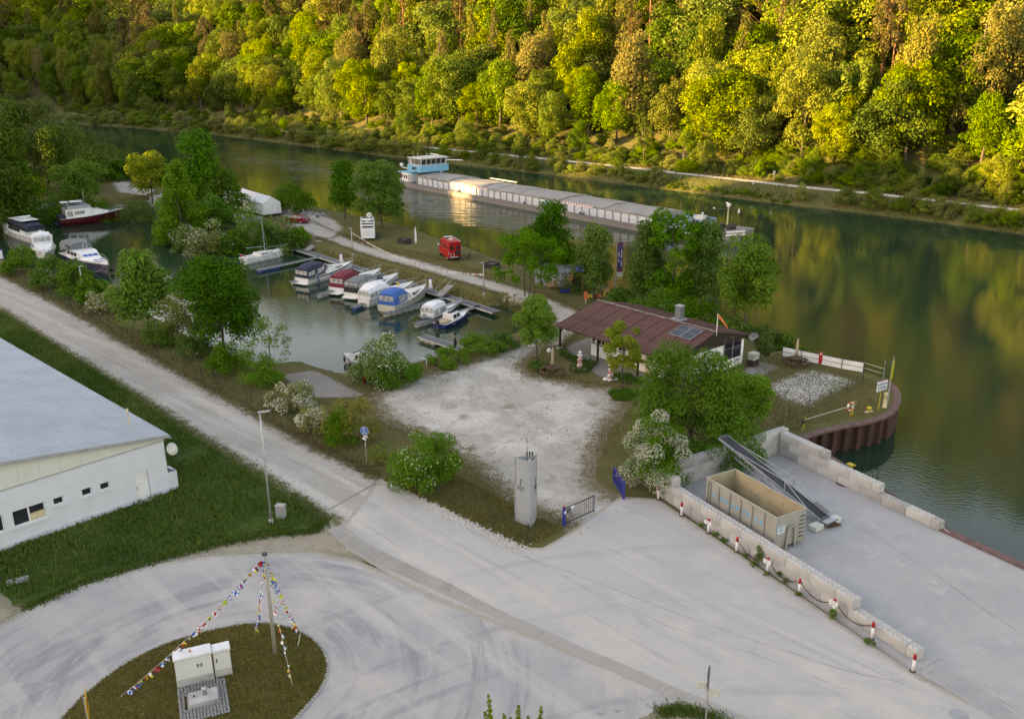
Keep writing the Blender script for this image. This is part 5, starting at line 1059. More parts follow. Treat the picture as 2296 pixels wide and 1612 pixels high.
# bollards with chain ------------------------------------------------------
BPX = [(1475.6, 1119.7), (1527.8, 1156.5), (1587.6, 1194.6), (1651, 1236.8), (1719.8, 1283.3), (1790.9, 1331.5), (1868.2, 1377.5), (1953.7, 1432), (2046, 1504.5)]
BW = [G(*p, .024) for p in BPX]
bm_post = MB().lathe([(.075, 0), (.075, .72)], 12).mesh('post', True); bm_post.materials.append(M['white'])
bm_cap = MB().lathe([(.085, .7), (.085, .92), (.07, .97), (.01, .985)], 12).mesh('cap', True); bm_cap.materials.append(M['red'])
bm_base = MB().lathe([(.15, 0), (.15, .03), (.09, .05)], 12).mesh('base', True); bm_base.materials.append(M['chain'])
bw_lab = ['nearest the blue gate', 'second from the blue gate', 'third from the blue gate, with a white plate', 'fourth from the blue gate, at the chain end', 'fifth from the blue gate, with a white plate', 'sixth from the blue gate', 'seventh from the blue gate, with a white plate', 'eighth from the blue gate', 'rusty footed one standing at the block wall end']
for k, p in enumerate(BW):
	o = thing('bollard', 'white bollard with red cap, ' + bw_lab[k], 'bollard', p, 0, 'red capped bollards along the block wall'); o.rotation_euler = (random.uniform(-.03, .03), random.uniform(-.03, .03), random.random() * 6)
	for nm, me in (('post', bm_post), ('cap', bm_cap), ('base', bm_base)): c = obj(nm, me, None, o)
	if k in (2, 4, 6):
		pl_ = MB().box((0, 0, 0), (.5, .014, .26)).build('plate', M['white'], o); pl_.location = (-.02, -.1, .74); o.rotation_euler = (0, 0, R(-48)); [MB().box((0, -.011, .06 - .06 * j), (.34 - .06 * j, .006, .02)).build('plate_text', M['grey'], pl_) for j in range(3)]
link = MB(); ring = [(.045 * math.cos(a) + (.025 if math.cos(a) > 0 else -.025), 0, .036 * math.sin(a)) for a in np.linspace(0, 2 * math.pi, 9)]
link.path(ring, .011, 5); lme = link.mesh('link'); lme.materials.append(M['chain'])
for k in range(3, 8):
	a, b = BW[k] + Vector((0, 0, .85)), BW[k + 1] + Vector((0, 0, .85)); n = int((b - a).length / .095) + 4
	if k == 7: continue
	c = thing('chain', 'rusty chain sagging between the %s bollards from the blue gate' % ('fourth and fifth', 'fifth and sixth', 'sixth and seventh', 'seventh and eighth')[k - 3], 'chain', a, 0, 'chains between the bollards'); pr_ = None
	for j in range(n):
		t = (j + .5) / n; sag = -.55 * 4 * t * (1 - t); p = (b - a) * t + Vector((0, 0, sag)); dd = (b - a) / n + Vector((0, 0, -.55 * 4 * (1 - 2 * t) / n))
		l = obj('link', lme, None, c); l.location = p; l.rotation_mode = 'QUATERNION'; l.rotation_quaternion = dd.to_track_quat('X', 'Z') @ Matrix.Rotation(math.pi / 2 * (j % 2), 3, 'X').to_quaternion()
# weeds at the wall foot
rg = np.random.RandomState(3)
def weed(p, h, w, n, label, group=None):
	q, t = leaves([(rg.uniform(-w, w) * .6, rg.uniform(-w, w) * .6, rg.uniform(.15, .8) * h, .28 * max(w, h * .5)) for _ in range(10)], n, .075, rg); o = thing('weed', label, 'plant', p, 0, group); obj('foliage', quads_mesh('foliage', q, t), M['leafA'], o)
	st = MB(); [st.tube((0, 0, 0), (rg.uniform(-w, w) * .5, rg.uniform(-w, w) * .5, h * .7), .008, n=4) for _ in range(5)]; st.build('stem', M['bark'], o)
weed(G(1700, 1262), 1.2, .4, 700, 'tall weed growing at the middle of the block wall'); weed(G(1786, 1334), .35, .28, 220, 'weed at the foot of the sixth bollard from the blue gate'); weed(G(1866, 1385), .5, .3, 300, 'weed at the foot of the seventh bollard from the blue gate'); weed(G(1950, 1446), .5, .34, 340, 'round weed tuft at the foot of the eighth bollard from the blue gate')
weed(G(1716, 1290), .25, .22, 120, 'small weed at the foot of the fifth bollard from the blue gate')
for k, (x, y) in enumerate(((1575, 1178), (1605, 1200), (1625, 1215), (1672, 1248), (1690, 1268), (1748, 1290), (1760, 1306))): weed(G(x, y), .28, .3, 150, 'low creeping weed along the foot of the block wall', 'weeds along the block wall')

# ------------------------------------------------------------------ quay: sheet pile wall, capping, gear
def sheet_pile(name, label, pts, z0, z1, pitch=1.15, depth=.34, flat_from=None):
	"""trapezoid steel sheet piling following pts; one part per pile"""
	o = thing(name, label, 'quay wall', (pts[0][0], pts[0][1], 0)); org = Vector((pts[0][0], pts[0][1])); P = [Vector(p) for p in pts]
	cum = [0]; [cum.append(cum[-1] + (P[i + 1] - P[i]).length) for i in range(len(P) - 1)]
	def at(s):
		s = min(max(s, 0), cum[-1] - 1e-4)
		for i in range(len(P) - 1):
			if s <= cum[i + 1]: d = (P[i + 1] - P[i]).normalized(); return P[i] + d * (s - cum[i]), Vector((d.y, -d.x))
	n = int(cum[-1] / pitch)
	for k in range(n):
		s0 = k * pitch; dp = depth if (flat_from is None or s0 < flat_from) else .03
		row = []
		for f, off in ((0, 0), (.32, 0), (.42, -dp), (.9, -dp), (1.0, 0)):
			p, nr = at(s0 + f * pitch); q = p + nr * off - org; row.append((q.x, q.y))
		mb = MB(); m_ = len(row); mb.add([(x, y, z0) for x, y in row] + [(x, y, z1) for x, y in row], [(i, i + 1, m_ + i + 1, m_ + i) for i in range(m_ - 1)]); mb.build('pile', M['rust'], o, fixn=False)
	cap = MB(); L_, R_ = [], []
	for i in range(len(P)):
		d = (P[min(i + 1, len(P) - 1)] - P[max(i - 1, 0)]).normalized(); nr = Vector((d.y, -d.x)); q = P[i] - org; L_.append(q + nr * .1); R_.append(q - nr * .5)
	cap.loft([[(a.x, a.y, z1 - .1), (a.x, a.y, z1 + .07), (b.x, b.y, z1 + .07), (b.x, b.y, z1 - .1)] for a, b in zip(L_, R_)]); cap.build('capping', M['rustcap'], o)
	return o
tipc = chaikin(quay_tip[3:], 2, False)
tipr = tipc[::-1]    # from the yard corner out to the tip
cumq = 0
sheet_pile('sheet_pile_wall', 'rusty sheet pile quay wall curving round the terrace tip', tipr, -3.2, .0, 1.25, .36, flat_from=9.0)
qb = [quay_tip[-1], quay_edge[0], quay_edge[1], quay_edge[2], tuple(Vector(quay_edge[2]) + (Vector(quay_edge[2]) - Vector(quay_edge[1])).normalized() * 25)]
sheet_pile('sheet_pile_wall', 'straight rusty sheet pile quay along the concrete loading yard', qb, -3.2, .04, 1.25, .3)
# white banner fence
z6 = zm(2330, 1030, .2295)
bp = [G(*z6(x, y)) for x, y in ((510, 375), (765, 432), (1318, 548), (1612, 600))]
bf = thing('banner_fence', 'white banner panels on a dark tube railing at the canal edge', 'fence', bp[0])
for a, b in zip(bp[:-1], bp[1:]):
	a, b = a - bp[0], b - bp[0]; MB().bar(a + Vector((0, 0, .55)), b + Vector((0, 0, .55)), .02, .92).build('banner', M['white'], bf)
	for zz_ in (.55, 1.03): MB().tube(a + Vector((0, -.035, zz_)), b + Vector((0, -.035, zz_)), .022, n=6).build('rail', M['dgrey'], bf)
for p in bp: MB().tube(p - bp[0] + Vector((0, -.04, 0)), p - bp[0] + Vector((0, -.04, 1.1)), .035).build('post', M['dgrey'], bf)
rp = [G(*z6(x, y)) for x, y in ((1612, 600), (1890, 690))]; rl = thing('tube_railing', 'open grey tube railing between banner fence and green gate', 'railing', rp[0])
for zz_ in (.55, 1.03): MB().tube((0, 0, zz_), rp[1] - rp[0] + Vector((0, 0, zz_)), .02).build('rail', M['galv'], rl)
MB().tube((rp[1] - rp[0]), rp[1] - rp[0] + Vector((0, 0, 1.9)), .035).build('post', M['galv'], rl)
gp_ = thing('wire_gate', 'leaning dark green wire panel at the terrace tip', 'fence', G(*z6(1850, 680)), R(-50)); MB().path([(0, 0, 0), (.35, 0, 1.75), (.75, 0, 1.75), (.75, 0, 0)], .025).build('frame', M['green'], gp_); w_ = MB(); [w_.tube((.2 + .07 * k, 0, .1), (.36 + .055 * k, 0, 1.7), .006, n=3) for k in range(8)]; w_.build('wire', M['green'], gp_)
ext = thing('fire_extinguisher_box', 'red fire extinguisher cabinet on the white banner fence', 'extinguisher', G(*z6(1028, 488)), R(-12)); MB().box((0, 0, .55), (.32, .2, .8)).build('cabinet', M['red'], ext, bevel=.03); MB().box((0, 0, 1.12), (.36, .2, .26)).build('sign', M['red'], ext); MB().box((0, -.105, 1.12), (.16, .01, .16)).build('pictogram', M['white'], ext); MB().lathe([(.05, 0), (.05, .02)], 10, (0, -.11, .7)).build('seal', M['white'], ext)

def wire_fence(label, pts, hgt, mesh_step=.35, heavy=True, wires=3):
	o = thing('wire_fence', label, 'fence', pts[0]); pm_ = MB().tube((0, 0, -.1), (0, 0, hgt + .05), .03, n=6).mesh('post'); pm_.materials.append(M['green'])
	for p in pts: c = obj('post', pm_, None, o); c.location = p - pts[0]
	for a, b in zip(pts[:-1], pts[1:]):
		a, b = a - pts[0], b - pts[0]; mb = MB(); n = max(2, int((b - a).length / mesh_step))
		for zz_ in np.linspace(.05, hgt, wires): mb.tube(a + Vector((0, 0, zz_)), b + Vector((0, 0, zz_)), .006, n=3, caps=False)
		for k in range(n):
			p, q = a.lerp(b, k / n), a.lerp(b, (k + 1) / n); mb.tube(p + Vector((0, 0, .05)), q + Vector((0, 0, hgt)), .004, n=3, caps=False); mb.tube(q + Vector((0, 0, .05)), p + Vector((0, 0, hgt)), .004, n=3, caps=False)
		mb.build('wire_mesh', M['green'], o, fixn=False)
	return o
wire_fence('green wire mesh fence beside the white gravel court', [G(*z6(x, y)) for x, y in ((600, 1255), (872, 1130), (1162, 1000), (1395, 885), (1604, 775), (1612, 690))], 1.25, .2)
za = zm(0, 750, .466)
wire_fence('long green wire mesh fence between gravel road and basin', [G(*za(*p)) for p in ((-120, 150), (-40, 190), (30, 225), (130, 270), (235, 330), (350, 385), (410, 418), (470, 450), (535, 485), (605, 528), (668, 560), (745, 603), (820, 650), (897, 685), (980, 725), (1062, 765), (1152, 810), (1245, 865), (1352, 920), (1455, 975), (1570, 1025), (1690, 1090), (1812, 1160), (1950, 1225), (2085, 1290), (2230, 1365))], 1.15, .45)
zb5 = zm(1070, 1500, .466)
wire_fence('short green wire fence from the large shrub to the anchor pillar', [G(870, 1075), G(960, 1112), G(*zb5(810, 200)), G(*zb5(1022, 315)), G(*zb5(1252, 415))], 1.2, .3)
sp = thing('fence_end_post', 'dark green braced fence end post in front of the anchor pillar', 'post', G(*zb5(1252, 425))); MB().tube((0, 0, 0), (0, 0, 1.25), .035).build('post', M['green'], sp)
for dx, dy in ((-.75, .55), (.7, .5)): MB().tube((0, 0, 1.15), (dx, dy, 0), .028).build('brace', M['green'], sp)
sp2 = thing('fence_end_post', 'dark green braced post in the long fence left of the ramp', 'post', G(*za(1455, 975))); MB().tube((0, 0, 0), (0, 0, 1.3), .035).build('post', M['green'], sp2)
for dx, dy in ((-.5, .45), (.5, -.45)): MB().tube((0, 0, 1.2), (dx, dy, 0), .028).build('brace', M['green'], sp2)

# lifebuoy, rope pole, mooring gear, signs on the tip
z7 = zm(2560, 1120, .13066)
lb = thing('lifebuoy_stand', 'yellow lifebuoy stand at the quay edge with boat hook pole end', 'stand', G(*z7(820, 1390)), R(30)); MB().tube((0, 0, 0), (0, 0, 1.35), .03).build('post', M['yellow'], lb); [MB().tube((0, 0, .45), (dx, dy, 0), .02).build('brace', M['yellow'], lb) for dx, dy in ((-.3, 0), (.3, 0), (0, .3))]; [MB().box((.1, 0, zz_), (.4, .03, .03)).build('hook', M['cream'], lb) for zz_ in (1.0, 1.2)]
by = thing('lifebuoy', 'red and white lifebuoy ring hanging on the yellow stand', 'lifebuoy', G(*z7(820, 1390)) + Vector((-.25, -.08, .85)), R(30)); by_ = by
for k in range(8):
	mb = MB(); A = np.linspace(k * math.pi / 4, (k + 1) * math.pi / 4, 5); mb.loft([[(math.cos(a) * (.34 + .075 * math.cos(t)), .075 * math.sin(t), math.sin(a) * (.34 + .075 * math.cos(t))) for t in np.linspace(0, 6.283, 9)[:-1]] for a in A]); mb.build('ring_segment', M['red' if k % 2 == 0 else 'white'] if False else (M['orange'] if k % 2 == 0 else M['white']), by, smooth=True)
yp = thing('pole_stand', 'yellow angled post at the left end of the boat hook', 'stand', G(*z6(815, 1365)), R(30)); MB().tube((0, 0, 0), (0, 0, 1.1), .035).build('post', M['yellow'], yp); MB().tube((0, 0, .55), (-.35, -.05, 0), .025).build('brace', M['yellow'], yp); MB().tube((-.08, .06, .5), (-.08, .06, .75), .14, n=10).build('reel', M['green'], yp)
bh = thing('boat_hook', 'long pale boat hook pole resting between two yellow stands', 'boat hook', G(*z6(815, 1365)) + Vector((.1, 0, .85))); MB().tube((0, 0, 0), G(*z7(820, 1390)) - G(*z6(815, 1365)) + Vector((-.05, 0, .12)), .022).build('pole', M['offwhite'], bh)
mo = thing('mooring_bollard', 'yellow mushroom mooring bollard on the quay capping', 'bollard', G(*z7(1220, 1290), .07), R(20)); MB().lathe([(.13, 0), (.11, .2), (.13, .26), (.2, .3), (.21, .38), (.15, .42), (.01, .43)], 14).build('head', M['yellow'], mo, smooth=True); MB().box((0, 0, .015), (.75, .3, .03)).build('base_plate', M['cream'], mo)
yb = thing('yellow_cleat_box', 'yellow mooring cap on the quay wall behind the stepped blocks', 'bollard', G(1907, 1050, .1), R(-60)); MB().box((0, 0, .3), (.5, .4, .08)).box((0, 0, .14), (.2, .2, .28)).build('cap', M['yellow'], yb)
pb = thing('light_bollard', 'cream round-topped light bollard at the quay tip', 'bollard', G(*z7(1595, 1185), .07)); MB().lathe([(.2, 0), (.2, .05), (.14, .08), (.14, 1.1), (.16, 1.12), (.16, 1.2), (.13, 1.32), (.01, 1.36)], 14).build('body', M['cream'], pb, smooth=True); MB().lathe([(.165, 1.1), (.165, 1.16)], 14).build('collar', M['offwhite'], pb)
pb2 = thing('light_bollard', 'cream post standing behind the stepped block wall', 'bollard', G(1968, 1112, .07)); MB().lathe([(.1, 0), (.1, .85), (.11, .88), (.08, .95), (.01, .97)], 12).build('body', M['cream'], pb2, smooth=True); MB().lathe([(.105, .75), (.105, .8)], 12).build('collar', M['yellow'], pb2)
s1 = thing('warning_sign', 'white sign reading Sportboote verboten on a yellow post', 'sign', G(*z7(1450, 1235), .07), R(30)); MB().tube((0, 0, 0), (0, 0, 1.75), .03).build('post', M['yellow'], s1)
bd = MB().box((.0, -.04, 2.1), (1.25, .025, .85)).build('board', M['white'], s1)
M['signblue'] = mat('sign_blue', (.01, .06, .16), .5); text('sign_text', 'Sportboote', .25, M['signblue'], bd, face_mtx((0, -.056, 2.28), (1, 0, 0)), .003, bold=.006); text('sign_text', 'verboten!', .25, M['signblue'], bd, face_mtx((0, -.056, 2.0), (1, 0, 0)), .003, bold=.006); MB().box((0, -.056, 1.8), (1.05, .006, .05)).build('underline', M['signblue'], bd)
s2 = thing('yellow_sign_board', 'edge-on yellow shipping sign board on two grey poles at the tip', 'sign', G(*z7(1655, 1130), .07), R(62)); [MB().tube((dx, 0, 0), (dx, 0, 4.1 + dx * .4), .035).build('pole', M['galv'], s2) for dx in (-.25, .35)]; MB().box((.1, -.06, 3.0), (1.5, .03, 1.5)).build('board', mat('sign_yellow', (.5, .47, .02), .5), s2)
cab = thing('hose', 'pale hose loop lying beside the last block on the quay edge', 'hose', G(2100, 1190, .05)); MB().path([(-.1, .3, .1), (.2, .3, .2), (.45, .1, .16), (.62, -.25, .05), (.66, -.4, .03)], .025, 6).build('tube', M['offwhite'], cab)
rd = thing('rust_heap', 'reddish brown heap of rusty grit beside the quay blocks', 'heap', G(1895, 1083, .03)); rmb = MB(); rmb.lathe([(.7, -.02), (.55, .03), (.3, .06), (.02, .08)], 14); rmb.build('pile', M['rust'], rd)
mh = MB().lathe([(.42, 0), (.42, .012), (.3, .014), (.3, .006), (.01, .007)], 24).build('manhole', M['grey'], None); mh.location = G(2150, 1603, .026); tag(mh, 'round grey manhole cover in the road at the lower right', 'manhole')
# ------------------------------------------------------------------ entrance: anchor pillar, gates, lamp, signs
M['pillar'] = mat('silver_grey_panel', (.32, .35, .37), .4, (.29, .32, .34), 1.2)
pil = thing('anchor_pillar', 'three sided silver pillar with an anchor emblem and a mast on top', 'pillar', G(1183, 1172), R(8))
def bow(a, b, bul, n=8):
	a, b = Vector(a), Vector(b); d = b - a; nr = Vector((d.y, -d.x)).normalized(); return [a + d * t + nr * bul * 4 * t * (1 - t) for t in np.linspace(0, 1, n)]
cs = [Vector((-.72, .32)), Vector((.14, -.52)), Vector((.58, .42))]; PHt = 4.45
for i in range(3):
	b_ = bow(cs[i], cs[(i + 1) % 3], .1); inn = [p * .93 for p in b_]; m_ = len(b_)
	mb = MB(); mb.loft([[(p.x, p.y, z) for p in b_ + inn[::-1]] for z in (0, PHt)]); mb.build('panel', M['pillar'], pil, smooth=False)
for c in cs:
	for z0, z1 in ((0, 1.45), (1.47, 2.95), (2.97, PHt + .04)): MB().box((c.x * 1.02, c.y * 1.02, (z0 + z1) / 2), (.09, .09, z1 - z0), math.atan2(c.y, c.x)).build('edge_profile', M['galv'], pil)
for c in cs: MB().bar((0, 0, PHt - .12), (c.x * .9, c.y * .9, PHt - .12), .05, .05).build('top_strut', M['galv'], pil)
MB().box((0, 0, PHt - .35), (.5, .4, .02)).build('inner_deck', M['dgrey'], pil); MB().tube((0, 0, PHt - .15), (-.06, 0, PHt + 1.35), .022, .012).build('mast', M['dgrey'], pil); MB().sphere((-.06, 0, PHt + 1.38), .035).build('mast_tip', M['dgrey'], pil); MB().box((.1, -.3, PHt - .02), (.14, .1, .1)).build('junction_box', M['offwhite'], pil)
for k in range(3): MB().tube((.02 + .17 * k, .43, PHt + .02), (.02 + .17 * k, .47, PHt + .24), .055, n=8).build('spotlight', M['black'], pil)
def anchor(i, u, par):
	b_ = bow(cs[i], cs[(i + 1) % 3], .1, 41); k = int(u * 40); p = b_[k]; d = (b_[min(k + 1, 40)] - b_[max(k - 1, 0)]).normalized(); n = Vector((d.y, -d.x)); o = Vector((p.x + n.x * .012, p.y + n.y * .012, 2.75)); X = Vector((d.x, d.y, 0)); Zv = Vector((0, 0, 1)); W = lambda a, c: o + X * a + Zv * c
	mb = MB(); mb.bar(W(0, .3), W(0, -.3), .012, .035, up=X); mb.bar(W(-.1, .14), W(.1, .14), .012, .03, up=(0, 0, 1)); arc = [W(.21 * math.cos(t), -.12 + .2 * math.sin(t)) for t in np.linspace(math.pi, 2 * math.pi, 9)]
	for a, c in zip(arc[:-1], arc[1:]): mb.bar(a, c, .012, .045, up=(n.x, n.y, 0))
	for s_ in (-1, 1): mb.bar(W(s_ * .21, -.12), W(s_ * .14, -.1), .012, .04, up=(n.x, n.y, 0)).bar(W(s_ * .21, -.12), W(s_ * .25, -.17), .012, .03, up=(n.x, n.y, 0))
	rg_ = [W(.045 * math.cos(t), .34 + .045 * math.sin(t)) for t in np.linspace(0, 6.283, 9)]
	for a, c in zip(rg_[:-1], rg_[1:]): mb.bar(a, c, .012, .015, up=(n.x, n.y, 0))
	e = mb.build('anchor_emblem', M['dgrey'], par)
	for j, ch in enumerate('marinahof'):                    # curved line of small letters below the anchor
		t = math.pi * (1.22 + .56 * j / 8); ps = W(.34 * math.cos(t), -.1 + .36 * math.sin(t)); mt = Matrix.Translation(ps) @ face_mtx((0, 0, 0), X) @ Matrix.Rotation(t - 1.5 * math.pi, 4, 'Z'); text('emblem_letter', ch, .13, M['dgrey'], e, mt, .003)
	arc2 = [W(.36 * math.cos(t), .05 + .36 * math.sin(t)) for t in np.linspace(.3, 1.9, 8)]
	m2 = MB(); [m2.bar(a, c, .01, .02, up=(n.x, n.y, 0)) for a, c in zip(arc2[:-1], arc2[1:])]; m2.build('emblem_arc', M['grey'], e)
anchor(0, .42, pil); anchor(1, .55, pil)
# gates
def gate(label, hinge, tip, post=True, plates=True, infill=.11):
	d = tip - hinge; L = d.length; g = thing('gate', label, 'gate', hinge, math.atan2(d.y, d.x)); bl_ = M['bluegate']; dk = M['navy'] if plates else M['bluegate']
	MB().box((-.08, 0, .65), (.14, .14, 1.3)).build('post', bl_, g)
	for z_ in (.15, 1.2): MB().box((L / 2, 0, z_), (L, .05, .05)).build('rail', dk, g)
	for x in (.03, L - .03): MB().box((x, 0, .675), (.05, .05, 1.0)).build('stile', dk, g)
	n = int(L / infill)
	for k in range(1, n): MB().tube((L * k / n, 0, .17), (L * k / n, 0, 1.18), .012 if plates else .009, n=5).build('bar', dk, g)
	MB().tube((L - .03, 0, .15), (L - .03, 0, -.02), .02).build('drop_bolt', dk, g)
	if plates:
		MB().box((.3, -.04, .98), (.3, .02, .3)).build('letter_box', M['dgrey'], g); MB().box((.62, -.04, 1.12), (.3, .015, .16)).build('notice', M['white'], g); MB().box((-.08, -.08, .98), (.15, .015, .16)).build('notice', M['white'], g); MB().box((-.08, 0, 1.36), (.1, .1, .1)).build('lamp', M['red'], g)
	return g
z5 = zm(1540, 1350, .22953)
gate('open dark blue barred gate leaf beside the anchor pillar', G(*z5(992, 1285)), G(*z5(1392, 1100)), infill=.17)
gate('open blue mesh gate leaf by the blossoming bush', G(*z5(1785, 915)), G(*z5(1650, 690)), plates=False, infill=.07)
# lamp posts
def lamp(label, base, hgt, arm=.45, rz=0, ztop=None):
	o = thing('lamp_post', label, 'street lamp', base, rz, 'lamp posts'); MB().tube((0, 0, 0), (0, 0, hgt), .07, .045, n=8).build('pole', M['galv'], o, smooth=True); MB().box((arm * .45, 0, hgt + .03), (arm + .2, .16, .07)).build('lamp_head', M['galv'], o); MB().box((arm * .55, 0, hgt - .012), (arm * .6, .12, .015)).build('lens', M['offwhite'], o); MB().box((0, 0, .12), (.26, .26, .24)).build('footing', M['block'], o); MB().box((.0, -.075, .9), (.06, .02, .25)).build('hatch', M['grey'], o)
	return o
lamp('tall lamp post at the road corner beside the warehouse lawn', G(608, 1172), 7.5, .5, R(20))
lamp('lamp post at the right end of the pennant string', G(1085, 661, PEN), 4.1, .4, R(180)); lamp('lamp post at the left end of the pennant string by the motorhome', G(791, 573, PEN), 4.1, .4, R(180)); lamp('lamp post behind the fence below the blue hulled boat', G(190, 673), 4.1, .4, R(0)); lamp('lamp post half hidden by the dark tall basin tree', G(*za(1322, 772)), 4.1, .4, R(180))
# signs
sg = thing('traffic_sign', 'round blue footpath and cycle sign on a post with small white plates', 'sign', G(822, 1035), R(-8)); MB().tube((0, 0, 0), (0, 0, 2.75), .035).build('post', M['galv'], sg)
dm = Matrix.Rotation(R(90), 4, 'X')
def disc(r, m, z, y, nm, par):
	mb = MB().lathe([(r, -.008), (r, .008)], 24); me = mb.mesh(nm); me.transform(Matrix.Translation((0, y, z)) @ dm); return obj(nm, me, m, par)
sd_ = disc(.31, M['white'], 2.45, -.05, 'sign_rim', sg); M['signb'] = mat('sign_sky_blue', (.01, .12, .42), .4); sf = disc(.29, M['signb'], 2.45, -.062, 'sign_face', sg)
pic = MB().box((-.06, -.075, 2.58), (.035, .006, .16)).box((-.06, -.075, 2.68), (.05, .006, .05)).box((.03, -.075, 2.55), (.03, .006, .11)).box((.03, -.075, 2.62), (.04, .006, .04)).box((0, -.075, 2.44), (.5, .006, .015))
for cx_ in (-.1, .1): pic.lathe([(.06, -.003), (.06, .003)], 12, (0, 0, 0)) if False else pic.box((cx_, -.075, 2.29), (.1, .006, .09))
pic.box((0, -.075, 2.36), (.16, .006, .02)); pic.build('pictogram', M['white'], sg)
MB().box((.05, -.05, 2.0), (.32, .015, .2), ry=R(5)).build('plate', M['offwhite'], sg); MB().box((-.06, -.06, 1.82), (.3, .08, .1), ry=R(28)).build('arrow_plate', M['white'], sg); MB().tube((0, -.03, 1.3), (0, -.03, 1.42), .05).build('clamp', M['cream'], sg)
s3 = thing('traffic_sign', 'traffic sign post seen from behind with round and square plates', 'sign', G(1582, 1622), R(72)); MB().tube((0, 0, 0), (0, 0, 3.05), .035).build('post', M['galv'], s3)
sb_ = disc(.32, M['dgrey'], 2.72, .05, 'round_plate_back', s3); MB().box((0, .05, 2.12), (.42, .015, .42)).build('plate_back', M['dgrey'], s3); MB().path([(0, .06, 2.3), (.18, .06, 2.4), (.22, .06, 2.2), (0, .06, 2.05)], .015).build('bracket', M['dgrey'], s3)
o4 = MB().box((-.02, -.25, 1.75), (.02, .46, .34)).build('side_plate', M['offwhite'], s3); MB().box((.02, .28, 1.95), (.02, .46, .34)).build('side_plate', M['offwhite'], s3)
s4 = thing('yellow_sign', 'yellow sign board seen almost edge-on at the bottom left', 'sign', G(212, 1690, .06), R(116)); MB().tube((0, 0, 0), (0, 0, 2.9), .04).build('post', M['galv'], s4); MB().box((.25, -.05, 2.35), (1.1, .03, 1.0)).build('board', mat('sign_amber', (.6, .36, .02), .5), s4); MB().box((.25, -.07, 2.35), (.8, .01, .12)).build('stripe', M['red'], s4)
mbx = thing('meter_box', 'small weathered concrete meter box in the grass by the tall lamp post', 'box', G(631, 1160), R(-15)); MB().box((0, 0, .42), (.55, .4, .84)).build('body', M['blockd'], mbx, bevel=.02); MB().box((0, 0, .88), (.62, .46, .08)).build('lid', M['blockd'], mbx, bevel=.015); MB().box((0, -.205, .45), (.4, .015, .5)).build('door', M['grey'], mbx)
sb2 = thing('stone_slab', 'flat grey stone slab lying in the lawn at the left', 'slab', G(40, 1302), R(30)); MB().box((0, 0, .03), (1.1, .6, .08)).build('slab', M['blockd'], sb2, bevel=.02)
# concrete drain discs
for k, (x, y) in enumerate(((1345, 1597), (1384, 1590))):
	d = MB().lathe([(.14, 0), (.14, .02), (.01, .022)], 14).build('valve_cap', M['blockd'], None); d.location = G(x, y, .035); tag(d, 'small round valve cap in the dust at the bottom, %s one' % ('left', 'right')[k], 'valve cap')

# ------------------------------------------------------------------ traffic island: cabinets, slab, cobbles, flag mast
IZ = .06
M['cabinet'] = mat('pale_grp_cabinet', (.62, .63, .60), .5, (.57, .58, .55), 1.5)
zi = zm(350, 1700, .34123)
pA, pB = G(*zi(603, 1335), IZ), G(*zi(945, 1250), IZ); ca_ = math.atan2(pB.y - pA.y, pB.x - pA.x); Lw = (pB - pA).length
def cabinet(label, p, L, h, d, plinth, doors):
	o = thing('utility_cabinet', label, 'utility cabinet', p, ca_); MB().box((L / 2, d / 2, plinth / 2), (L, d, plinth)).build('plinth', M['block'], o); MB().box((L / 2, d / 2, plinth + (h - plinth) / 2), (L - .03, d - .03, h - plinth)).build('housing', M['cabinet'], o); MB().box((L / 2, d / 2 - .02, h + .06), (L + .06, d + .1, .12), taper=.96).build('roof', M['white'], o, bevel=.015)
	x = .06
	for w_ in doors:
		q = MB().box((x + w_ / 2, .005, plinth + (h - plinth) / 2), (w_ - .02, .035, h - plinth - .1)).build('door', M['cabinet'], o); MB().box((x + .08 if len(doors) == 1 or x > .1 else x + w_ - .08, -.03, plinth + (h - plinth) * .55), (.05, .04, .17)).build('handle', M['black'], q); x += w_
	return o
big = cabinet('large white utility cabinet with double doors on a concrete plinth', pA, Lw, 1.52, .62, .42, [Lw * .62, Lw * .33]); MB().sphere((Lw * .45, .3, 1.68), .06).build('beacon', M['orange'], big)
e = Vector((math.cos(ca_), math.sin(ca_), 0)); n_ = Vector((-math.sin(ca_), math.cos(ca_), 0))
cabinet('small white utility cabinet right of the large one', pA + e * (Lw + .05) + n_ * .1, .78, 1.42, .5, .4, [.66])
sl_ = thing('shaft_cover', 'flat concrete shaft cover with a short vent pipe', 'shaft cover', G(*zi(715, 1530), IZ), ca_); MB().box((.62, .42, .1), (1.35, .95, .2)).build('frame', M['blockd'], sl_, bevel=.01); MB().box((.64, .44, .24), (1.25, .86, .08)).build('lid', M['galv'] if False else M['block'], sl_, bevel=.01)
vp = MB().lathe([(.09, .28), (.09, .55), (.12, .57), (.12, .63), (.08, .66), (.01, .67)], 12, (.72, .5, 0)).build('vent_pipe', M['galv'], sl_, smooth=True); MB().lathe([(.04, .28), (.04, .36), (.01, .37)], 8, (.25, .5, 0)).build('knob', M['dgrey'], sl_)
M['cobble'] = mat('granite_cobble', (.2, .2, .2), .85, (.28, .27, .26), 5, bump=.3, bscale=30)
def cobble_mesh(s=.12):
	bm = bmesh.new(); bmesh.ops.create_cube(bm, size=1); bmesh.ops.scale(bm, vec=(s, s, s), verts=bm.verts); bmesh.ops.bevel(bm, geom=list(bm.edges), offset=s * .16, segments=1, affect='EDGES'); me = bpy.data.meshes.new('cobble'); bm.to_mesh(me); bm.free(); me.materials.append(M['cobble']); return me
COB = cobble_mesh()
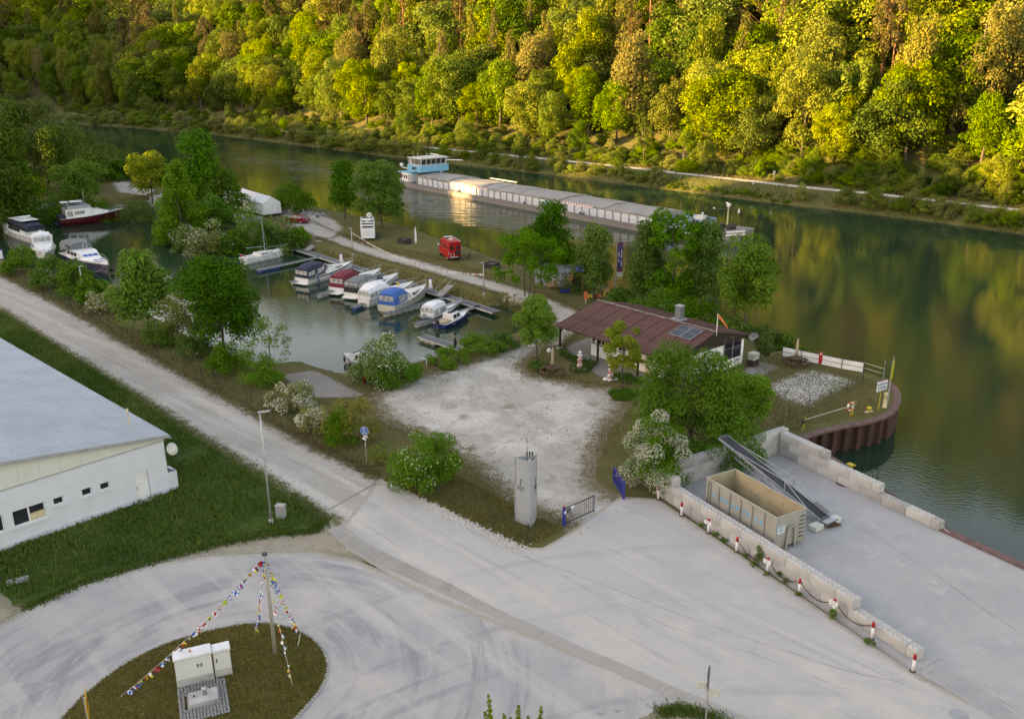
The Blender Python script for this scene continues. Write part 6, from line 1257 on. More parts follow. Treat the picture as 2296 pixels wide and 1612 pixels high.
apron = struct(MB().box((.75, .15, .005), (2.1, 2.5, .012)).build('cobble_apron', M['paving'], None)); apron.location = sl_.location + n_ * .3 - e * .1 + Vector((0, 0, .004)); apron.rotation_euler = (0, 0, ca_)
rg = random.Random(4)
for i in range(15):
	for j in range(18):
		x, y = -.28 + i * .142, -1.08 + j * .142
		lx, ly = x + .1 - .1, y
		if -.05 < x - .0 < 1.45 - .1 and -.36 < y + .0 < .72 and False: continue
		if -.12 < x - .1 + 0 < 1.32 and -.38 < y - .1 + .0 < .62: continue
		c = obj('cobble', COB, None, apron); c.location = (x + rg.uniform(-.012, .012), y + rg.uniform(-.012, .012), .02 + rg.uniform(-.02, .012)); c.rotation_euler = (rg.uniform(-.06, .06), rg.uniform(-.06, .06), rg.uniform(-.12, .12))
# flag mast and the four strings of signal flags
FCOL = {'r': M['red'], 'y': mat('flag_yellow', (.72, .62, .04), .8), 'b': mat('flag_blue', (.02, .13, .45), .8), 'w': mat('flag_white', (.78, .78, .78), .8), 'k': M['black'], 'g': mat('flag_green', (.25, .5, .08), .8), 'o': M['orange']}
fidx = list(FCOL)
DES = ['wwwwkkwwwwwkkwww'[:16], 'rrrrrrrrrrrrrrrr', 'yyyyyyyyybbbbbbb', 'bbbbbwwbbwwbbbbb', 'wwwwwrrwwrrwwwww', 'rwwrwrrwwrrwrwwr', 'yyyryyrryrrryrrr', 'bbwwbbwwwwbbwwbb', 'rrwwrrwwkkyykkyy', 'brwbbrwbbrwbbrwb', 'gygygygygygygygy', 'yyyyykkyykkyyyyy', 'bbbbbbbbwwwwwwww', 'rrrrwwwwwwwwbbbb', 'wwbbwwbbbbwwbbww', 'yryryryryryryryr', 'bwwbwbbwwbbwbwwb', 'rwrwwrwrrwrwwrwr', 'wwwwrrrrrrrrwwww', 'bbbbyyyyyyyybbbb']
def flag_mesh(d, k):
	mb = MB(); S = .235; rg_ = random.Random(k); ph = rg_.random() * 6; tri = (k % 4 == 3)
	P = lambda i, j: (S * (i / 4 - .5) * (1 - (.75 * j / 4 if tri else 0)), .035 * math.sin(i * 1.3 + j * .9 + ph) + .02 * j * math.sin(ph), -S * 1.05 * j / 4)
	for j in range(4):
		for i in range(4):
			c = d[j * 4 + i]; mb.add([P(i, j), P(i, j + 1), P(i + 1, j + 1), P(i + 1, j)], [(0, 1, 2, 3)], fidx.index(c))
	me = mb.mesh('flag'); [me.materials.append(FCOL[c]) for c in fidx]; return me
FM = [flag_mesh(d, k) for k, d in enumerate(DES)]
mast_p = G(617, 1465, IZ); MH = 5.55
mast = thing('flag_mast', 'wooden mast on the traffic island carrying strings of signal flags', 'mast', mast_p); MB().tube((0, 0, 0), (0, 0, MH), .1, .07, n=10).build('pole', mat('weathered_pole', (.36, .35, .3), .9, (.28, .27, .23), 2, stretch=(6, 6, 1)), mast, smooth=True); MB().box((0, 0, MH + .05), (.22, .16, .14)).build('mast_head', M['dgrey'], mast); MB().tube((0, 0, MH - .1), (.18, .1, MH + .05), .02).build('cleat', M['galv'], mast)
def flagline(label, end, n, sag, seed, start=0):
	a, b = Vector((0, 0, MH - .02)), end - mast_p; o = thing('flag_string', label, 'bunting', mast_p, 0, 'signal flag strings on the mast'); pt = lambda t: a.lerp(b, t) + Vector((0, 0, -sag * 4 * t * (1 - t)))
	pts = [pt(t) for t in np.linspace(0, 1, 14)]; MB().path(pts, .009, 4).build('cord', M['offwhite'], o); d = (b - a); rz = math.atan2(d.y, d.x); rg_ = random.Random(seed)
	for k in range(n):
		t = .03 + .93 * (k + .3) / n; f = obj('flag', FM[(k * 7 + seed) % len(FM)], None, o); f.location = pt(t) + Vector((0, 0, -.01)); sl2 = math.atan2(d.z, d.to_2d().length); f.rotation_euler = (rg_.uniform(-.25, .25), -sl2 * .75, rz + rg_.uniform(-.25, .25)); s = rg_.uniform(.85, 1.1); f.scale = (s, s, s)
	return o
flagline('longest flag string running from the mast to the lower left', G(*zi(60, 1420), IZ), 26, .35, 1)
flagline('flag string hanging down left of the mast to the island rim', G(*zi(1310, 830), IZ), 16, .1, 5)
flagline('flag string running from the mast to the lower right', G(*zi(1655, 1290), IZ), 20, .2, 9)
flagline('flag string right of the mast ending at a short stick', G(*zi(1735, 880), IZ) + Vector((0, 0, .35)), 18, .12, 14)
stk = thing('stake', 'short pale stake holding the right flag string', 'stake', G(*zi(1705, 945), IZ)); MB().tube((0, 0, 0), G(*zi(1735, 880), IZ) + Vector((0, 0, .35)) - G(*zi(1705, 945), IZ), .018).build('stick', M['offwhite'], stk)
# cobbled drainage strip between the two carriageways, kerb round the island
stripc = PX((752, 1182), (800, 1222), (872, 1262), (1000, 1320), (1100, 1370), (1200, 1415), (1300, 1462), (1400, 1503), (1500, 1550), (1570, 1578), (1660, 1617), (1760, 1662))
cs_ = sheet('cobbled_gutter', ribbon(stripc, [1.1, 1.2, 1.3, 1.0, .75, .75, .75, .75, .8, .8, .8, .8]), .030, sheet_mat('dusty_joint_sand', (.34, .32, .28), (.27, .26, .235), (.33, .31, .28), .2, .8, 3, bump=.4), .8, .02)
def along(pts, step):
	P = [Vector(p) for p in pts]; out = []; carry = 0
	for a, b in zip(P[:-1], P[1:]):
		L = (b - a).length; d = (b - a) / L; s = carry
		while s < L: out.append((a + d * s, d)); s += step
		carry = s - L
	return out
M['cobble2'] = mat('dusty_granite_cobble', (.36, .345, .32), .88, (.27, .265, .255), 4, bump=.3, bscale=25); COB2 = cobble_mesh(.17); COB2.materials.clear(); COB2.materials.append(M['cobble2'])
cand = []
for p, d in along(stripc, .185):
	n2 = Vector((-d.y, d.x))
	for k in (-1, 0, 1): cand.append((p + n2 * (k * .19 + rg.uniform(-.02, .02)), math.atan2(d.y, d.x)))
def cobbles(cand, par, nm, jit=.02, zz_=.0, maxn=300):
	cand = sorted(cand, key=lambda c: c[0].length)
	for p, a in cand[:maxn]:
		c = obj(nm, COB2, None, par); c.location = (p.x, p.y, zz_ + rg.uniform(-.012, .008)); c.rotation_euler = (rg.uniform(-.05, .05), rg.uniform(-.05, .05), a + rg.uniform(-.15, .15)); s = rg.uniform(.85, 1.05); c.scale = (s, s, 1)
	if len(cand) > maxn:
		mb = MB(); [mb.box((p.x, p.y, zz_ - .0 + rg.uniform(-.012, .008)), (.15 * rg.uniform(.8, 1.05), .15 * rg.uniform(.8, 1.05), .16), a + rg.uniform(-.15, .15), taper=.85) for p, a in cand[maxn:]]; stuff(mb.build('cobble_rest', M['cobble2'], par))
cobbles(cand, cs_, 'cobble', zz_=-.04)
kb = struct(MB().box((isl[0][0], isl[0][1], -.1), (.1, .1, .05)).build('island_kerb', M['paving'], None)); cobbles([(p, math.atan2(d.y, d.x)) for p, d in along(list(isl) + [isl[0]], .2) if p.y > 26], kb, 'kerb_stone', zz_=.0)
edge_ = PX((0, 1402), (60, 1368), (180, 1310), (330, 1265), (450, 1244), (600, 1236), (700, 1237), (800, 1257), (890, 1296)); kb2 = struct(MB().box((edge_[0][0], edge_[0][1], -.1), (.1, .1, .05)).build('road_edge_kerb', M['paving'], None)); cobbles([(p, math.atan2(d.y, d.x)) for p, d in along(edge_, .21)], kb2, 'kerb_stone', zz_=-.05)
arc_ = PX((1052, 1362), (1066, 1410), (1074, 1460), (1072, 1510), (1062, 1570), (1045, 1630)); kb3 = struct(MB().box((arc_[0][0], arc_[0][1], -.1), (.1, .1, .05)).build('cobble_row', M['paving'], None)); cobbles([(p + Vector((rg.uniform(-.02, .02), 0)), math.atan2(d.y, d.x)) for p, d in along(arc_, .2)] + [(p + Vector((.2, 0)), math.atan2(d.y, d.x)) for p, d in along(arc_, .2)], kb3, 'cobble', zz_=-.05)

# seams and cracks in the paving
M['seam'] = mat('dark_joint', (.16, .155, .15), .95, (.22, .21, .2), 3)
def seam(label, pts, w, z):
	rg_ = random.Random(len(pts)); P = densify(pts, .5)[:-1] if False else [p for a, b in zip(pts[:-1], pts[1:]) for p in [tuple(Vector(a).lerp(Vector(b), k / max(1, int((Vector(b) - Vector(a)).length / .45)))) for k in range(max(1, int((Vector(b) - Vector(a)).length / .45)))]]
	P = [(x + rg_.gauss(0, .018), y + rg_.gauss(0, .018)) for x, y in P]; r_ = ribbon(P, [w * rg_.uniform(.4, 1.5) for _ in P]); n = len(P); mb = MB(); mb.add([(x, y, z) for x, y in r_], [(i, i + 1, 2 * n - 2 - i, 2 * n - 1 - i) for i in range(n - 1)]); o = struct(mb.build(label, M['seam'], None)); return o
seam('road_seam', PX((878, 1092), (1000, 1162), (1165, 1245), (1350, 1310), (1500, 1370), (1700, 1440), (1900, 1505), (2010, 1528), (2050, 1512)), .03, .0285)
seam('road_seam', PX((1080, 1195), (1300, 1312), (1500, 1405), (1700, 1470), (1880, 1540)), .022, .0285)
seam('road_seam', PX((722, 1152), (780, 1118), (858, 1076)), .07, .0285)
seam('yard_joint', PX((1560, 1175), (1590, 1150), (1650, 1128), (1735, 1100)), .03, .0325); seam('yard_joint', PX((1905, 1170), (2000, 1225), (2120, 1305), (2210, 1370), (2296, 1425)), .04, .0325); seam('yard_joint', PX((1660, 1120), (1700, 1082), (1790, 1060)), .04, .0325)
seam('yard_joint', PX((2062, 1502), (2110, 1478), (2180, 1535), (2296, 1600)), .035, .0325)
pt_ = sheet('asphalt_patch', PX((2068, 1508), (2112, 1482), (2200, 1540), (2330, 1640), (2290, 1660), (2180, 1580)), .0335, sheet_mat('patched_asphalt', (.30, .30, .30), (.36, .355, .35), (.36, .35, .33), .15, .8, 3), .6, .01)
# ------------------------------------------------------------------ basin: jetties and boats
M['deckgrey'] = mat('grey_jetty_decking', (.11, .12, .13), .85, (.08, .088, .095), 3, stretch=(1, 6, 1))
M['float'] = mat('blue_float', (.02, .07, .26), .6, (.015, .05, .2), 3); M['floatw'] = mat('pale_float', (.45, .42, .34), .8, (.36, .33, .27), 3)
JZ = -1.75
def jetty(label, a, b, w, floats=None, nf=0, rail=True, cat='jetty'):
	a, b = Vector((a.x, a.y, 0)), Vector((b.x, b.y, 0)); d = b - a; L = d.length; o = thing('jetty', label, 'jetty', (a.x, a.y, JZ), math.atan2(d.y, d.x), 'jetties in the basin')
	n = max(2, int(L / 1.9))
	for k in range(n): MB().box((L * (k + .5) / n, 0, 0), (L / n - .025, w, .07)).build('deck_panel', M['deckgrey'], o)
	if rail:
		for s_ in (-1, 1): MB().box((L / 2, s_ * (w / 2 + .03), -.03), (L, .05, .14)).build('edge_beam', M['offwhite' if w > 1 else 'galv'], o)
	for k in range(nf): MB().box((L - .55 - k * .95, 0, -.28), (.85, w * .95, .34)).build('float', M[floats], o, bevel=.06)
	return o
mj = [G(655, 556, JZ), G(690, 566, JZ), G(1113, 700, JZ)]
jetty('main jetty walkway running along the basin bank', mj[1], mj[2], 1.3); jetty('short landing jetty at the foot of the far steps', mj[0] + Vector((-.5, .5, 0)), mj[1], 1.3)
def fing(label, x0, y0, x1, y1, fl='float', nf=3, w=.6): return jetty(label, G(x0, y0, JZ), G(x1, y1, JZ), w, fl, nf)
fing('finger jetty with blue floats behind the white sailing boat', 652, 560, 512, 588, nf=2); fing('finger jetty with blue and pale floats in front of the sailing boat', 716, 576, 576, 606, nf=4)
fing('finger jetty beyond the navy canopy cruiser', 790, 600, 652, 632, 'floatw', 2); fing('finger jetty between navy and burgundy canopy boats', 850, 618, 712, 662, 'floatw', 2)
fing('finger jetty between grey and white canopy boats', 918, 640, 790, 690, 'float', 2); fing('finger jetty beside the blue canopy boat', 1010, 664, 860, 704, 'floatw', 6); fing('finger jetty beyond the two smallest boats', 1075, 686, 930, 727, 'floatw', 3)
jetty('separate grey pontoon with pale barrel floats at the yard side', G(1055, 790, JZ), G(945, 753, JZ), 1.1, 'floatw', 3)
crn = thing('furled_parasol', 'furled black parasol standing on the separate pontoon', 'parasol', G(1021, 783, JZ), R(10)); MB().lathe([(.03, 0), (.03, .3), (.12, .35), (.2, .75), (.14, 1.1), (.02, 1.45)], 8).build('cover', M['black'], crn, smooth=True); MB().tube((0, 0, 0), (.03, 0, 1.55), .02).build('pole', M['dgrey'], crn)
hr = thing('handrail', 'white bent tube handrail beside the blossoming bush', 'handrail', G(957, 828, -.3)); q0 = G(957, 828, -.3); q1 = G(918, 824, -.9); MB().path([(0, 0, 0), (0, 0, 1.0), (q1 - q0) * .35 + Vector((0, 0, 1.15)), (q1 - q0) + Vector((0, 0, .75)), (q1 - q0)], .03, 6).build('tube', M['white'], hr)
def steps(label, a, b, n, w, rail=True):
	d = b - a; o = thing('steps', label, 'steps', a, math.atan2(d.y, d.x)); L = d.to_2d().length
	for k in range(n): MB().box((L * (k + .5) / n, 0, d.z * (k + .5) / n), (L / n + .06, w, .16)).build('step', M['blockd'], o)
	if rail:
		for s_ in (-1, 1): MB().path([(0, s_ * w / 2, 0), (0, s_ * w / 2, .95), (L, s_ * w / 2, d.z + .95), (L + .3, s_ * w / 2, d.z + .95), (L + .3, s_ * w / 2, d.z)], .022).build('handrail', M['galv'], o)
	return o
steps('concrete steps with tube rails up from the jetty beside the path', G(985, 664, -1.6), G(1010, 640, PEN), 7, 1.0); steps('plain stone steps at the far end of the jetty', G(688, 562, -1.6), G(716, 540, PEN), 7, 1.0, False)
def pedestal(label, p, rz=0):
	o = thing('service_pedestal', label, 'service pedestal', p, rz, 'white service pedestals'); MB().box((0, 0, .62), (.42, .3, 1.2), taper=.95).build('body', M['white'], o, bevel=.02); MB().box((0, 0, 1.27), (.46, .34, .1)).build('cap', M['bluegate'], o); MB().box((.215, 0, .8), (.02, .2, .5)).build('socket_panel', M['grey'], o); MB().box((0, 0, .02), (.55, .42, .06)).build('base', M['block'], o)
pedestal('white service pedestal on the bank beside the railed steps', G(966, 646, -1.2), R(-20)); pedestal('white service pedestal on the bank near the left marina lamp', G(766, 588, -1.2), R(-20)); pedestal('white service pedestal behind the fence near the left lamp', G(*za(648, 448)), R(20)); pedestal('white service pedestal at the left edge behind the fence', G(*za(12, 128)), R(20))

# hull: stern at x=0, bow at x=L
def hull_rings(L, B, fs, fb, draft=.25, n=9, fine=2.2, tail=.9):
	out = []
	for k in range(n):
		t = k / (n - 1); w = B / 2 * (tail + (1 - tail) * min(1, t / .35)) * (1 - max(0, (t - .38) / .62) ** fine); w = max(w, .03); z = fs + (fb - fs) * t ** 1.6; rake = .06 * L * max(0, (t - .6) / .4) ** 2
		x = L * t; f_ = 1 - .28 * max(0, (t - .3) / .7)
		out.append([(x + rake, -w, z), (x + rake * .5, -w * .93 * f_, z * .4), (x, -w * .72 * f_, -.12), (x - rake * .2, 0, -draft), (x, w * .72 * f_, -.12), (x + rake * .5, w * .93 * f_, z * .4), (x + rake, w, z)])
	return out
def sec(x, wb, wt, zb, zt): return [(x, -wb, zb), (x, -wt, zt), (x, wt, zt), (x, wb, zb)]
def canopy_sec(x, w, zb, zt): return [(x, -w, zb), (x, -w * .97, zb + (zt - zb) * .62), (x, -w * .72, zb + (zt - zb) * .93), (x, 0, zt), (x, w * .72, zb + (zt - zb) * .93), (x, w * .97, zb + (zt - zb) * .62), (x, w, zb)]
def patch(A, B_, j, s0, s1, t0, t1, off=.012):
	"""quad on the lofted face between sections A and B_, profile edge j..j+1"""
	a0, a1, b0, b1 = Vector(A[j]), Vector(A[j + 1]), Vector(B_[j]), Vector(B_[j + 1]); n = (b0 - a0).cross(a1 - a0); n = n.normalized() if n.length > 1e-6 else Vector((0, 0, 1)); c = (a0 + a1 + b0 + b1) / 4; axis = Vector((c.x, 0, min(a0.z, a1.z)))
	if n.dot(c - axis) < 0: n = -n
	P = lambda s, t: a0.lerp(b0, s).lerp(a1.lerp(b1, s), t) + n * off
	return MB().add([P(s0, t0), P(s1, t0), P(s1, t1), P(s0, t1)], [(0, 1, 2, 3)])
def boat(label, stern, bow, B, fs, fb, hullm='gel', zl=WZ, name='motor_boat', cat='boat', bands=(), L=None, **kw):
	stern, bow = Vector((stern.x, stern.y, 0)), Vector((bow.x, bow.y, 0)); d = bow - stern; L = L or d.length; o = thing(name, label, cat, (stern.x, stern.y, zl), math.atan2(d.y, d.x)); o['L'] = L
	rg_ = hull_rings(L, B, fs, fb, **kw); mb = MB(); mb.loft(rg_, closed=False, caps=False); mb.add(rg_[0], [tuple(range(6, -1, -1))]); h_ = mb.build('hull', M[hullm], o, smooth=False)
	dk = MB(); dr = [[(r[0][0] if k else .02, r[0][1] * .96, r[0][2] - .05), (r[-1][0] if k else .02, r[-1][1] * .96, r[-1][2] - .05)] for k, r in enumerate(rg_)]; dk.loft(dr, closed=False, caps=False); dk.build('deck', M['gel'], o)
	g = MB(); [g.path([(r[i][0], r[i][1] * 1.01, r[i][2]) for r in rg_], .035, 5) for i in (0, 6)]; g.tube(rg_[0][0], rg_[0][6], .03, n=5); g.build('rub_rail', M['offwhite'], o)
	for t0, t1, m_ in bands:
		for i, j in ((0, 1), (6, 5)):
			b_ = MB(); R0 = [Vector(r[i]).lerp(Vector(r[j]), t0) for r in rg_]; R1 = [Vector(r[i]).lerp(Vector(r[j]), t1) for r in rg_]; sg_ = -1 if i == 0 else 1
			b_.loft([[(a.x + (.01 if k == len(R0) - 1 else 0), a.y + sg_ * .012, a.z), (c.x + (.01 if k == len(R0) - 1 else 0), c.y + sg_ * .012, c.z)] for k, (a, c) in enumerate(zip(R0, R1))], closed=False, caps=False); b_.build('stripe', M[m_], o)
	o_r = rg_; BO[o.name] = rg_; return o, rg_
BO = {}
def hull_of(o): return [c for c in o.children if c.name.startswith('hull')][0]
def deck_z(rg_, x):
	for a, b in zip(rg_[:-1], rg_[1:]):
		if a[0][0] <= x <= b[0][0]: t = (x - a[0][0]) / (b[0][0] - a[0][0]); return a[0][2] + (b[0][2] - a[0][2]) * t - .05, -(a[0][1] + (b[0][1] - a[0][1]) * t)
	return rg_[-1][0][2], .1
def cabin(o, secs, wins=(), m_='gel', front=None, name='cabin', wm='glass'):
	mb = MB(); mb.loft(secs); c = mb.build(name, M[m_], o)
	for i, s0, s1, t0, t1 in wins:
		for j, (a, b) in ((0, (t0, t1)), (2, (1 - t0, 1 - t1))): patch(secs[i], secs[i + 1], j, s0, s1, a, b).build('window', M[wm], c)
	if front:
		i, n_, t0, t1 = front
		for k in range(n_): s0 = .08 + .84 * k / n_; A = [secs[i][1], secs[i][2]]; Bq = [secs[i + 1][1], secs[i + 1][2]]; P = lambda u, v: Vector(A[0]).lerp(Vector(A[1]), u).lerp(Vector(Bq[0]).lerp(Vector(Bq[1]), u), v) + Vector((.012, 0, .014)); MB().add([P(s0 + .02, t0), P(s0 + .84 / n_ - .02, t0), P(s0 + .84 / n_ - .02, t1), P(s0 + .02, t1)], [(0, 1, 2, 3)]).build('windscreen', M['glass'], c)
	return c
def canopy(o, secs, m_, wins=(), rear=True, wm='vinyl'):
	mb = MB(); mb.loft(secs, closed=False, caps=False); mb.add(secs[0], [tuple(range(7))]); mb.add(secs[-1], [tuple(range(6, -1, -1))]); c = mb.build('canopy', M[m_], o)
	for i, s0, s1, t0, t1 in wins:
		for j, (a, b) in ((0, (t0, t1)), (5, (1 - t0, 1 - t1))): patch(secs[i], secs[i + 1], j, s0, s1, a, b, .015).build('canopy_window', M[wm], c)
	if rear:
		s = secs[0]; w = abs(s[0][1]); zb, zt = s[0][2], s[3][2]; hh = zt - zb
		for y0, y1 in ((-.86, -.34), (-.28, .28), (.34, .86)): MB().add([(s[0][0] - .015, y * w, zb + hh * q) for y, q in ((y0, .36), (y1, .36), (y1, .78), (y0, .78))], [(0, 1, 2, 3)]).build('canopy_window', M[wm], c)
	s = secs[-1]; p_ = secs[-2]
	return c
def bow_rail(o, rg_, x0, hgt=.5, n=5, m_='steel'):
	pts = [];
	xs_ = np.linspace(x0, rg_[-1][0][0] - .05, n); L_, R_ = [], []
	for x in xs_: z, w = deck_z(rg_, x); L_.append(Vector((x, -w * .95, z))); R_.append(Vector((x, w * .95, z)))
	mb = MB()
	for S in (L_, R_):
		top = [p + Vector((0, 0, hgt if k else .05)) for k, p in enumerate(S)]; mb.path(top, .018, 5); [mb.tube(p, t, .014, n=4) for p, t in zip(S[1:], top[1:])]
	mb.tube(L_[-1] + Vector((0, 0, hgt)), R_[-1] + Vector((0, 0, hgt)), .018); return mb.build('bow_rail', M[m_], o)
def platform(o, B, L=.8, z=.22, m_='gel'): return MB().prism([(-L, -B * .4), (0, -B * .46), (0, B * .46), (-L, B * .4)], z, z + .07).build('swim_platform', M[m_], o)
def outboard(o, y=0, m_='dgrey', s=1.0):
	e = MB(); e.box((-.3 * s, y, .85 * s), (.5 * s, .36 * s, .5 * s), taper=.8); c = e.build('outboard_cowl', M[m_], o, bevel=.05 * s); MB().box((-.28 * s, y, .3 * s), (.2 * s, .14 * s, .8 * s)).box((-.3 * s, y, -.1), (.4 * s, .16 * s, .06)).build('outboard_leg', M['dgrey'], c)
def fenders(o, rg_, xs_, side=-1, m_='navy'):
	for x in xs_: z, w = deck_z(rg_, x); MB().lathe([(.02, -.75), (.1, -.68), (.1, -.25), (.03, -.15), (.012, 0)], 8, (x, side * (w + .08), z)).build('fender', M[m_], o, smooth=True)
zA = zm(0, 560, .21087); zB = zm(700, 650, .21087); zC = zm(880, 780, .196); zD = zm(1030, 840, .2047)
W = lambda f, x, y, z=WZ: G(*f(x, y), z)
# --- left group
o, rg_ = boat('large flybridge yacht with dark red hull and white upperworks', W(zA, 880, 690), W(zA, 1800, 600), 4.6, 1.35, 2.1, 'red', bands=((0, .10, 'gel'),), fine=2.6)
hull_of(o).data.materials[0] = mat('deep_red_hull', (.11, .009, .014), .35, (.09, .008, .012), 1); L = o['L']
S = [sec(L * .10, 2.0, 1.75, 1.2, 2.9), sec(L * .5, 2.0, 1.7, 1.4, 3.0), sec(L * .62, 1.9, 1.3, 1.5, 2.6), sec(L * .8, 1.3, .7, 1.7, 2.0)]
cabin(o, S, ((0, .05, .28, .25, .85), (0, .34, .75, .4, .75)), front=(1, 4, .1, .9)); cabin(o, [sec(L * .14, 1.6, 1.4, 2.92, 3.5), sec(L * .46, 1.6, 1.35, 3.02, 3.6), sec(L * .52, 1.4, 1.2, 3.02, 3.3)], m_='grey', name='flybridge')
for x0, x1 in ((.06, .18), (.2, .4)): b_ = MB().loft([[(L * x, -1.3 * k, 4.15 + .16 * (1 - abs(k)) ) for k in (-1, -.5, 0, .5, 1)] for x in (x0, x1)], closed=False, caps=False).build('bimini', M['white'], o); [MB().tube((L * (x0 + .02 + .04 * q), s_ * 1.25, 3.4), (L * (x0 + (x1 - x0) * q), s_ * 1.25, 4.15), .02).build('bimini_pole', M['steel'], b_) for q in (0, 1) for s_ in (-1, 1)]
bow_rail(o, rg_, L * .58, .6, 6); platform(o, 4.2, .7, .3, 'navy'); MB().box((L * .05, 0, 1.55), (L * .1, 3.7, .5)).build('cockpit_cover', M['navy'], o); MB().tube((L * .45, 0, 3.4), (L * .44, 0, 6.2), .025).build('antenna', M['white'], o)
for y in (-.35, .35): mb = MB(); A = np.linspace(0, 6.283, 13); mb.loft([[(L * .12, y + math.cos(a) * (.24 + .06 * math.cos(t)) , 3.2 + math.sin(a) * (.24 + .06 * math.cos(t)) + .05 * math.sin(t)) for t in np.linspace(0, 6.283, 7)[:-1]] for a in A], caps=False); q = mb.build('lifebuoy', M['white'], o); q.location = (-.12, 0, 0)
fenders(o, rg_, (L * .3, L * .62, L * .85), -1)
o, rg_ = boat('grey and white motor yacht with a dark windscreen and radar arch', W(zA, 640, 960), W(zA, 60, 790), 3.9, 1.2, 1.7, 'gel', bands=((.3, .42, 'dgrey'),)); L = o['L']
cabin(o, [sec(L * .16, 1.7, 1.45, 1.1, 2.2), sec(L * .62, 1.6, 1.3, 1.35, 2.5), sec(L * .82, 1.0, .7, 1.5, 1.75)], ((0, .3, .95, .3, .8), (1, .05, .6, .3, .8)), front=(1, 3, .1, .85)); canopy(o, [canopy_sec(L * .12, 1.6, 1.9, 2.9), canopy_sec(L * .42, 1.6, 2.1, 3.35), canopy_sec(L * .6, 1.5, 2.3, 3.2)], 'navy', ((0, .1, .95, .1, .9), (1, .1, .9, .1, .9)), wm='glass')
MB().box((L * .4, 0, 3.48), (L * .34, 2.9, .12)).build('hard_top', M['gel'], o, bevel=.05); MB().box((L * .36, 0, 3.95), (.3, 1.9, .14)).build('radar', M['white'], o); MB().tube((L * .36, 0, 3.5), (L * .36, 0, 3.9), .12).build('radar_mast', M['white'], o); bow_rail(o, rg_, L * .5, .7, 6); fenders(o, rg_, (L * .3, L * .6), 1, 'white')
o, rg_ = boat('white motor boat under a cream canopy with three clear windows', W(zA, 680, 1080), W(zA, 880, 1280), 3.5, 1.1, 1.5, 'gel', L=9.6); L = o['L']; o.rotation_euler[2] += R(-6)
o.location += Vector((-1.0, 1.2, 0)); cabin(o, [sec(L * .1, 1.55, 1.4, 1.0, 1.75), sec(L * .55, 1.5, 1.3, 1.2, 1.85), sec(L * .85, .9, .6, 1.35, 1.55)], ((0, .3, .9, .25, .75),)); canopy(o, [canopy_sec(.1, 1.5, 1.6, 3.0), canopy_sec(L * .2, 1.55, 1.6, 3.35), canopy_sec(L * .36, 1.5, 1.75, 3.1)], 'white', ((0, .1, .9, .1, .8), (1, .1, .9, .1, .8)))
for y0, y1 in ((-.8, -.3), (-.26, .26), (.3, .8)): MB().add([(L * .36 + .02, 1.5 * y, z) for y, z in ((y0, 2.0), (y1, 2.0), (y1, 2.75), (y0, 2.75))], [(0, 1, 2, 3)]).build('canopy_window', M['vinyl'], o)
MB().sphere((L * .05, 0, 3.15), .2).build('radome', M['white'], o); MB().box((L * .2, 0, 1.9), (.1, 3.0, .06)).build('trim', M['dgrey'], o); bow_rail(o, rg_, L * .55, .55, 5)
o, rg_ = boat('motor cruiser with dark blue hull and blue windscreen covers', W(zA, 1060, 1180), W(zA, 1600, 1420), 3.7, 1.15, 1.65, 'navyhull', bands=((0, .16, 'gel'),)); L = o['L']
cabin(o, [sec(L * .2, 1.6, 1.45, 1.1, 2.3), sec(L * .5, 1.6, 1.4, 1.3, 2.35), sec(L * .62, 1.45, 1.1, 1.4, 1.75), sec(L * .84, .8, .5, 1.55, 1.68)], ((0, .1, .4, .35, .8), (0, .45, .7, .35, .8), (0, .75, .98, .35, .8)))
for k in range(3): y0 = -1.2 + .82 * k; MB().add([(L * .505, y0, 2.28), (L * .505, y0 + .72, 2.28), (L * .613, y0 * .85 + .05, 1.82), (L * .613, (y0 + .72) * .85 + .05, 1.82)], [(0, 1, 3, 2)]).build('windscreen_cover', M['bluecan'], o)
canopy(o, [canopy_sec(.2, 1.5, 1.5, 3.1), canopy_sec(L * .2, 1.55, 1.9, 3.6), canopy_sec(L * .36, 1.5, 2.35, 3.3)], 'greycan', ((0, .5, .9, .1, .9), (1, .1, .9, .1, .9)), wm='glass'); bow_rail(o, rg_, L * .5, .6, 6); MB().tube((L * .4, .6, 2.4), (L * .36, .7, 4.3), .02).tube((L * .42, 0, 2.4), (L * .42, 0, 3.3), .03).build('antenna', M['white'], o); MB().box((L * .8, 0, 1.72), (.35, 1.2, .12)).build('deck_cushion', M['bluecan'], o)
z_, w_ = deck_z(rg_, L * .9); MB().path([(L * 1.02, 0, 1.5), (L * .98, -.5, .9), (L * .9, -.9, .3), (L * .8, -1.2, 0)], .02).build('mooring_rope', M['offwhite'], o); MB().sphere((L * .98, .75, .55), .34).build('round_fender', M['black'], o, smooth=True); fenders(o, rg_, (L * .3, L * .55), -1, 'bluecan')
o, rg_ = boat('white boat under a dark blue cover hidden between the two tall basin trees', G(478, 720, WZ), G(395, 690, WZ), 2.8, .9, 1.3, 'gel', L=7.5); L = o['L']
cabin(o, [sec(L * .3, 1.2, 1.0, .8, 1.5), sec(L * .6, 1.1, .9, 1.0, 1.55), sec(L * .85, .6, .4, 1.2, 1.3)], ((0, .1, .9, .3, .8),)); canopy(o, [canopy_sec(.1, 1.2, .9, 1.6), canopy_sec(L * .2, 1.2, .9, 2.1), canopy_sec(L * .34, 1.15, .95, 1.7)], 'navy', ())
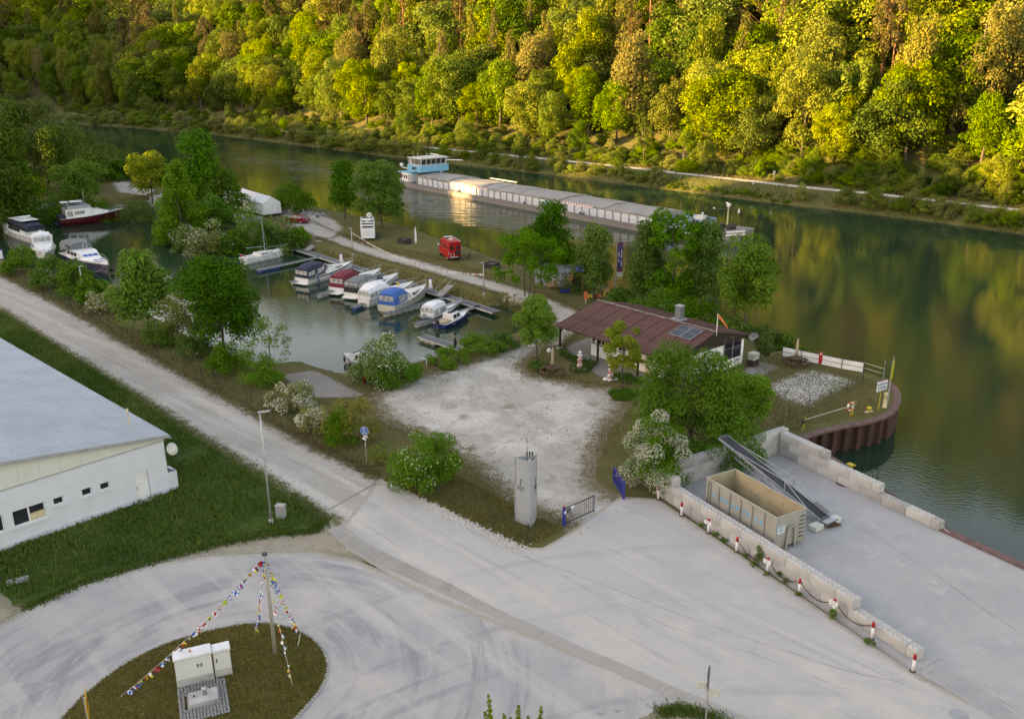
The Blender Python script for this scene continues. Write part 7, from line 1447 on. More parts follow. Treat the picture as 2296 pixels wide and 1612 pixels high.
# --- jetty row
def sail():
	o, rg_ = boat('white sailing boat with bare mast and furled boom', W(zB, 290, 835), W(zB, 925, 700), 2.5, .85, 1.15, 'gel', name='sailing_boat', bands=((.36, .44, 'grey'),), fine=1.9, tail=.75); L = o['L']
	cabin(o, [sec(L * .3, .85, .7, .75, 1.3), sec(L * .55, .85, .65, .85, 1.25), sec(L * .78, .45, .3, 1.0, 1.12)], ((0, .25, .95, .3, .75), (1, .02, .4, .3, .7)))
	MB().box((L * .18, 0, .85), (L * .22, 1.2, .1)).build('cockpit_seat', M['offwhite'], o); MB().tube((L * .52, 0, 1.2), (L * .5, 0, 6.6), .06, .045, n=8).build('mast', M['galv'], o); bm_ = MB().tube((L * .5, 0, 2.0), (L * .1, 0, 2.3), .045).build('boom', M['grey'], o)
	MB().path([(L * .5, 0, 6.5), (L * .28, .1, 3.9), (L * .22, .1, 2.2), (L * .15, .1, 1.0)], .025, 5).build('furled_line', M['green'], o); MB().tube((L * .5, 0, 6.5), (L * .98, 0, 1.15), .012, n=4).build('forestay', M['steel'], o); [MB().tube((L * .5, 0, 5.8), (L * .5, s_ * 1.1, 1.0), .01, n=4).build('shroud', M['steel'], o) for s_ in (-1, 1)]
	bow_rail(o, rg_, L * .6, .55, 5); MB().path([(0, -.9, .85), (0, -.9, 1.4), (0, .9, 1.4), (0, .9, .85)], .02).build('stern_rail', M['steel'], o); MB().box((.15, .5, 1.2), (.2, .3, .3)).build('lifebuoy_box', M['red'], o); fenders(o, rg_, (L * .3, L * .5, L * .7), -1, 'white'); MB().box((-.12, 0, .4), (.06, .4, 1.1)).build('rudder', M['gel'], o); MB().sphere((L * .53, .2, 4.0), .09).build('radar_reflector', M['offwhite'], o)
sail()
o, rg_ = boat('white cruiser with navy blue canopy and a navy hull stripe', W(zC, 330, 570), W(zC, 1110, 340), 2.9, .95, 1.35, 'gel', bands=((.06, .3, 'navyhull'), (.5, .56, 'navyhull'))); L = o['L']
cabin(o, [sec(L * .36, 1.3, 1.1, .95, 1.75), sec(L * .5, 1.25, 1.0, 1.05, 1.7), sec(L * .8, .7, .4, 1.2, 1.35)], ((1, .3, .85, .3, .7),), front=(1, 3, .03, .2)); canopy(o, [canopy_sec(.05, 1.25, .95, 2.3), canopy_sec(L * .16, 1.3, .95, 2.75), canopy_sec(L * .36, 1.2, 1.5, 2.6), canopy_sec(L * .46, 1.0, 1.65, 1.75)], 'navy', ((0, .1, .9, .35, .95), (1, .15, .9, .2, .9), (2, .1, .8, .1, .8))); MB().loft([[(L * .12 + q, s_ * 1.34, 1.0), (L * .12 + q + .1, s_ * 1.34, 1.0), (L * .34 + q, s_ * 1.3, 2.5), (L * .34 + q + .1, s_ * 1.3, 2.5)] for q in (0, .12) for s_ in (-1,)]).build('radar_arch', M['gel'], o); bow_rail(o, rg_, L * .5, .5, 6); platform(o, 2.8, .6); fenders(o, rg_, (L * .18, L * .45), -1, 'bluecan')
o, rg_ = boat('white motor boat with burgundy canopy and swim platform', W(zC, 890, 720), W(zC, 1560, 450), 2.8, .9, 1.25, 'gel', bands=((.4, .5, 'wine'),)); L = o['L']
cabin(o, [sec(L * .35, 1.2, 1.0, .9, 1.5), sec(L * .8, .6, .4, 1.1, 1.25)], ((0, .2, .7, .3, .7),)); canopy(o, [canopy_sec(.05, 1.2, .9, 2.45), canopy_sec(L * .14, 1.25, .9, 2.7), canopy_sec(L * .3, 1.2, 1.1, 2.75), canopy_sec(L * .44, 1.0, 1.4, 1.7)], 'wine', ((0, .1, .9, .3, .95), (1, .1, .85, .25, .9), (2, .1, .8, .1, .85))); platform(o, 2.6, 1.1, .25); bow_rail(o, rg_, L * .5, .5, 6)
o, rg_ = boat('white motor boat with grey canopy top and black side curtains', W(zC, 1120, 800), W(zC, 1840, 520), 2.7, .85, 1.2, 'gel'); L = o['L']
cabin(o, [sec(L * .4, 1.1, .95, .85, 1.4), sec(L * .8, .6, .4, 1.05, 1.2)], ((0, .2, .7, .3, .7),)); canopy(o, [canopy_sec(.1, 1.2, .85, 1.5), canopy_sec(L * .12, 1.22, .85, 1.55), canopy_sec(L * .32, 1.15, .9, 1.55)], 'black', (), rear=False); canopy(o, [canopy_sec(.15, 1.15, 1.5, 2.35), canopy_sec(L * .2, 1.2, 1.5, 2.65), canopy_sec(L * .42, 1.1, 1.5, 2.4), canopy_sec(L * .46, 1.0, 1.45, 1.7)], 'greycan', ((0, .05, .95, .05, .95), (1, .05, .95, .05, .95)), wm='vinyl'); platform(o, 2.6, .7, .25); bow_rail(o, rg_, L * .55, .55, 6); MB().box((L * .62, 0, 1.35), (.7, .8, .3)).build('covered_gear', M['navy'], o, bevel=.05)
o, rg_ = boat('white round-stern boat fully covered by a white canopy', W(zC, 1320, 920), W(zC, 2080, 660), 2.8, .95, 1.2, 'gel', bands=((.0, .16, 'black'),), tail=.7); L = o['L']
cabin(o, [sec(L * .42, 1.1, .95, .9, 1.35), sec(L * .8, .6, .4, 1.05, 1.2)], ()); canopy(o, [canopy_sec(.1, 1.0, .95, 2.2), canopy_sec(L * .16, 1.25, .95, 2.75), canopy_sec(L * .36, 1.2, 1.0, 2.7), canopy_sec(L * .48, .95, 1.2, 1.6)], 'white', ((0, .1, .9, .3, .9), (1, .1, .9, .3, .9), (2, .1, .8, .2, .8))); bow_rail(o, rg_, L * .55, .45, 5); MB().box((L * .74, .2, 1.45), (.22, .25, .5)).build('yellow_bag', M['yellow'], o, bevel=.04); fenders(o, rg_, (L * .2, L * .4), -1, 'white')
o, rg_ = boat('cream cruiser with bright blue canopy, last of the close row', W(zC, 1680, 1030), W(zC, 2290, 740), 2.8, 1.05, 1.45, 'gel', bands=((.3, .36, 'dgrey'), (.55, .6, 'bluecan'))); L = o['L']
hull_of(o).data.materials[0] = mat('cream_gelcoat', (.58, .55, .46), .35, (.5, .47, .39), 1.5)
cabin(o, [sec(L * .36, 1.2, 1.05, 1.0, 1.75), sec(L * .6, 1.1, .85, 1.15, 1.65), sec(L * .84, .5, .35, 1.35, 1.45)], ((0, .15, .3, .35, .6), (0, .6, .95, .3, .75), (1, .0, .45, .3, .75))); canopy(o, [canopy_sec(.1, 1.2, 1.0, 2.55), canopy_sec(L * .1, 1.25, 1.0, 2.8), canopy_sec(L * .28, 1.2, 1.2, 2.75), canopy_sec(L * .42, 1.0, 1.65, 1.85)], 'bluecan', ((1, .1, .9, .15, .9), (2, .05, .8, .1, .8))); bow_rail(o, rg_, L * .55, .6, 7); dbr = MB(); [dbr.bar((-.2 - random.random() * .5, random.uniform(-1, 1), .05), (.0 - random.random() * .4, random.uniform(-1, 1), .25), .05, .04) for _ in range(16)]; dbr.build('driftwood', M['wood'], o); fenders(o, rg_, (L * .4,), 1, 'black')
o, rg_ = boat('small dark open boat with white canopy and silver outboard', W(zD, 1480, 830), W(zD, 2000, 600), 2.2, .65, .85, 'dgrey'); L = o['L']
hull_of(o).data.materials[0] = mat('plum_grey_hull', (.07, .06, .075), .4, (.055, .05, .06), 2)
cabin(o, [sec(L * .3, .6, .5, .6, 1.15), sec(L * .45, .6, .45, .6, 1.1)], m_='white', name='console'); canopy(o, [canopy_sec(L * .04, .95, .7, 2.0), canopy_sec(L * .2, 1.0, .7, 2.2), canopy_sec(L * .4, .95, .7, 2.1), canopy_sec(L * .46, .9, .8, 1.2)], 'white', ((0, .05, .95, .15, .95), (1, .05, .95, .15, .95))); outboard(o, 0, 'galv', 1.1); bow_rail(o, rg_, L * .55, .45, 4); text('boat_name', 'Crazy Girl', .22, M['offwhite'], o, face_mtx((L * .3, -1.12, .42), (1, 0, 0)), .003)
MB().path([(L * .5, -.7, .75), (L * .7, -.6, .8), (L * .9, -.3, .85), (L * .98, 0, .9)], .12, 6).path([(L * .5, .7, .75), (L * .7, .6, .8), (L * .9, .3, .85), (L * .98, 0, .9)], .12, 6).build('inflatable_rim', M['grey'], o)
o, rg_ = boat('small blue hulled boat with white wheelhouse and black outboard', W(zD, 1680, 920), W(zD, 2110, 740), 2.0, .55, .85, 'bluehull', bands=((0, .22, 'gel'),)); L = o['L']
cabin(o, [sec(L * .32, .8, .72, .55, 1.35), sec(L * .58, .75, .62, .6, 1.35), sec(L * .66, .65, .45, .65, .85)], ((0, .06, .46, .35, .85), (0, .54, .94, .35, .85)), front=(1, 2, .1, .9)); MB().box((L * .16, 0, .62), (L * .26, 1.3, .25)).build('cockpit_seat', M['canvas_beige'], o, bevel=.04); MB().box((L * .45, 0, 1.42), (L * .2, .5, .08)).build('roof_hatch', M['navy'], o); outboard(o, 0, 'black', 1.0); bow_rail(o, rg_, L * .7, .12, 4); text('boat_name', 'Blue Sea', .2, M['offwhite'], o, face_mtx((L * .28, -.97, .3), (1, 0, 0)), .003)
o, rg_ = boat('white cabin boat with a dark red stripe half under the blossoming bush', G(862, 838, WZ), G(776, 812, WZ), 2.3, .75, .95, 'gel', bands=((.05, .3, 'wine'),)); L = o['L']
cabin(o, [sec(L * .2, .95, .8, .75, 1.6), sec(L * .62, .9, .7, .8, 1.55), sec(L * .95, .35, .25, .9, 1.0)], ((0, .2, .5, .3, .8), (0, .6, .9, .3, .8)), front=(1, 2, .1, .6)); fenders(o, rg_, (L * .4, L * .7, L * .97), 1, 'black'); fenders(o, rg_, (L * .4, L * .7), -1, 'black')
# ------------------------------------------------------------------ camping strip, playground, yard furniture
def wheel(par, x, y, r=.33, w=.2):
	t = MB().tube((x, y - w / 2, r), (x, y + w / 2, r), r, n=14).build('wheel', M['black'], par); MB().tube((x, y - w / 2 - .01, r), (x, y + w / 2 + .01, r), r * .58, n=10).build('rim', M['galv'], t)
def sec2(x, w, zb, zt, in_=.1): return [(x, -w, zb), (x, -w, zb + (zt - zb) * .45), (x, -w + in_, zt), (x, w - in_, zt), (x, w, zb + (zt - zb) * .45), (x, w, zb)]
# motorhome, rear towards the camera
mh_ = G(826, 541, PEN); A_m = R(100)
mo = thing('motorhome', 'white motorhome with a satellite dish on its roof, rear towards the road', 'motorhome', mh_, A_m)
def mp(n, mb, m, **k): return mb.build(n, M[m], mo, **k)
mp('body', MB().box((3.4, 0, 1.75), (5.6, 2.3, 2.5)), 'gel', bevel=.12); mp('cab', MB().loft([[(x, -w, .5), (x, -w, zt), (x, w, zt), (x, w, .5)] for x, w, zt in ((6.1, 1.0, 2.3), (6.6, 1.0, 2.2), (7.2, .95, 1.35), (7.7, .85, 1.15))]), 'gel'); mp('rear_panel', MB().box((.5, 0, 1.15), (.32, 2.1, 1.3)), 'white', bevel=.08); mp('rear_bumper', MB().box((.42, 0, .5), (.4, 2.2, .25)), 'white', bevel=.05)
mp('rear_window', MB().box((.585, 0, 2.25), (.03, 1.7, .28)), 'glass'); mp('upper_window', MB().box((.575, 0, 2.78), (.04, 1.9, .2)), 'glass'); mp('bike_rack', MB().box((.4, 0, 2.42), (.12, 2.1, .05)).box((.4, -.8, 2.25), (.05, .04, .4)).box((.4, .8, 2.25), (.05, .04, .4)), 'white'); mp('crest', MB().box((.56, 0, 2.28), (.02, .26, .34)), 'dgrey'); mp('number_plate', MB().box((.33, 0, .95), (.02, .5, .1)), 'offwhite')
for y in (-.95, .95):
	for k in range(3): mp('tail_light', MB().box((.575, y, .95 + .16 * k), (.03, .1, .12)), 'red' if k else 'orange')
for x, y, lx, ly in ((1.3, -.5, .9, .9), (1.3, .55, .9, .7), (4.9, 0, 1.1, 1.6)): mp('solar_panel', MB().box((x, y, 3.05), (lx, ly, .05)), 'solar')
mp('roof_hatch', MB().box((2.4, -.3, 3.08), (.7, .7, .12)), 'white', bevel=.03); mp('roof_box', MB().box((2.9, .4, 3.1), (.9, .7, .18)), 'white', bevel=.03); [mp('roof_rail', MB().box((3.4, y, 3.06), (5.2, .05, .06)), 'galv') for y in (-1.08, 1.08)]
dsh = mp('satellite_dish', MB().lathe([(.02, .1), (.2, .08), (.36, .02), (.45, -.05), (.46, -.055), (.36, .0), (.2, .055), (.02, .075)], 18), 'offwhite', smooth=True); dsh.location = (3.0, -.35, 3.75); dsh.rotation_euler = (0, R(-70), R(-15)); MB().box((0, 0, .085), (.2, .16, .05)).build('dish_logo', M['dgrey'], dsh); mp('dish_mast', MB().tube((3.0, -.35, 3.05), (3.05, -.35, 3.6), .05), 'white')
mp('side_window', MB().box((3.0, -1.155, 2.0), (1.2, .03, .6)).box((3.0, 1.155, 2.0), (1.2, .03, .6)), 'glass'); mp('awning', MB().tube((1.5, -1.2, 2.85), (5.5, -1.2, 2.85), .08), 'grey'); mp('lower_stripe', MB().box((3.4, 0, .62), (5.62, 2.32, .1)), 'grey')
for x in (1.9, 6.6):
	for y in (-.95, .95): wheel(mo, x, y)
# red camper van
vn = G(1022, 586, PEN); A_v = R(112); vo = thing('camper_van', 'red camper van with roof vents and a rear bicycle rack', 'van', vn, A_v)
def vp_(n, mb, m, **k): return mb.build(n, M[m], vo, **k)
vp_('body', MB().loft([sec2(x, w, .45, zt, .14) for x, w, zt in ((.3, .96, 2.75), (.5, 1.0, 2.85), (4.0, 1.0, 2.85), (4.5, .97, 2.65))]), 'red'); vp_('cab', MB().loft([sec2(x, w, .45, zt, .12) for x, w, zt in ((4.5, .97, 2.6), (5.0, .95, 1.95), (5.5, .92, 1.3), (5.9, .85, 1.1))]), 'red')
for y in (-.5, .5): d_ = vp_('rear_door', MB().box((.29, y, 1.6), (.04, .88, 1.9)), 'red'); MB().box((.262, y, 1.95), (.02, .52, .5)).build('door_window', M['glass'], d_)
vp_('bumper', MB().box((.25, 0, .5), (.2, 1.9, .2)), 'dgrey'); [vp_('tail_light', MB().box((.3, y, 1.15), (.05, .1, .4)), 'offwhite') for y in (-.95, .95)]; vp_('roof_vent', MB().box((2.2, 0, 2.9), (.5, .6, .08)), 'white', bevel=.02); vp_('roof_panel', MB().box((3.4, .3, 2.9), (.8, .5, .06)), 'solar'); vp_('roof_box', MB().box((4.0, -.2, 2.92), (.4, 1.2, .1)), 'white'); vp_('awning', MB().tube((.8, -1.02, 2.75), (4.2, -1.02, 2.75), .09), 'galv')
for x, l_ in ((1.3, .5), (2.9, .9), (4.7, .7)): vp_('side_window', MB().box((x, -1.0, 1.95), (l_, .03, .45)).box((x, 1.0, 1.95), (l_, .03, .45)), 'glass')
vp_('mirror', MB().box((4.9, 1.12, 1.75), (.12, .22, .34)), 'white'); vp_('spare_wheel', MB().tube((.08, -.45, 1.25), (.24, -.45, 1.25), .36, n=14), 'black'); vp_('bike_rack', MB().path([(.2, .3, .6), (-.25, .3, .75), (-.25, .3, 1.2), (.2, .3, 1.2)], .025).path([(.2, .8, .6), (-.25, .8, .75), (-.25, .8, 1.2), (.2, .8, 1.2)], .025).box((-.25, .3, .7), (.1, 1.1, .05)), 'white')
for x in (1.2, 4.9):
	for y in (-.85, .85): wheel(vo, x, y, .37, .24)
def bicycle(label, p, rz):
	o = thing('bicycle', label, 'bicycle', p, rz, 'parked bicycles')
	for x in (0, 1.05):
		t = MB(); A = np.linspace(0, 6.283, 17); t.path([(x + .33 * math.cos(a), 0, .34 + .33 * math.sin(a)) for a in A], .02, 5); w_ = t.build('tyre', M['black'], o); sp_ = MB(); [sp_.tube((x, 0, .34), (x + .32 * math.cos(a), 0, .34 + .32 * math.sin(a)), .004, n=3) for a in A[::2]]; sp_.build('spokes', M['steel'], w_)
	MB().path([(0, 0, .34), (.42, 0, .3), (.35, 0, .85), (0, 0, .34)], .018, 5).path([(.42, 0, .3), (.92, 0, .82), (.37, 0, .78)], .02, 5).path([(1.05, 0, .34), (.92, 0, .82), (.9, 0, 1.0)], .018, 5).build('frame', M['dgrey'], o); MB().box((.33, 0, .92), (.26, .14, .05)).build('saddle', M['black'], o); MB().tube((.88, -.28, 1.02), (.88, .28, 1.02), .015).build('handlebar', M['black'], o); MB().box((.0, 0, .72), (.4, .14, .04)).box((.0, .14, .55), (.35, .12, .3)).build('rack_bag', M['black'], o)
bicycle('black bicycle leaning beside the motorhome', G(843, 533, PEN), R(60)); bicycle('second black bicycle in front of the one at the motorhome', G(846, 538, PEN), R(75)); bicycle('black bicycle parked right of the red camper van', G(1052, 583, PEN), R(80))
# red car, trailers, tarpaulin boat
cr = thing('car', 'dark red hatchback parked on the gravel by the boat trailers', 'car', G(690, 502, PEN), R(158))
def cpp(n, mb, m, **k): return mb.build(n, M[m], cr, **k)
cpp('body', MB().loft([[(x, -w, zb), (x, -w * 1.02, zm_), (x, -w * .96, zt), (x, w * .96, zt), (x, w * 1.02, zm_), (x, w, zb)] for x, w, zb, zm_, zt in ((.0, .8, .4, .65, .85), (.25, .87, .28, .65, 1.0), (1.2, .89, .25, .6, .98), (3.2, .89, .25, .6, .95), (4.0, .85, .28, .6, .8), (4.3, .72, .35, .5, .62))]), 'carred', smooth=False, bevel=.0)
gh = cpp('cabin', MB().loft([[(x, -wb, zb), (x, -wt, zt), (x, wt, zt), (x, wb, zb)] for x, wb, wt, zb, zt in ((.2, .82, .68, .98, 1.02), (.75, .84, .64, .97, 1.42), (1.9, .84, .66, .95, 1.48), (2.5, .83, .64, .94, 1.4), (3.25, .8, .66, .93, .96))]), 'carred')
MB().add([(.24, -.62, 1.06), (.24, .62, 1.06), (.7, .58, 1.41), (.7, -.58, 1.41)], [(0, 1, 2, 3)]).build('rear_window', M['glass'], gh); [MB().add([(.8, s_ * .845, 1.03), (2.5, s_ * .845, 1.03), (2.4, s_ * .69, 1.36), (.95, s_ * .69, 1.38)], [(0, 1, 2, 3)]).build('side_window', M['glass'], gh) for s_ in (-1, 1)]; MB().add([(2.6, -.6, 1.39), (2.6, .6, 1.39), (3.2, .62, 1.0), (3.2, -.62, 1.0)], [(0, 1, 2, 3)]).build('windscreen', M['glass'], gh)
[cpp('tail_light', MB().box((.06, y, .85), (.1, .3, .14)), 'red') for y in (-.6, .6)]; cpp('number_plate', MB().box((-.02, 0, .7), (.02, .5, .11)), 'white'); cpp('bumper', MB().box((.06, 0, .42), (.2, 1.6, .24)), 'carred')
for x in (.85, 3.4):
	for y in (-.8, .8): wheel(cr, x, y, .32, .2)
def trailer(label, p, rz, rollers=True):
	o = thing('boat_trailer', label, 'trailer', p, rz, 'empty boat trailers'); fr = MB()
	for y in (-.7, .7): fr.bar((0, y, .55), (4.2, y * .9, .55), .08, .1); fr.bar((4.2, y * .9, .55), (5.8, 0, .5), .08, .1)
	for x in (0, 1.4, 2.8, 4.2): fr.bar((x, -.7, .55), (x, .7, .55), .07, .07)
	fr.build('frame', M['galv'], o); [MB().tube((x, -.3, .68), (x, .3, .68), .07, n=8).build('roller', M['navy'], o) for x in (.2, 1.4, 2.8)]; MB().box((5.0, 0, .95), (.12, .12, .8)).build('winch_post', M['galv'], o)
	for y in (-.95, .95): wheel(o, 1.6, y, .3, .18); MB().box((1.6, y, .66), (.8, .24, .05)).build('mudguard', M['grey'], o)
trailer('galvanised boat trailer right of the red car', G(735, 488, PEN), R(165)); trailer('boat trailer behind the red car', G(690, 481, PEN), R(160)); trailer('boat trailer between tarpaulin boat and red car', G(645, 481, PEN), R(170))
tb0, tb1 = G(612, 486, PEN), G(520, 462, PEN); tb = thing('covered_boat', 'large boat ashore under a white peaked tarpaulin', 'boat', tb0, math.atan2((tb1 - tb0).y, (tb1 - tb0).x)); L = (tb1 - tb0).length
M['tarp'] = mat('white_tarpaulin', (.68, .70, .72), .6, (.60, .62, .65), 1.0, bump=.3, bscale=3)
MB().loft([[(x, -1.9, .5), (x, -1.75, zb + .7), (x, -.1, zt), (x, .1, zt), (x, 1.75, zb + .7), (x, 1.9, .5)] for x, zb, zt in ((0, 1.9, 3.7), (L * .5, 1.9, 3.9), (L * .97, 2.1, 4.3))]).build('tarpaulin', M['tarp'], tb); MB().box((L * .4, 0, .3), (L * .7, 1.2, .5)).build('cradle', M['dgrey'], tb)
t2 = thing('grey_tarpaulin_boat', 'low boat under a grey tarpaulin in front of the white one', 'boat', G(590, 505, PEN), R(166)); MB().loft([[(x, -1.1, .4), (x, -.9, 1.2), (x, 0, 1.6), (x, .9, 1.2), (x, 1.1, .4)] for x in (0, 3, 6.5)]).build('tarpaulin', M['greycan'], t2); MB().box((3.2, 0, .2), (6.0, 1.6, .4)).build('cradle', M['dgrey'], t2)
# pennant string between the two marina lamps
la, lb_ = G(791, 573, PEN) + Vector((0, 0, 3.6)), G(1085, 661, PEN) + Vector((0, 0, 2.7)); ps = thing('pennant_string', 'string of mostly white pennants between two lamp posts', 'bunting', la); dd = lb_ - la; pn = lambda t: dd * t + Vector((0, 0, -1.55 * 4 * t * (1 - t))); MB().path([pn(t) for t in np.linspace(0, 1, 24)], .012, 4).build('cord', M['offwhite'], ps)
pmesh = []
for c in ('white', 'white', 'white', 'yellow', 'orange', 'white', 'red'):
	me = MB().add([(-.13, 0, 0), (.13, 0, 0), (.02, .03, -.34)], [(0, 1, 2)]).mesh('pennant'); me.materials.append(M[c] if c != 'red' else M['orange']); pmesh.append(me)
for k in range(76): t = (k + .5) / 76; p_ = obj('pennant', pmesh[(k * 5 + k // 7) % 7 if k % 3 == 0 else 0], None, ps); p_.location = pn(t); p_.rotation_euler = (random.uniform(-.3, .3), 0, math.atan2(dd.y, dd.x) + random.uniform(-.3, .3))
def planter(label, p, rz):
	o = thing('black_planter', label, 'planter', p, rz, 'black timber boxes on the camping strip'); 
	for y in (-.75, .75): MB().box((0, y, .35), (1.7, .12, .7)).build('side', M['black'], o)
	for x in (-.8, .8): MB().box((x, 0, .35), (.12, 1.38, .7)).build('end', M['black'], o)
	MB().box((0, 0, .5), (1.5, 1.35, .08)).build('seat', M['dgrey'], o); MB().box((1.1, -.3, .2), (.5, .8, .4)).build('step', M['black'], o)
planter('black box seat behind the pennants beside the furled white banner', G(907, 545, PEN), R(-30)); planter('black box seat right of the right marina lamp', G(1103, 600, PEN), R(-30))
fb = thing('beach_flag', 'narrow furled white banner standing on the camping strip', 'flag', G(932, 549, PEN), R(10)); MB().tube((0, 0, 0), (.0, 0, 2.9), .025).build('pole', M['grey'], fb); MB().loft([[(w, .03, z), (-w * .6, .03, z), (-w * .6, -.03, z), (w, -.03, z)] for z, w in ((.3, .16), (1.2, .2), (2.3, .17), (2.9, .05))]).build('banner', M['white'], fb)
fb2 = thing('beach_flag', 'thin white marker stick beside the multi-stemmed tree', 'flag', G(1135, 600, PEN)); MB().tube((0, 0, 0), (0, 0, 1.7), .02).build('pole', M['grey'], fb2); MB().box((.06, 0, 1.2), (.14, .03, .9)).build('banner', M['white'], fb2)
# tent, tables, toy kitchen
zp = zm(1550, 800, .21777)
tn = thing('tarpaulin_tent', 'blue-grey tarpaulin tent behind the multi-stemmed tree', 'tent', G(*zp(860, 400), PEN), R(-20)); MB().loft([[(x, -1.6, 0), (x, -1.35, 1.9), (x, 0, 2.7), (x, 1.35, 1.9), (x, 1.6, 0)] for x in (-2.4, -.8, .8, 2.4)]).build('cover', mat('blue_grey_tarpaulin', (.2, .23, .26), .5, (.27, .3, .33), 1.2, bump=.6, bscale=3), tn); [MB().tube((x, -1.5, 0), (x, -1.35, 1.9), .03).build('pole', M['galv'], tn) for x in (-2.4, 2.4)]
def ptable(label, p, rz, m_='newwood', L=1.5):
	o = thing('picnic_table', label, 'picnic table', p, rz); [MB().box((0, -.28 + .14 * k, .74), (L, .13, .035)).build('plank', M[m_], o) for k in range(5)]; [MB().box((0, s_ * .68, .44), (L, .24, .035)).build('bench', M[m_], o) for s_ in (-1, 1)]; [MB().bar((x, s_ * .55, 0), (x, s_ * .12, .72), .05, .09).build('leg', M[m_], o) for x in (-L * .35, L * .35) for s_ in (-1, 1)]; [MB().box((x, 0, .4), (.05, 1.5, .09)).build('cross_beam', M[m_], o) for x in (-L * .35, L * .35)]; return o
ptable('pale wooden picnic table in front of the tarpaulin tent', G(*zp(820, 470), PEN), R(10), 'newwood', 1.4); ptable('tiny pale children picnic table by the playground', G(*zp(965, 482), PEN), R(10), 'newwood', .8).scale = (.65, .65, .6)
kt = thing('play_kitchen', 'white wooden play kitchen with red front near the playground', 'toy kitchen', G(*zp(920, 425), PEN), R(5)); MB().box((0, 0, .45), (1.1, .5, .9)).build('counter', M['white'], kt); MB().box((0, .2, 1.15), (.7, .12, .5)).build('back_shelf', M['white'], kt); MB().box((0, .2, 1.5), (.9, .25, .06)).build('roof', M['white'], kt); MB().box((0, -.26, .42), (.5, .02, .5)).build('oven_door', M['red'], kt)
# playground: tower with swing beam, built in its own frame
pg = thing('play_tower', 'wooden play tower with blue roof and a slanting swing beam', 'playground', G(*zp(1150, 500), PEN), R(-12))
def pgp(n, mb, m): return mb.build(n, M[m], pg)
for x in (-.7, .7):
	for y in (-.6, .6): pgp('tower_post', MB().box((x + .3, y, 1.45), (.1, .1, 2.9)), 'newwood')
pgp('platform', MB().box((.3, 0, 1.2), (1.5, 1.3, .08)), 'wood')
for k in range(5): pgp('rail_board', MB().box((-.43, 0, 1.35 + .17 * k), (.03, 1.25, .13)), 'newwood'); pgp('side_board', MB().box((-.75, -.65, 1.2 + .2 * k), (.62, .03, .15)), 'newwood')
for k in range(4): pgp('baluster', MB().box((.0 + .25 * k, -.62, 1.55), (.08, .03, .7)), 'wood')
for s_ in (-1, 1): pgp('roof_slope', MB().add([(-.1, s_ * .85, 2.75), (1.1, s_ * .85, 2.75), (1.1, 0, 3.45), (-.1, 0, 3.45)] + [(-.1, s_ * .85, 2.7), (1.1, s_ * .85, 2.7), (1.1, 0, 3.4), (-.1, 0, 3.4)], [(0, 1, 2, 3), (7, 6, 5, 4), (0, 4, 5, 1), (1, 5, 6, 2), (2, 6, 7, 3), (3, 7, 4, 0)]), 'bluegate'); pgp('roof_trim', MB().bar((-.14, s_ * .88, 2.72), (-.14, 0, 3.5), .05, .12).bar((1.14, s_ * .88, 2.72), (1.14, 0, 3.5), .05, .12), 'newwood')
pgp('swing_beam', MB().bar((1.0, 0, 2.35), (3.6, -.3, 2.2), .12, .14), 'newwood'); pgp('swing_leg', MB().bar((3.5, -.28, 2.2), (2.9, -2.0, 0), .11, .11), 'newwood'); pgp('swing_leg', MB().bar((3.5, -.28, 2.2), (4.2, 1.2, 0), .1, .1), 'wood')
for x in (1.5, 2.4): pgp('swing', MB().tube((x, -.1, 2.25), (x, -.1, .5), .012, n=4).tube((x + .4, -.1, 2.25), (x + .4, -.1, .5), .012, n=4).box((x + .2, -.1, .48), (.5, .2, .04)), 'bluegate')
pgp('ladder', MB().bar((-1.3, -.3, 0), (-.5, -.3, 1.25), .06, .08).bar((-1.3, .3, 0), (-.5, .3, 1.25), .06, .08), 'wood'); sx_ = pgp('sand_box', MB().box((-1.1, -1.35, .35), (1.2, .9, .6)), 'bluegate'); MB().box((-1.1, -1.35, .68), (1.3, 1.0, .06)).build('sand_box_rim', M['wood'], sx_)
for k in range(3): pgp('climbing_bar', MB().tube((.9 + .25 * k, .62, 0), (.9 + .25 * k, .62, 1.9), .03), 'wood')
obn = thing('bench', 'bright orange-brown curved wooden lounger by the flagpole', 'bench', G(*zp(1640, 535), PEN), R(35)); 
for k in range(9): t = k / 8; ang_ = .15 + 1.1 * max(0, t - .35); x = -.6 + 1.1 * t; z_ = .4 + (max(0, t - .4) * 1.5) ** 1.3 * .9; MB().box((x, 0, z_), (.14, 1.1, .04), ry=-ang_ * (1 if t > .4 else .2)).build('slat', M['newwood'] if False else mat('orange_timber', (.55, .24, .07), .7, (.45, .19, .05), 3) if k == 0 else bpy.data.materials['orange_timber'], obn)
for y in (-.45, .45): MB().bar((-.5, y, 0), (-.5, y, .4), .07, .07).bar((.25, y, 0), (.35, y, .7), .07, .07).build('leg', M['newwood'], obn)
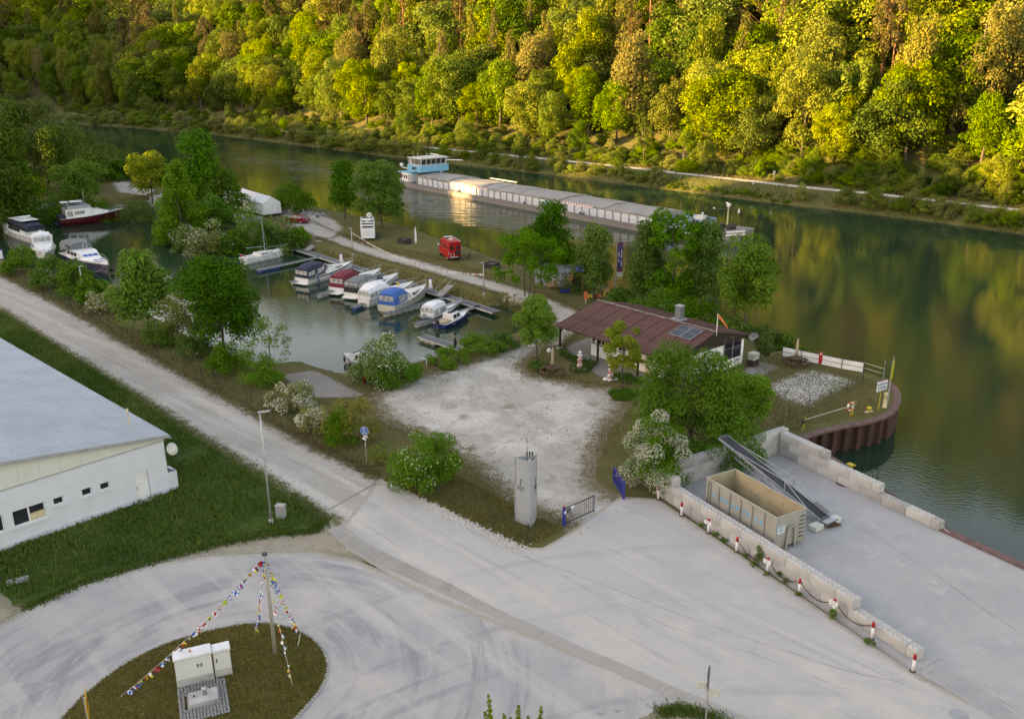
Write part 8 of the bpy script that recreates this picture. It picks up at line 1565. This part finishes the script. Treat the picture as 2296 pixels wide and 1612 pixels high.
def pole_banner():
	p = G(*zp(1722, 630), PEN); o = thing('banner_flagpole', 'tall flagpole with a purple vertical banner behind the clubhouse', 'flagpole', p, R(0)); Hp = 7.4; MB().tube((0, 0, 0), (0, 0, Hp), .06, .045, n=8).build('pole', M['galv'], o); MB().lathe([(.13, 0), (.13, .05)], 10).build('base', M['grey'], o); MB().box((-.06, 0, 2.55), (.14, .1, .1)).build('winch', M['galv'], o)
	M['purple'] = mat('purple_banner', (.055, .045, .16), .8, (.045, .036, .13), 2); b_ = MB().loft([[(.14, .02 * math.sin(z * 2), z), (.78, .03 * math.sin(z * 2 + 1), z)] for z in np.linspace(3.35, 7.2, 9)], closed=False, caps=False).build('banner', M['purple'], o)
	MB().box((.46, -.04, 3.2), (.66, .02, .55)).build('banner_foot', M['white'], b_); [MB().box((.46, -.055, 3.36 - .13 * k), (.5, .006, .05)).build('banner_text', M['grey'], b_) for k in range(3)]
	for z, w_ in ((6.9, .28), (3.75, .3)): MB().lathe([(.02, 0), (.16, .0), (.1, .12), (.16, .2), (.02, .3)], 6).build('red_emblem', M['red'], b_).matrix_local = Matrix.Translation((.5, -.06, z - .15)) @ Matrix.Diagonal((1, .08, 1, 1))
	for x, z0, n in ((.62, 5.95, 9), (.3, 5.6, 5), (.62, 4.6, 6), (.3, 4.75, 3)):
		for k in range(n): MB().box((x, -.05, z0 - .12 * k + .3), (.16 if k % 2 else .11, .012, .075)).build('banner_letter', M['white'], b_)
pole_banner()
vst = thing('life_vest_post', 'orange life vest hung on a short white post left of the roof', 'life vest', G(*zp(1300, 690), PEN), 0); MB().tube((0, 0, 0), (0, 0, .8), .05).build('post', M['white'], vst); MB().loft([[(-w, -.1, z), (w, -.1, z), (w, .1, z), (-w, .1, z)] for z, w in ((.55, .22), (.95, .27), (1.3, .24), (1.5, .1))]).build('vest', M['orange'], vst)
tys = thing('sandpit_toys', 'yellow and orange sand toys by the playground tree', 'toys', G(*zp(1440, 610), PEN), R(-10)); MB().box((-.6, 0, .2), (.9, .4, .4)).build('toy_wagon', M['yellow'], tys, bevel=.04); MB().box((.5, .1, .22), (.35, .3, .44)).build('toy_bucket', M['orange'], tys, bevel=.04); MB().tube((.0, .2, .0), (.0, .2, .5), .12).build('toy_drum', M['red'], tys)
tyr = thing('toy_rider', 'yellow plastic riding toy leaning at the playground tree', 'toy', G(*zp(1575, 600), PEN), R(30)); MB().box((0, 0, .35), (.3, .2, .6)).box((.1, 0, .7), (.18, .16, .2)).build('body', M['yellow'], tyr, bevel=.04)
# yard furniture -------------------------------------------------------
zy = zm(1700, 900, .3049)
def ring_table(label, p, parasol=True, m_='wood'):
	o = thing('round_picnic_table', label, 'picnic table', p, R(20)); MB().lathe([(.62, .72), (.62, .77), (.04, .77)], 16).build('table_top', M[m_], o); 
	for k in range(4):
		a = k * math.pi / 2 + .4; mb = MB(); A = np.linspace(a - .55, a + .55, 6); mb.loft([[(r * math.cos(t), r * math.sin(t), z) for r, z in ((.95, .42), (1.28, .42), (1.28, .47), (.95, .47))] for t in A]); b_ = mb.build('bench', M[m_], o)
		[MB().box((1.1 * math.cos(a + q), 1.1 * math.sin(a + q), .21), (.09, .09, .42), a).build('leg', M[m_], b_) for q in (-.4, .4)]; MB().bar((.2 * math.cos(a), .2 * math.sin(a), .35), (1.1 * math.cos(a), 1.1 * math.sin(a), .35), .07, .09).build('beam', M[m_], o); MB().bar((.45 * math.cos(a), .45 * math.sin(a), .7), (.5 * math.cos(a), .5 * math.sin(a), 0), .08, .08).build('table_leg', M[m_], o)
	return o
def parasol(label, p):
	o = thing('closed_parasol', label, 'parasol', p); MB().tube((0, 0, 0), (0, 0, 2.55), .025, n=8).build('pole', M['wood'], o); MB().lathe([(.05, 1.05), (.2, 1.0), (.13, 1.4), (.1, 1.55), (.13, 1.8), (.12, 2.2), (.07, 2.45), (.09, 2.5), (.02, 2.62)], 9).build('cover', M['canvas_beige'], o, smooth=True)
p1 = G(*zy(95, 895)); ring_table('round brown picnic table at the edge of the gravel yard', p1); parasol('closed beige parasol over the yard picnic table', p1 + Vector((0, .05, .02)))
p2 = G(*z6(700, 490)); ring_table('round dark picnic table beside the white banner fence', p2); parasol('closed beige parasol beside the white banner fence', p2 + Vector((0, .05, .02)))
def lighthouse(label, p):
	o = thing('model_lighthouse', label, 'model lighthouse', p, 0, 'striped model lighthouses'); H_ = 1.35
	for k in range(5): z0, z1 = H_ * k / 5, H_ * (k + 1) / 5; r = lambda z: .3 - .13 * z / H_; MB().lathe([(r(z0), z0), (r(z1), z1)], 12).build('band', M['white' if k % 2 else 'red'], o, smooth=True); [MB().box((r((z0 + z1) / 2) * math.cos(a), r((z0 + z1) / 2) * math.sin(a), (z0 + z1) / 2), (.05, .12, .12), a).build('window', M['red' if k % 2 else 'white'], o) for a in (-1.9, -1.2)]
	MB().lathe([(.24, H_), (.24, H_ + .05), (.12, H_ + .06)], 12).build('gallery', M['white'], o); MB().lathe([(.11, H_ + .05), (.11, H_ + .28)], 8).build('lantern', M['offwhite'], o); MB().lathe([(.16, H_ + .28), (.12, H_ + .38), (.01, H_ + .46)], 10).build('dome', M['white'], o)
	rk = MB(); rg_ = random.Random(3); [rk.lathe([(r_, -.02), (r_ * .8, .09), (.02, .12)], 6, (.62 * math.cos(a) * q, .5 * math.sin(a) * q, 0)) for a, q, r_ in ((rg_.random() * 6.28, rg_.uniform(.4, 1.05), rg_.uniform(.1, .18)) for _ in range(26))]; rk.build('white_stones', M['white'], o)
lighthouse('red and white model lighthouse nearer the picnic table', G(*zy(375, 835))); lighthouse('red and white model lighthouse nearer the clubhouse tree', G(*zy(690, 940)))
def bed(label, pts, h=.22, m_='leafD', n=1500):
	P = [tuple(G(*zy(*p))[:2]) for p in pts]; cx_, cy_ = np.mean(P, 0); rg_ = np.random.RandomState(n + len(P)); X = rg_.uniform(min(p[0] for p in P), max(p[0] for p in P), 900); Y = rg_.uniform(min(p[1] for p in P), max(p[1] for p in P), 900); k = inside(X, Y, P); X, Y = X[k], Y[k]
	o = thing('flower_bed', label, 'flower bed', (cx_, cy_, 0)); q, t = leaves([(x - cx_, y - cy_, .08 + rg_.rand() * h * .5, .2) for x, y in zip(X, Y)], n, .12, rg_); obj('ground_cover', quads_mesh('ground_cover', q, t), M[m_], o); MB().prism([(x - cx_, y - cy_) for x, y in P], 0, .06).build('soil', M['wood'], o)
bed('ground cover bed around the first model lighthouse', ((190, 640), (260, 700), (560, 790), (460, 870), (340, 890), (270, 840), (330, 790), (150, 690)), n=2600); bed('ground cover bed around the second model lighthouse', ((720, 890), (850, 890), (1060, 970), (980, 1010), (760, 975), (690, 960)), n=2000); bed('round ground cover bed under the light green young tree', ((660, 1080), (740, 1060), (880, 1060), (960, 1100), (940, 1150), (840, 1175), (720, 1160)), n=1800); bed('round ground cover bed under the yard tree', ((-150, 790), (-60, 760), (40, 790), (30, 850), (-60, 870), (-150, 840)), n=1500)
gl_ = MB().sphere((0, 0, .55), .24, 12, 8).build('globe_lamp', M['white'], None, smooth=True); gl_.location = G(*zy(60, 700)); tag(gl_, 'white garden globe lamp beside the yard tree', 'lamp'); 
bw_ = thing('flower_bowl', 'white flower bowl at the foot of the left porch post', 'planter', G(*zy(170, 632))); MB().lathe([(.14, 0), (.3, .2), (.28, .22), (.1, .16)], 12).build('bowl', M['white'], bw_); q, t = leaves([(0, 0, .26, .2)], 160, .09, np.random.RandomState(1)); obj('plants', quads_mesh('plants', q, t), M['leafA'], bw_)
hyd = thing('hydrant', 'red hydrant post at the edge of the gravel yard near the ramp', 'hydrant', G(817, 859)); MB().lathe([(.12, 0), (.12, .6), (.16, .62), (.16, .68), (.12, .75), (.02, .85)], 12).build('body', M['red'], hyd, smooth=True); MB().box((0, -.13, .5), (.12, .08, .12)).build('valve', M['red'], hyd)
sgb = thing('km_sign', 'small white kilometre sign on a post beside the far towpath', 'sign', far_at(1655, 14).to_3d() + Vector((0, 0, .25)), R(30)); MB().tube((0, 0, 0), (0, 0, 2.3), .05).build('post', M['galv'], sgb); MB().box((0, -.05, 2.2), (.6, .03, .6)).build('plate', M['white'], sgb)
kst = thing('kilometre_stone', 'small white marker stone below the far towpath', 'marker', far_at(1648, 7).to_3d() + Vector((0, 0, .2)), R(30)); MB().box((0, 0, .3), (.5, .3, .7)).build('stone', M['white'], kst, bevel=.05)
cw = [G(-60, 503, 0), G(0, 487, 0), G(60, 475, 0), G(122, 464, 0)]; cwl = thing('concrete_walk_wall', 'low concrete wall along the basin behind the red hulled yacht', 'wall', cw[0]);
for a, b in zip(cw[:-1], cw[1:]): MB().bar(a - cw[0] + Vector((0, 0, .4)), b - cw[0] + Vector((0, 0, .4)), .25, .8).build('wall_section', M['block'], cwl)
sheet('left_path', PX((226, 392), (262, 392), (300, 412), (420, 440), (400, 452), (300, 438), (262, 432), (250, 415)), up(.02), M['gravel'], 1.5, .2)
# far barge ------------------------------------------------------------
# ------------------------------------------------------------------ cargo barge on the canal: x from stern to bow, y to the far side
BS, BB = G(911, 420, WZ), G(1628, 556, WZ); bd_ = BB - BS; BL = bd_.length; BA = math.atan2(bd_.y, bd_.x); BWd = 10.6
M['bargehull'] = mat('worn_barge_hull', (.15, .15, .155), .7, (.20, .19, .175), .5, stretch=(.3, 1, 2), stain=((.2, .16, .12), .8, .6))
M['coaming'] = mat('barge_coaming_paint', (.55, .60, .65), .5, (.46, .51, .56), .6, stain=((.3, .3, .28), 1.2, .66)); M['hatch'] = mat('aluminium_hatch_cover', (.30, .285, .265), .6, (.225, .22, .21), .35, metal=.15, stain=((.19, .185, .18), .9, .6))
M['bargeblue'] = mat('light_blue_superstructure', (.12, .42, .62), .4, (.10, .37, .56), .6); M['deckblue'] = mat('blue_grey_deck', (.16, .27, .36), .7, (.13, .22, .3), 1)
bg_ = thing('cargo_barge', 'long inland cargo barge with grey hatches and light blue wheelhouse', 'barge', (BS.x, BS.y, WZ), BA)
def bp_(n, mb, m, par=None, **k): return mb.build(n, M[m] if isinstance(m, str) else m, par or bg_, **k)
# hull: near side at y=0, far side y=BWd
def hsec(x, w, zt, r=.0): c = BWd / 2; return [(x, c - w, zt), (x, c - w, -.6), (x, c + w, -.6), (x, c + w, zt)]
hs = [(-6.5, 2.2, 1.6), (-5.0, 3.9, 1.5), (-2, 5.0, 1.2), (2, BWd / 2, 1.0), (BL - 18, BWd / 2, 1.0), (BL - 10, BWd / 2, 1.25), (BL - 5, 4.4, 1.7), (BL - 2, 3.0, 2.1), (BL + .6, 1.2, 2.45)]
bp_('hull', MB().loft([hsec(*s) for s in hs]), 'bargehull')
wb = MB(); [wb.loft([[(x, BWd / 2 + s_ * (w + .03), z - .75), (x, BWd / 2 + s_ * (w + .03), z - .45)] for x, w, z in hs[5:]], closed=False, caps=False) for s_ in (-1, 1)]; bp_('bow_stripe', wb, 'white'); bw2 = MB(); [bw2.loft([[(x, BWd / 2 + s_ * (w + .04), z - .25), (x, BWd / 2 + s_ * (w + .04), z + .02)] for x, w, z in hs[5:]], closed=False, caps=False) for s_ in (-1, 1)]; bp_('bulwark_stripe', bw2, 'white')
bp_('rubbing_strake', MB().box((BL / 2 - 8, -.06, .92), (BL - 22, .14, .16)), 'bargehull')
X0, X1 = 3.5, BL - 16.5; ZC = 2.55; NB = 36; bw_ = (X1 - X0) / NB
bp_('coaming', MB().box(((X0 + X1) / 2, 1.05, 1.75), (X1 - X0, .1, 1.55)).box(((X0 + X1) / 2, BWd - 1.05, 1.75), (X1 - X0, .1, 1.55)).box((X0, BWd / 2, 1.75), (.1, BWd - 2.2, 1.55)).box((X1, BWd / 2, 1.75), (.1, BWd - 2.2, 1.55)), 'coaming')
for k in range(NB + 1): bp_('coaming_stay', MB().box((X0 + bw_ * k, .92, 1.72), (.16, .2, 1.5)), 'grey')
bp_('side_rail', MB().tube((X0, .25, 1.55), (X1, .25, 1.55), .03, n=5).tube((X0, .25, 1.95), (X1, .25, 1.95), .03, n=5), 'galv')
for k in range(0, NB + 1, 2): bp_('rail_post', MB().tube((X0 + bw_ * k, .25, 1.0), (X0 + bw_ * k, .25, 1.95), .025, n=4), 'galv')
for k in (8, 8.5, 19, 27, 27.5): bp_('mooring_bitt', MB().tube((X0 + bw_ * k, .55, 1.0), (X0 + bw_ * k, .55, 1.55), .16, n=8), 'black')
# hatch covers: gently roofed sections stacked in steps
nh = 12; hw_ = (X1 - X0) / nh
for k in range(nh):
	st = .10 * (k % 2) + (.08 if k in (0, 1, 6, 7) else 0); x0, x1 = X0 + hw_ * k + .02, X0 + hw_ * (k + 1) + .25
	mb = MB(); mb.loft([[(x, .85, ZC + st), (x, .85, ZC + .25 + st), (x, BWd * .32, ZC + .72 + st), (x, BWd * .68, ZC + .72 + st), (x, BWd - .85, ZC + .25 + st), (x, BWd - .85, ZC + st)] for x in (x0, x1)]); h_ = bp_('hatch_cover', mb, 'hatch')
	MB().loft([[(x, .84, ZC + .26 + st), (x, BWd * .32, ZC + .745 + st), (x, BWd * .68, ZC + .745 + st), (x, BWd - .84, ZC + .26 + st)] for x in (x1 - .22, x1 - .08)], closed=False, caps=False).build('seal_strip', M['dgrey'], h_)
for x0, x1 in ((X0 + hw_ * 2.2, X0 + hw_ * 3.0), (X0 + hw_ * 3.55, X0 + hw_ * 4.3), (X0 + hw_ * 8.1, X0 + hw_ * 9.5)):
	st = bp_('warning_strip', MB().box(((x0 + x1) / 2, .83, ZC + .13), (x1 - x0, .02, .42)), 'white'); n = int((x1 - x0) / .75)
	for k in range(n): xx = x0 + (x1 - x0) * (k + .5) / n; MB().add([(xx - .28, .815, ZC + .3), (xx + .28, .815, ZC + .3), (xx, .815, ZC - .04)], [(0, 1, 2)]).build('red_triangle', M['red'], st)
gw = bp_('gangway', MB().box((X0 + hw_ * 3.6, BWd - 1.6, ZC + .9), (hw_ * 1.5, .55, .14)), 'offwhite'); [MB().tube((X0 + hw_ * (2.9 + .35 * k), BWd - 1.6, ZC + .3), (X0 + hw_ * (2.9 + .35 * k), BWd - 1.6, ZC + .85), .05).build('gangway_support', M['offwhite'], gw) for k in range(5)]
sgn2 = bp_('side_sign', MB().box((X0 + hw_ * 7.35, .9, 1.9), (1.9, .04, .6)), 'bargeblue'); MB().box((X0 + hw_ * 7.35, .87, 1.9), (.9, .02, .3)).build('sign_mark', M['white'], sgn2)
# after deck and wheelhouse
ah = bp_('aft_house', MB().loft([[(x, BWd / 2 - w, 1.2), (x, BWd / 2 - w, 3.1), (x, BWd / 2 + w, 3.1), (x, BWd / 2 + w, 1.2)] for x, w in ((-5.6, 2.6), (-3.5, 4.2), (0, 4.7), (1.0, 4.7))]), 'white'); bp_('aft_house_roof', MB().box((-2.0, BWd / 2, 3.16), (6.4, 8.6, .1)), 'bargeblue')
for x in (-3.2, -1.9, -.7): t = (x + 3.5) / 3.5; yy = BWd / 2 - 4.2 - .5 * max(0, min(1, t)) - .03; MB().box((x, yy, 2.3), (.6, .05, .8)).build('window', M['glass'], ah)
MB().box((.5, BWd / 2 - 4.73, 2.1), (.7, .05, 1.7)).build('door', M['grey'], ah)
whs = bp_('wheelhouse_base', MB().loft([[(x, y0, z), (x, y1, z), (x2, y1, z), (x2, y0, z)] for x, x2, y0, y1, z in ((-.6, 3.9, 1.6, BWd - 1.6, 3.55), (-1.0, 4.5, 1.2, BWd - 1.2, 3.7), (-1.0, 4.5, 1.2, BWd - 1.2, 5.2))]), 'bargeblue'); bp_('wheelhouse_leg', MB().box((1.6, BWd / 2, 2.6), (3.6, 4.5, 2.0)), 'dgrey')
wl_ = bp_('wheelhouse', MB().loft([[(x, y0, z), (x, y1, z), (x2, y1, z), (x2, y0, z)] for x, x2, y0, y1, z in ((-.6, 4.1, 1.6, BWd - 1.6, 5.2), (-.5, 4.35, 1.4, BWd - 1.4, 6.75))]), 'offwhite')
for a, b in ((-.35, .45), (.6, 1.5), (1.65, 3.2), (3.35, 4.05)): MB().add([(a, 1.57, 5.4), (b, 1.57, 5.4), (b + .06, 1.40, 6.6), (a + .06, 1.40, 6.6)], [(0, 1, 2, 3)]).build('wheelhouse_window', M['glass'] if a > .5 else M['vinyl'], wl_)
for k in range(5): y0 = 1.8 + k * 1.4; MB().add([(4.14, y0, 5.4), (4.14, y0 + 1.2, 5.4), (4.36, y0 + 1.2, 6.6), (4.36, y0, 6.6)], [(0, 1, 2, 3)]).build('wheelhouse_window', M['glass'], wl_)
bp_('wheelhouse_roof', MB().box((1.9, BWd / 2, 6.85), (5.6, BWd - 2.2, .16)), 'offwhite', bevel=.05)
text('barge_letters', 'MSG', .95, M['black'], bg_, face_mtx((1.9, 1.17, 4.45), (1, 0, 0)), .02, bold=.03)
for y, h_ in ((2.2, 1.3), (3.6, 1.0), (6, 1.2)): bp_('antenna', MB().tube((.2, y, 6.9), (.0, y, 6.9 + h_), .03, n=4), 'white')
bp_('radar_mast', MB().tube((3.2, BWd / 2 + 1, 6.9), (3.2, BWd / 2 + 1, 7.6), .06).bar((1.6, BWd / 2 + 1, 7.6), (4.8, BWd / 2 + 1, 7.6), .15, .15), 'white'); bp_('boom', MB().bar((4.2, BWd - 2, 6.2), (10.5, BWd - 1.5, 6.6), .18, .18), 'white')
bp_('tender_cover', MB().sphere((-2.6, BWd / 2 + 1.2, 3.7), 1.5, 12, 6, sz=.7), 'navy', smooth=True); bp_('crane_arm', MB().bar((-5.5, 2.6, 4.1), (.3, 2.9, 3.7), .25, .25), 'offwhite'); bp_('radome', MB().sphere((-5.4, 2.5, 4.6), .5, 10, 6), 'white', smooth=True); bp_('liferaft', MB().tube((-1.0, BWd - 2.5, 3.6), (.6, BWd - 2.5, 3.6), .5, n=10), 'white')
fl_ = bp_('ensign_staff', MB().tube((-6.2, BWd / 2, 1.6), (-6.8, BWd / 2, 6.3), .05), 'white'); 
for k, c in enumerate(('black', 'red', 'yellow')): MB().add([(-6.55, BWd / 2 + .25 * k, 5.4 - .55 * k + .5), (-6.3, BWd / 2 + .25 * k + .1, 4.6 - .55 * k + .5), (-6.3, BWd / 2 + .25 * (k + 1) + .1, 4.3 - .55 * k + .5), (-6.55, BWd / 2 + .25 * (k + 1), 5.1 - .55 * k + .5)], [(0, 1, 2, 3)]).build('flag_stripe', M[c], fl_)
# bow
bp_('fore_deck', MB().add([(BL - 16.4, .3, 1.3), (BL - 9, .3, 1.35), (BL - 4, 1.4, 1.8), (BL + .2, BWd / 2 - .9, 2.3), (BL + .2, BWd / 2 + .9, 2.3), (BL - 4, BWd - 1.4, 1.8), (BL - 9, BWd - .3, 1.35), (BL - 16.4, BWd - .3, 1.3)], [tuple(range(8))]), 'grey'); bp_('fore_house', MB().box((BL - 12.5, BWd / 2, 2.0), (6.8, BWd - 3, 1.5)), 'deckblue', bevel=.1)
bp_('hatch_box', MB().box((BL - 10.5, BWd / 2 + 1, 3.0), (1.6, 1.6, .6)), 'offwhite'); bp_('winch', MB().tube((BL - 5.5, 2.6, 2.2), (BL - 5.5, 4.2, 2.2), .55, n=10).box((BL - 5.4, 5.2, 2.2), (1.4, 1.2, .9)), 'black'); bp_('anchor_winch', MB().tube((BL - 3.2, 4.4, 2.4), (BL - 3.2, 6.2, 2.4), .5, n=10), 'black'); bp_('deck_post', MB().tube((BL - 8.4, 1.8, 1.4), (BL - 8.4, 1.8, 3.4), .22, n=8).tube((BL - 7.7, 1.8, 1.4), (BL - 7.7, 1.8, 3.3), .22, n=8), 'rust')
ms = bp_('bow_mast', MB().tube((BL - 4, BWd / 2, 2.0), (BL - 4, BWd / 2, 5.6), .14, .1, n=8), 'cream'); MB().bar((BL - 6.6, BWd / 2 - .5, 5.0), (BL - 2, BWd / 2 + .4, 5.7), .1, .1).build('cross_arm', M['dgrey'], ms); MB().bar((BL - 4.9, BWd / 2 + .6, 6.2), (BL - 3.2, BWd / 2 - .6, 6.2), .25, .25).build('bow_radar', M['white'], ms); MB().sphere((BL - 4, BWd / 2, 5.85), .28, 10, 6).build('radar_drum', M['white'], ms)
for x, z_ in ((BL - 6.6, 5.2),): MB().sphere((x, BWd / 2 - .5, z_), .2, 8, 5).build('floodlight', M['offwhite'], ms)
MB().lathe([(.06, 0), (.18, -.3), (.22, -.75), (.05, -.78)], 8, (BL - 2.1, BWd / 2 + .4, 5.6)).build('bell', M['offwhite'], ms); text('barge_letters', 'EDENGARD', .62, M['dgrey'], bg_, face_mtx((BL - 9.6, .02 - .06, .78), (1, 0, 0)), .02, bold=.012)
bp_('deck_lamp', MB().tube((BL - 7.2, 2.5, 2.6), (BL - 7.2, 2.5, 4.4), .07).sphere((BL - 7.2, 2.5, 4.5), .2, 8, 5), 'white')

# ------------------------------------------------------------------ look-alikes told apart by their order along the photograph
ORD = 'first second third fourth fifth sixth seventh eighth ninth tenth eleventh twelfth thirteenth fourteenth fifteenth sixteenth seventeenth eighteenth nineteenth twentieth'.split()
bpy.context.view_layer.update()
same = {}
for o in bpy.data.objects:
	if o.parent is None and o.get('label') and o.get('category') and not o.get('kind'): same.setdefault(o['label'], []).append(o)
for lb, os_ in same.items():
	if len(os_) < 2: continue
	os_.sort(key=lambda o: proj(*o.location)[0])
	for k, o in enumerate(os_):
		r_ = len(os_) - 1 - k; w_ = ('%s from left' % ORD[k]) if k <= r_ else ('%s from right' % ORD[r_])
		if k == 0: w_ = 'leftmost such'
		if r_ == 0: w_ = 'rightmost such'
		o['label'] = lb + ', ' + w_
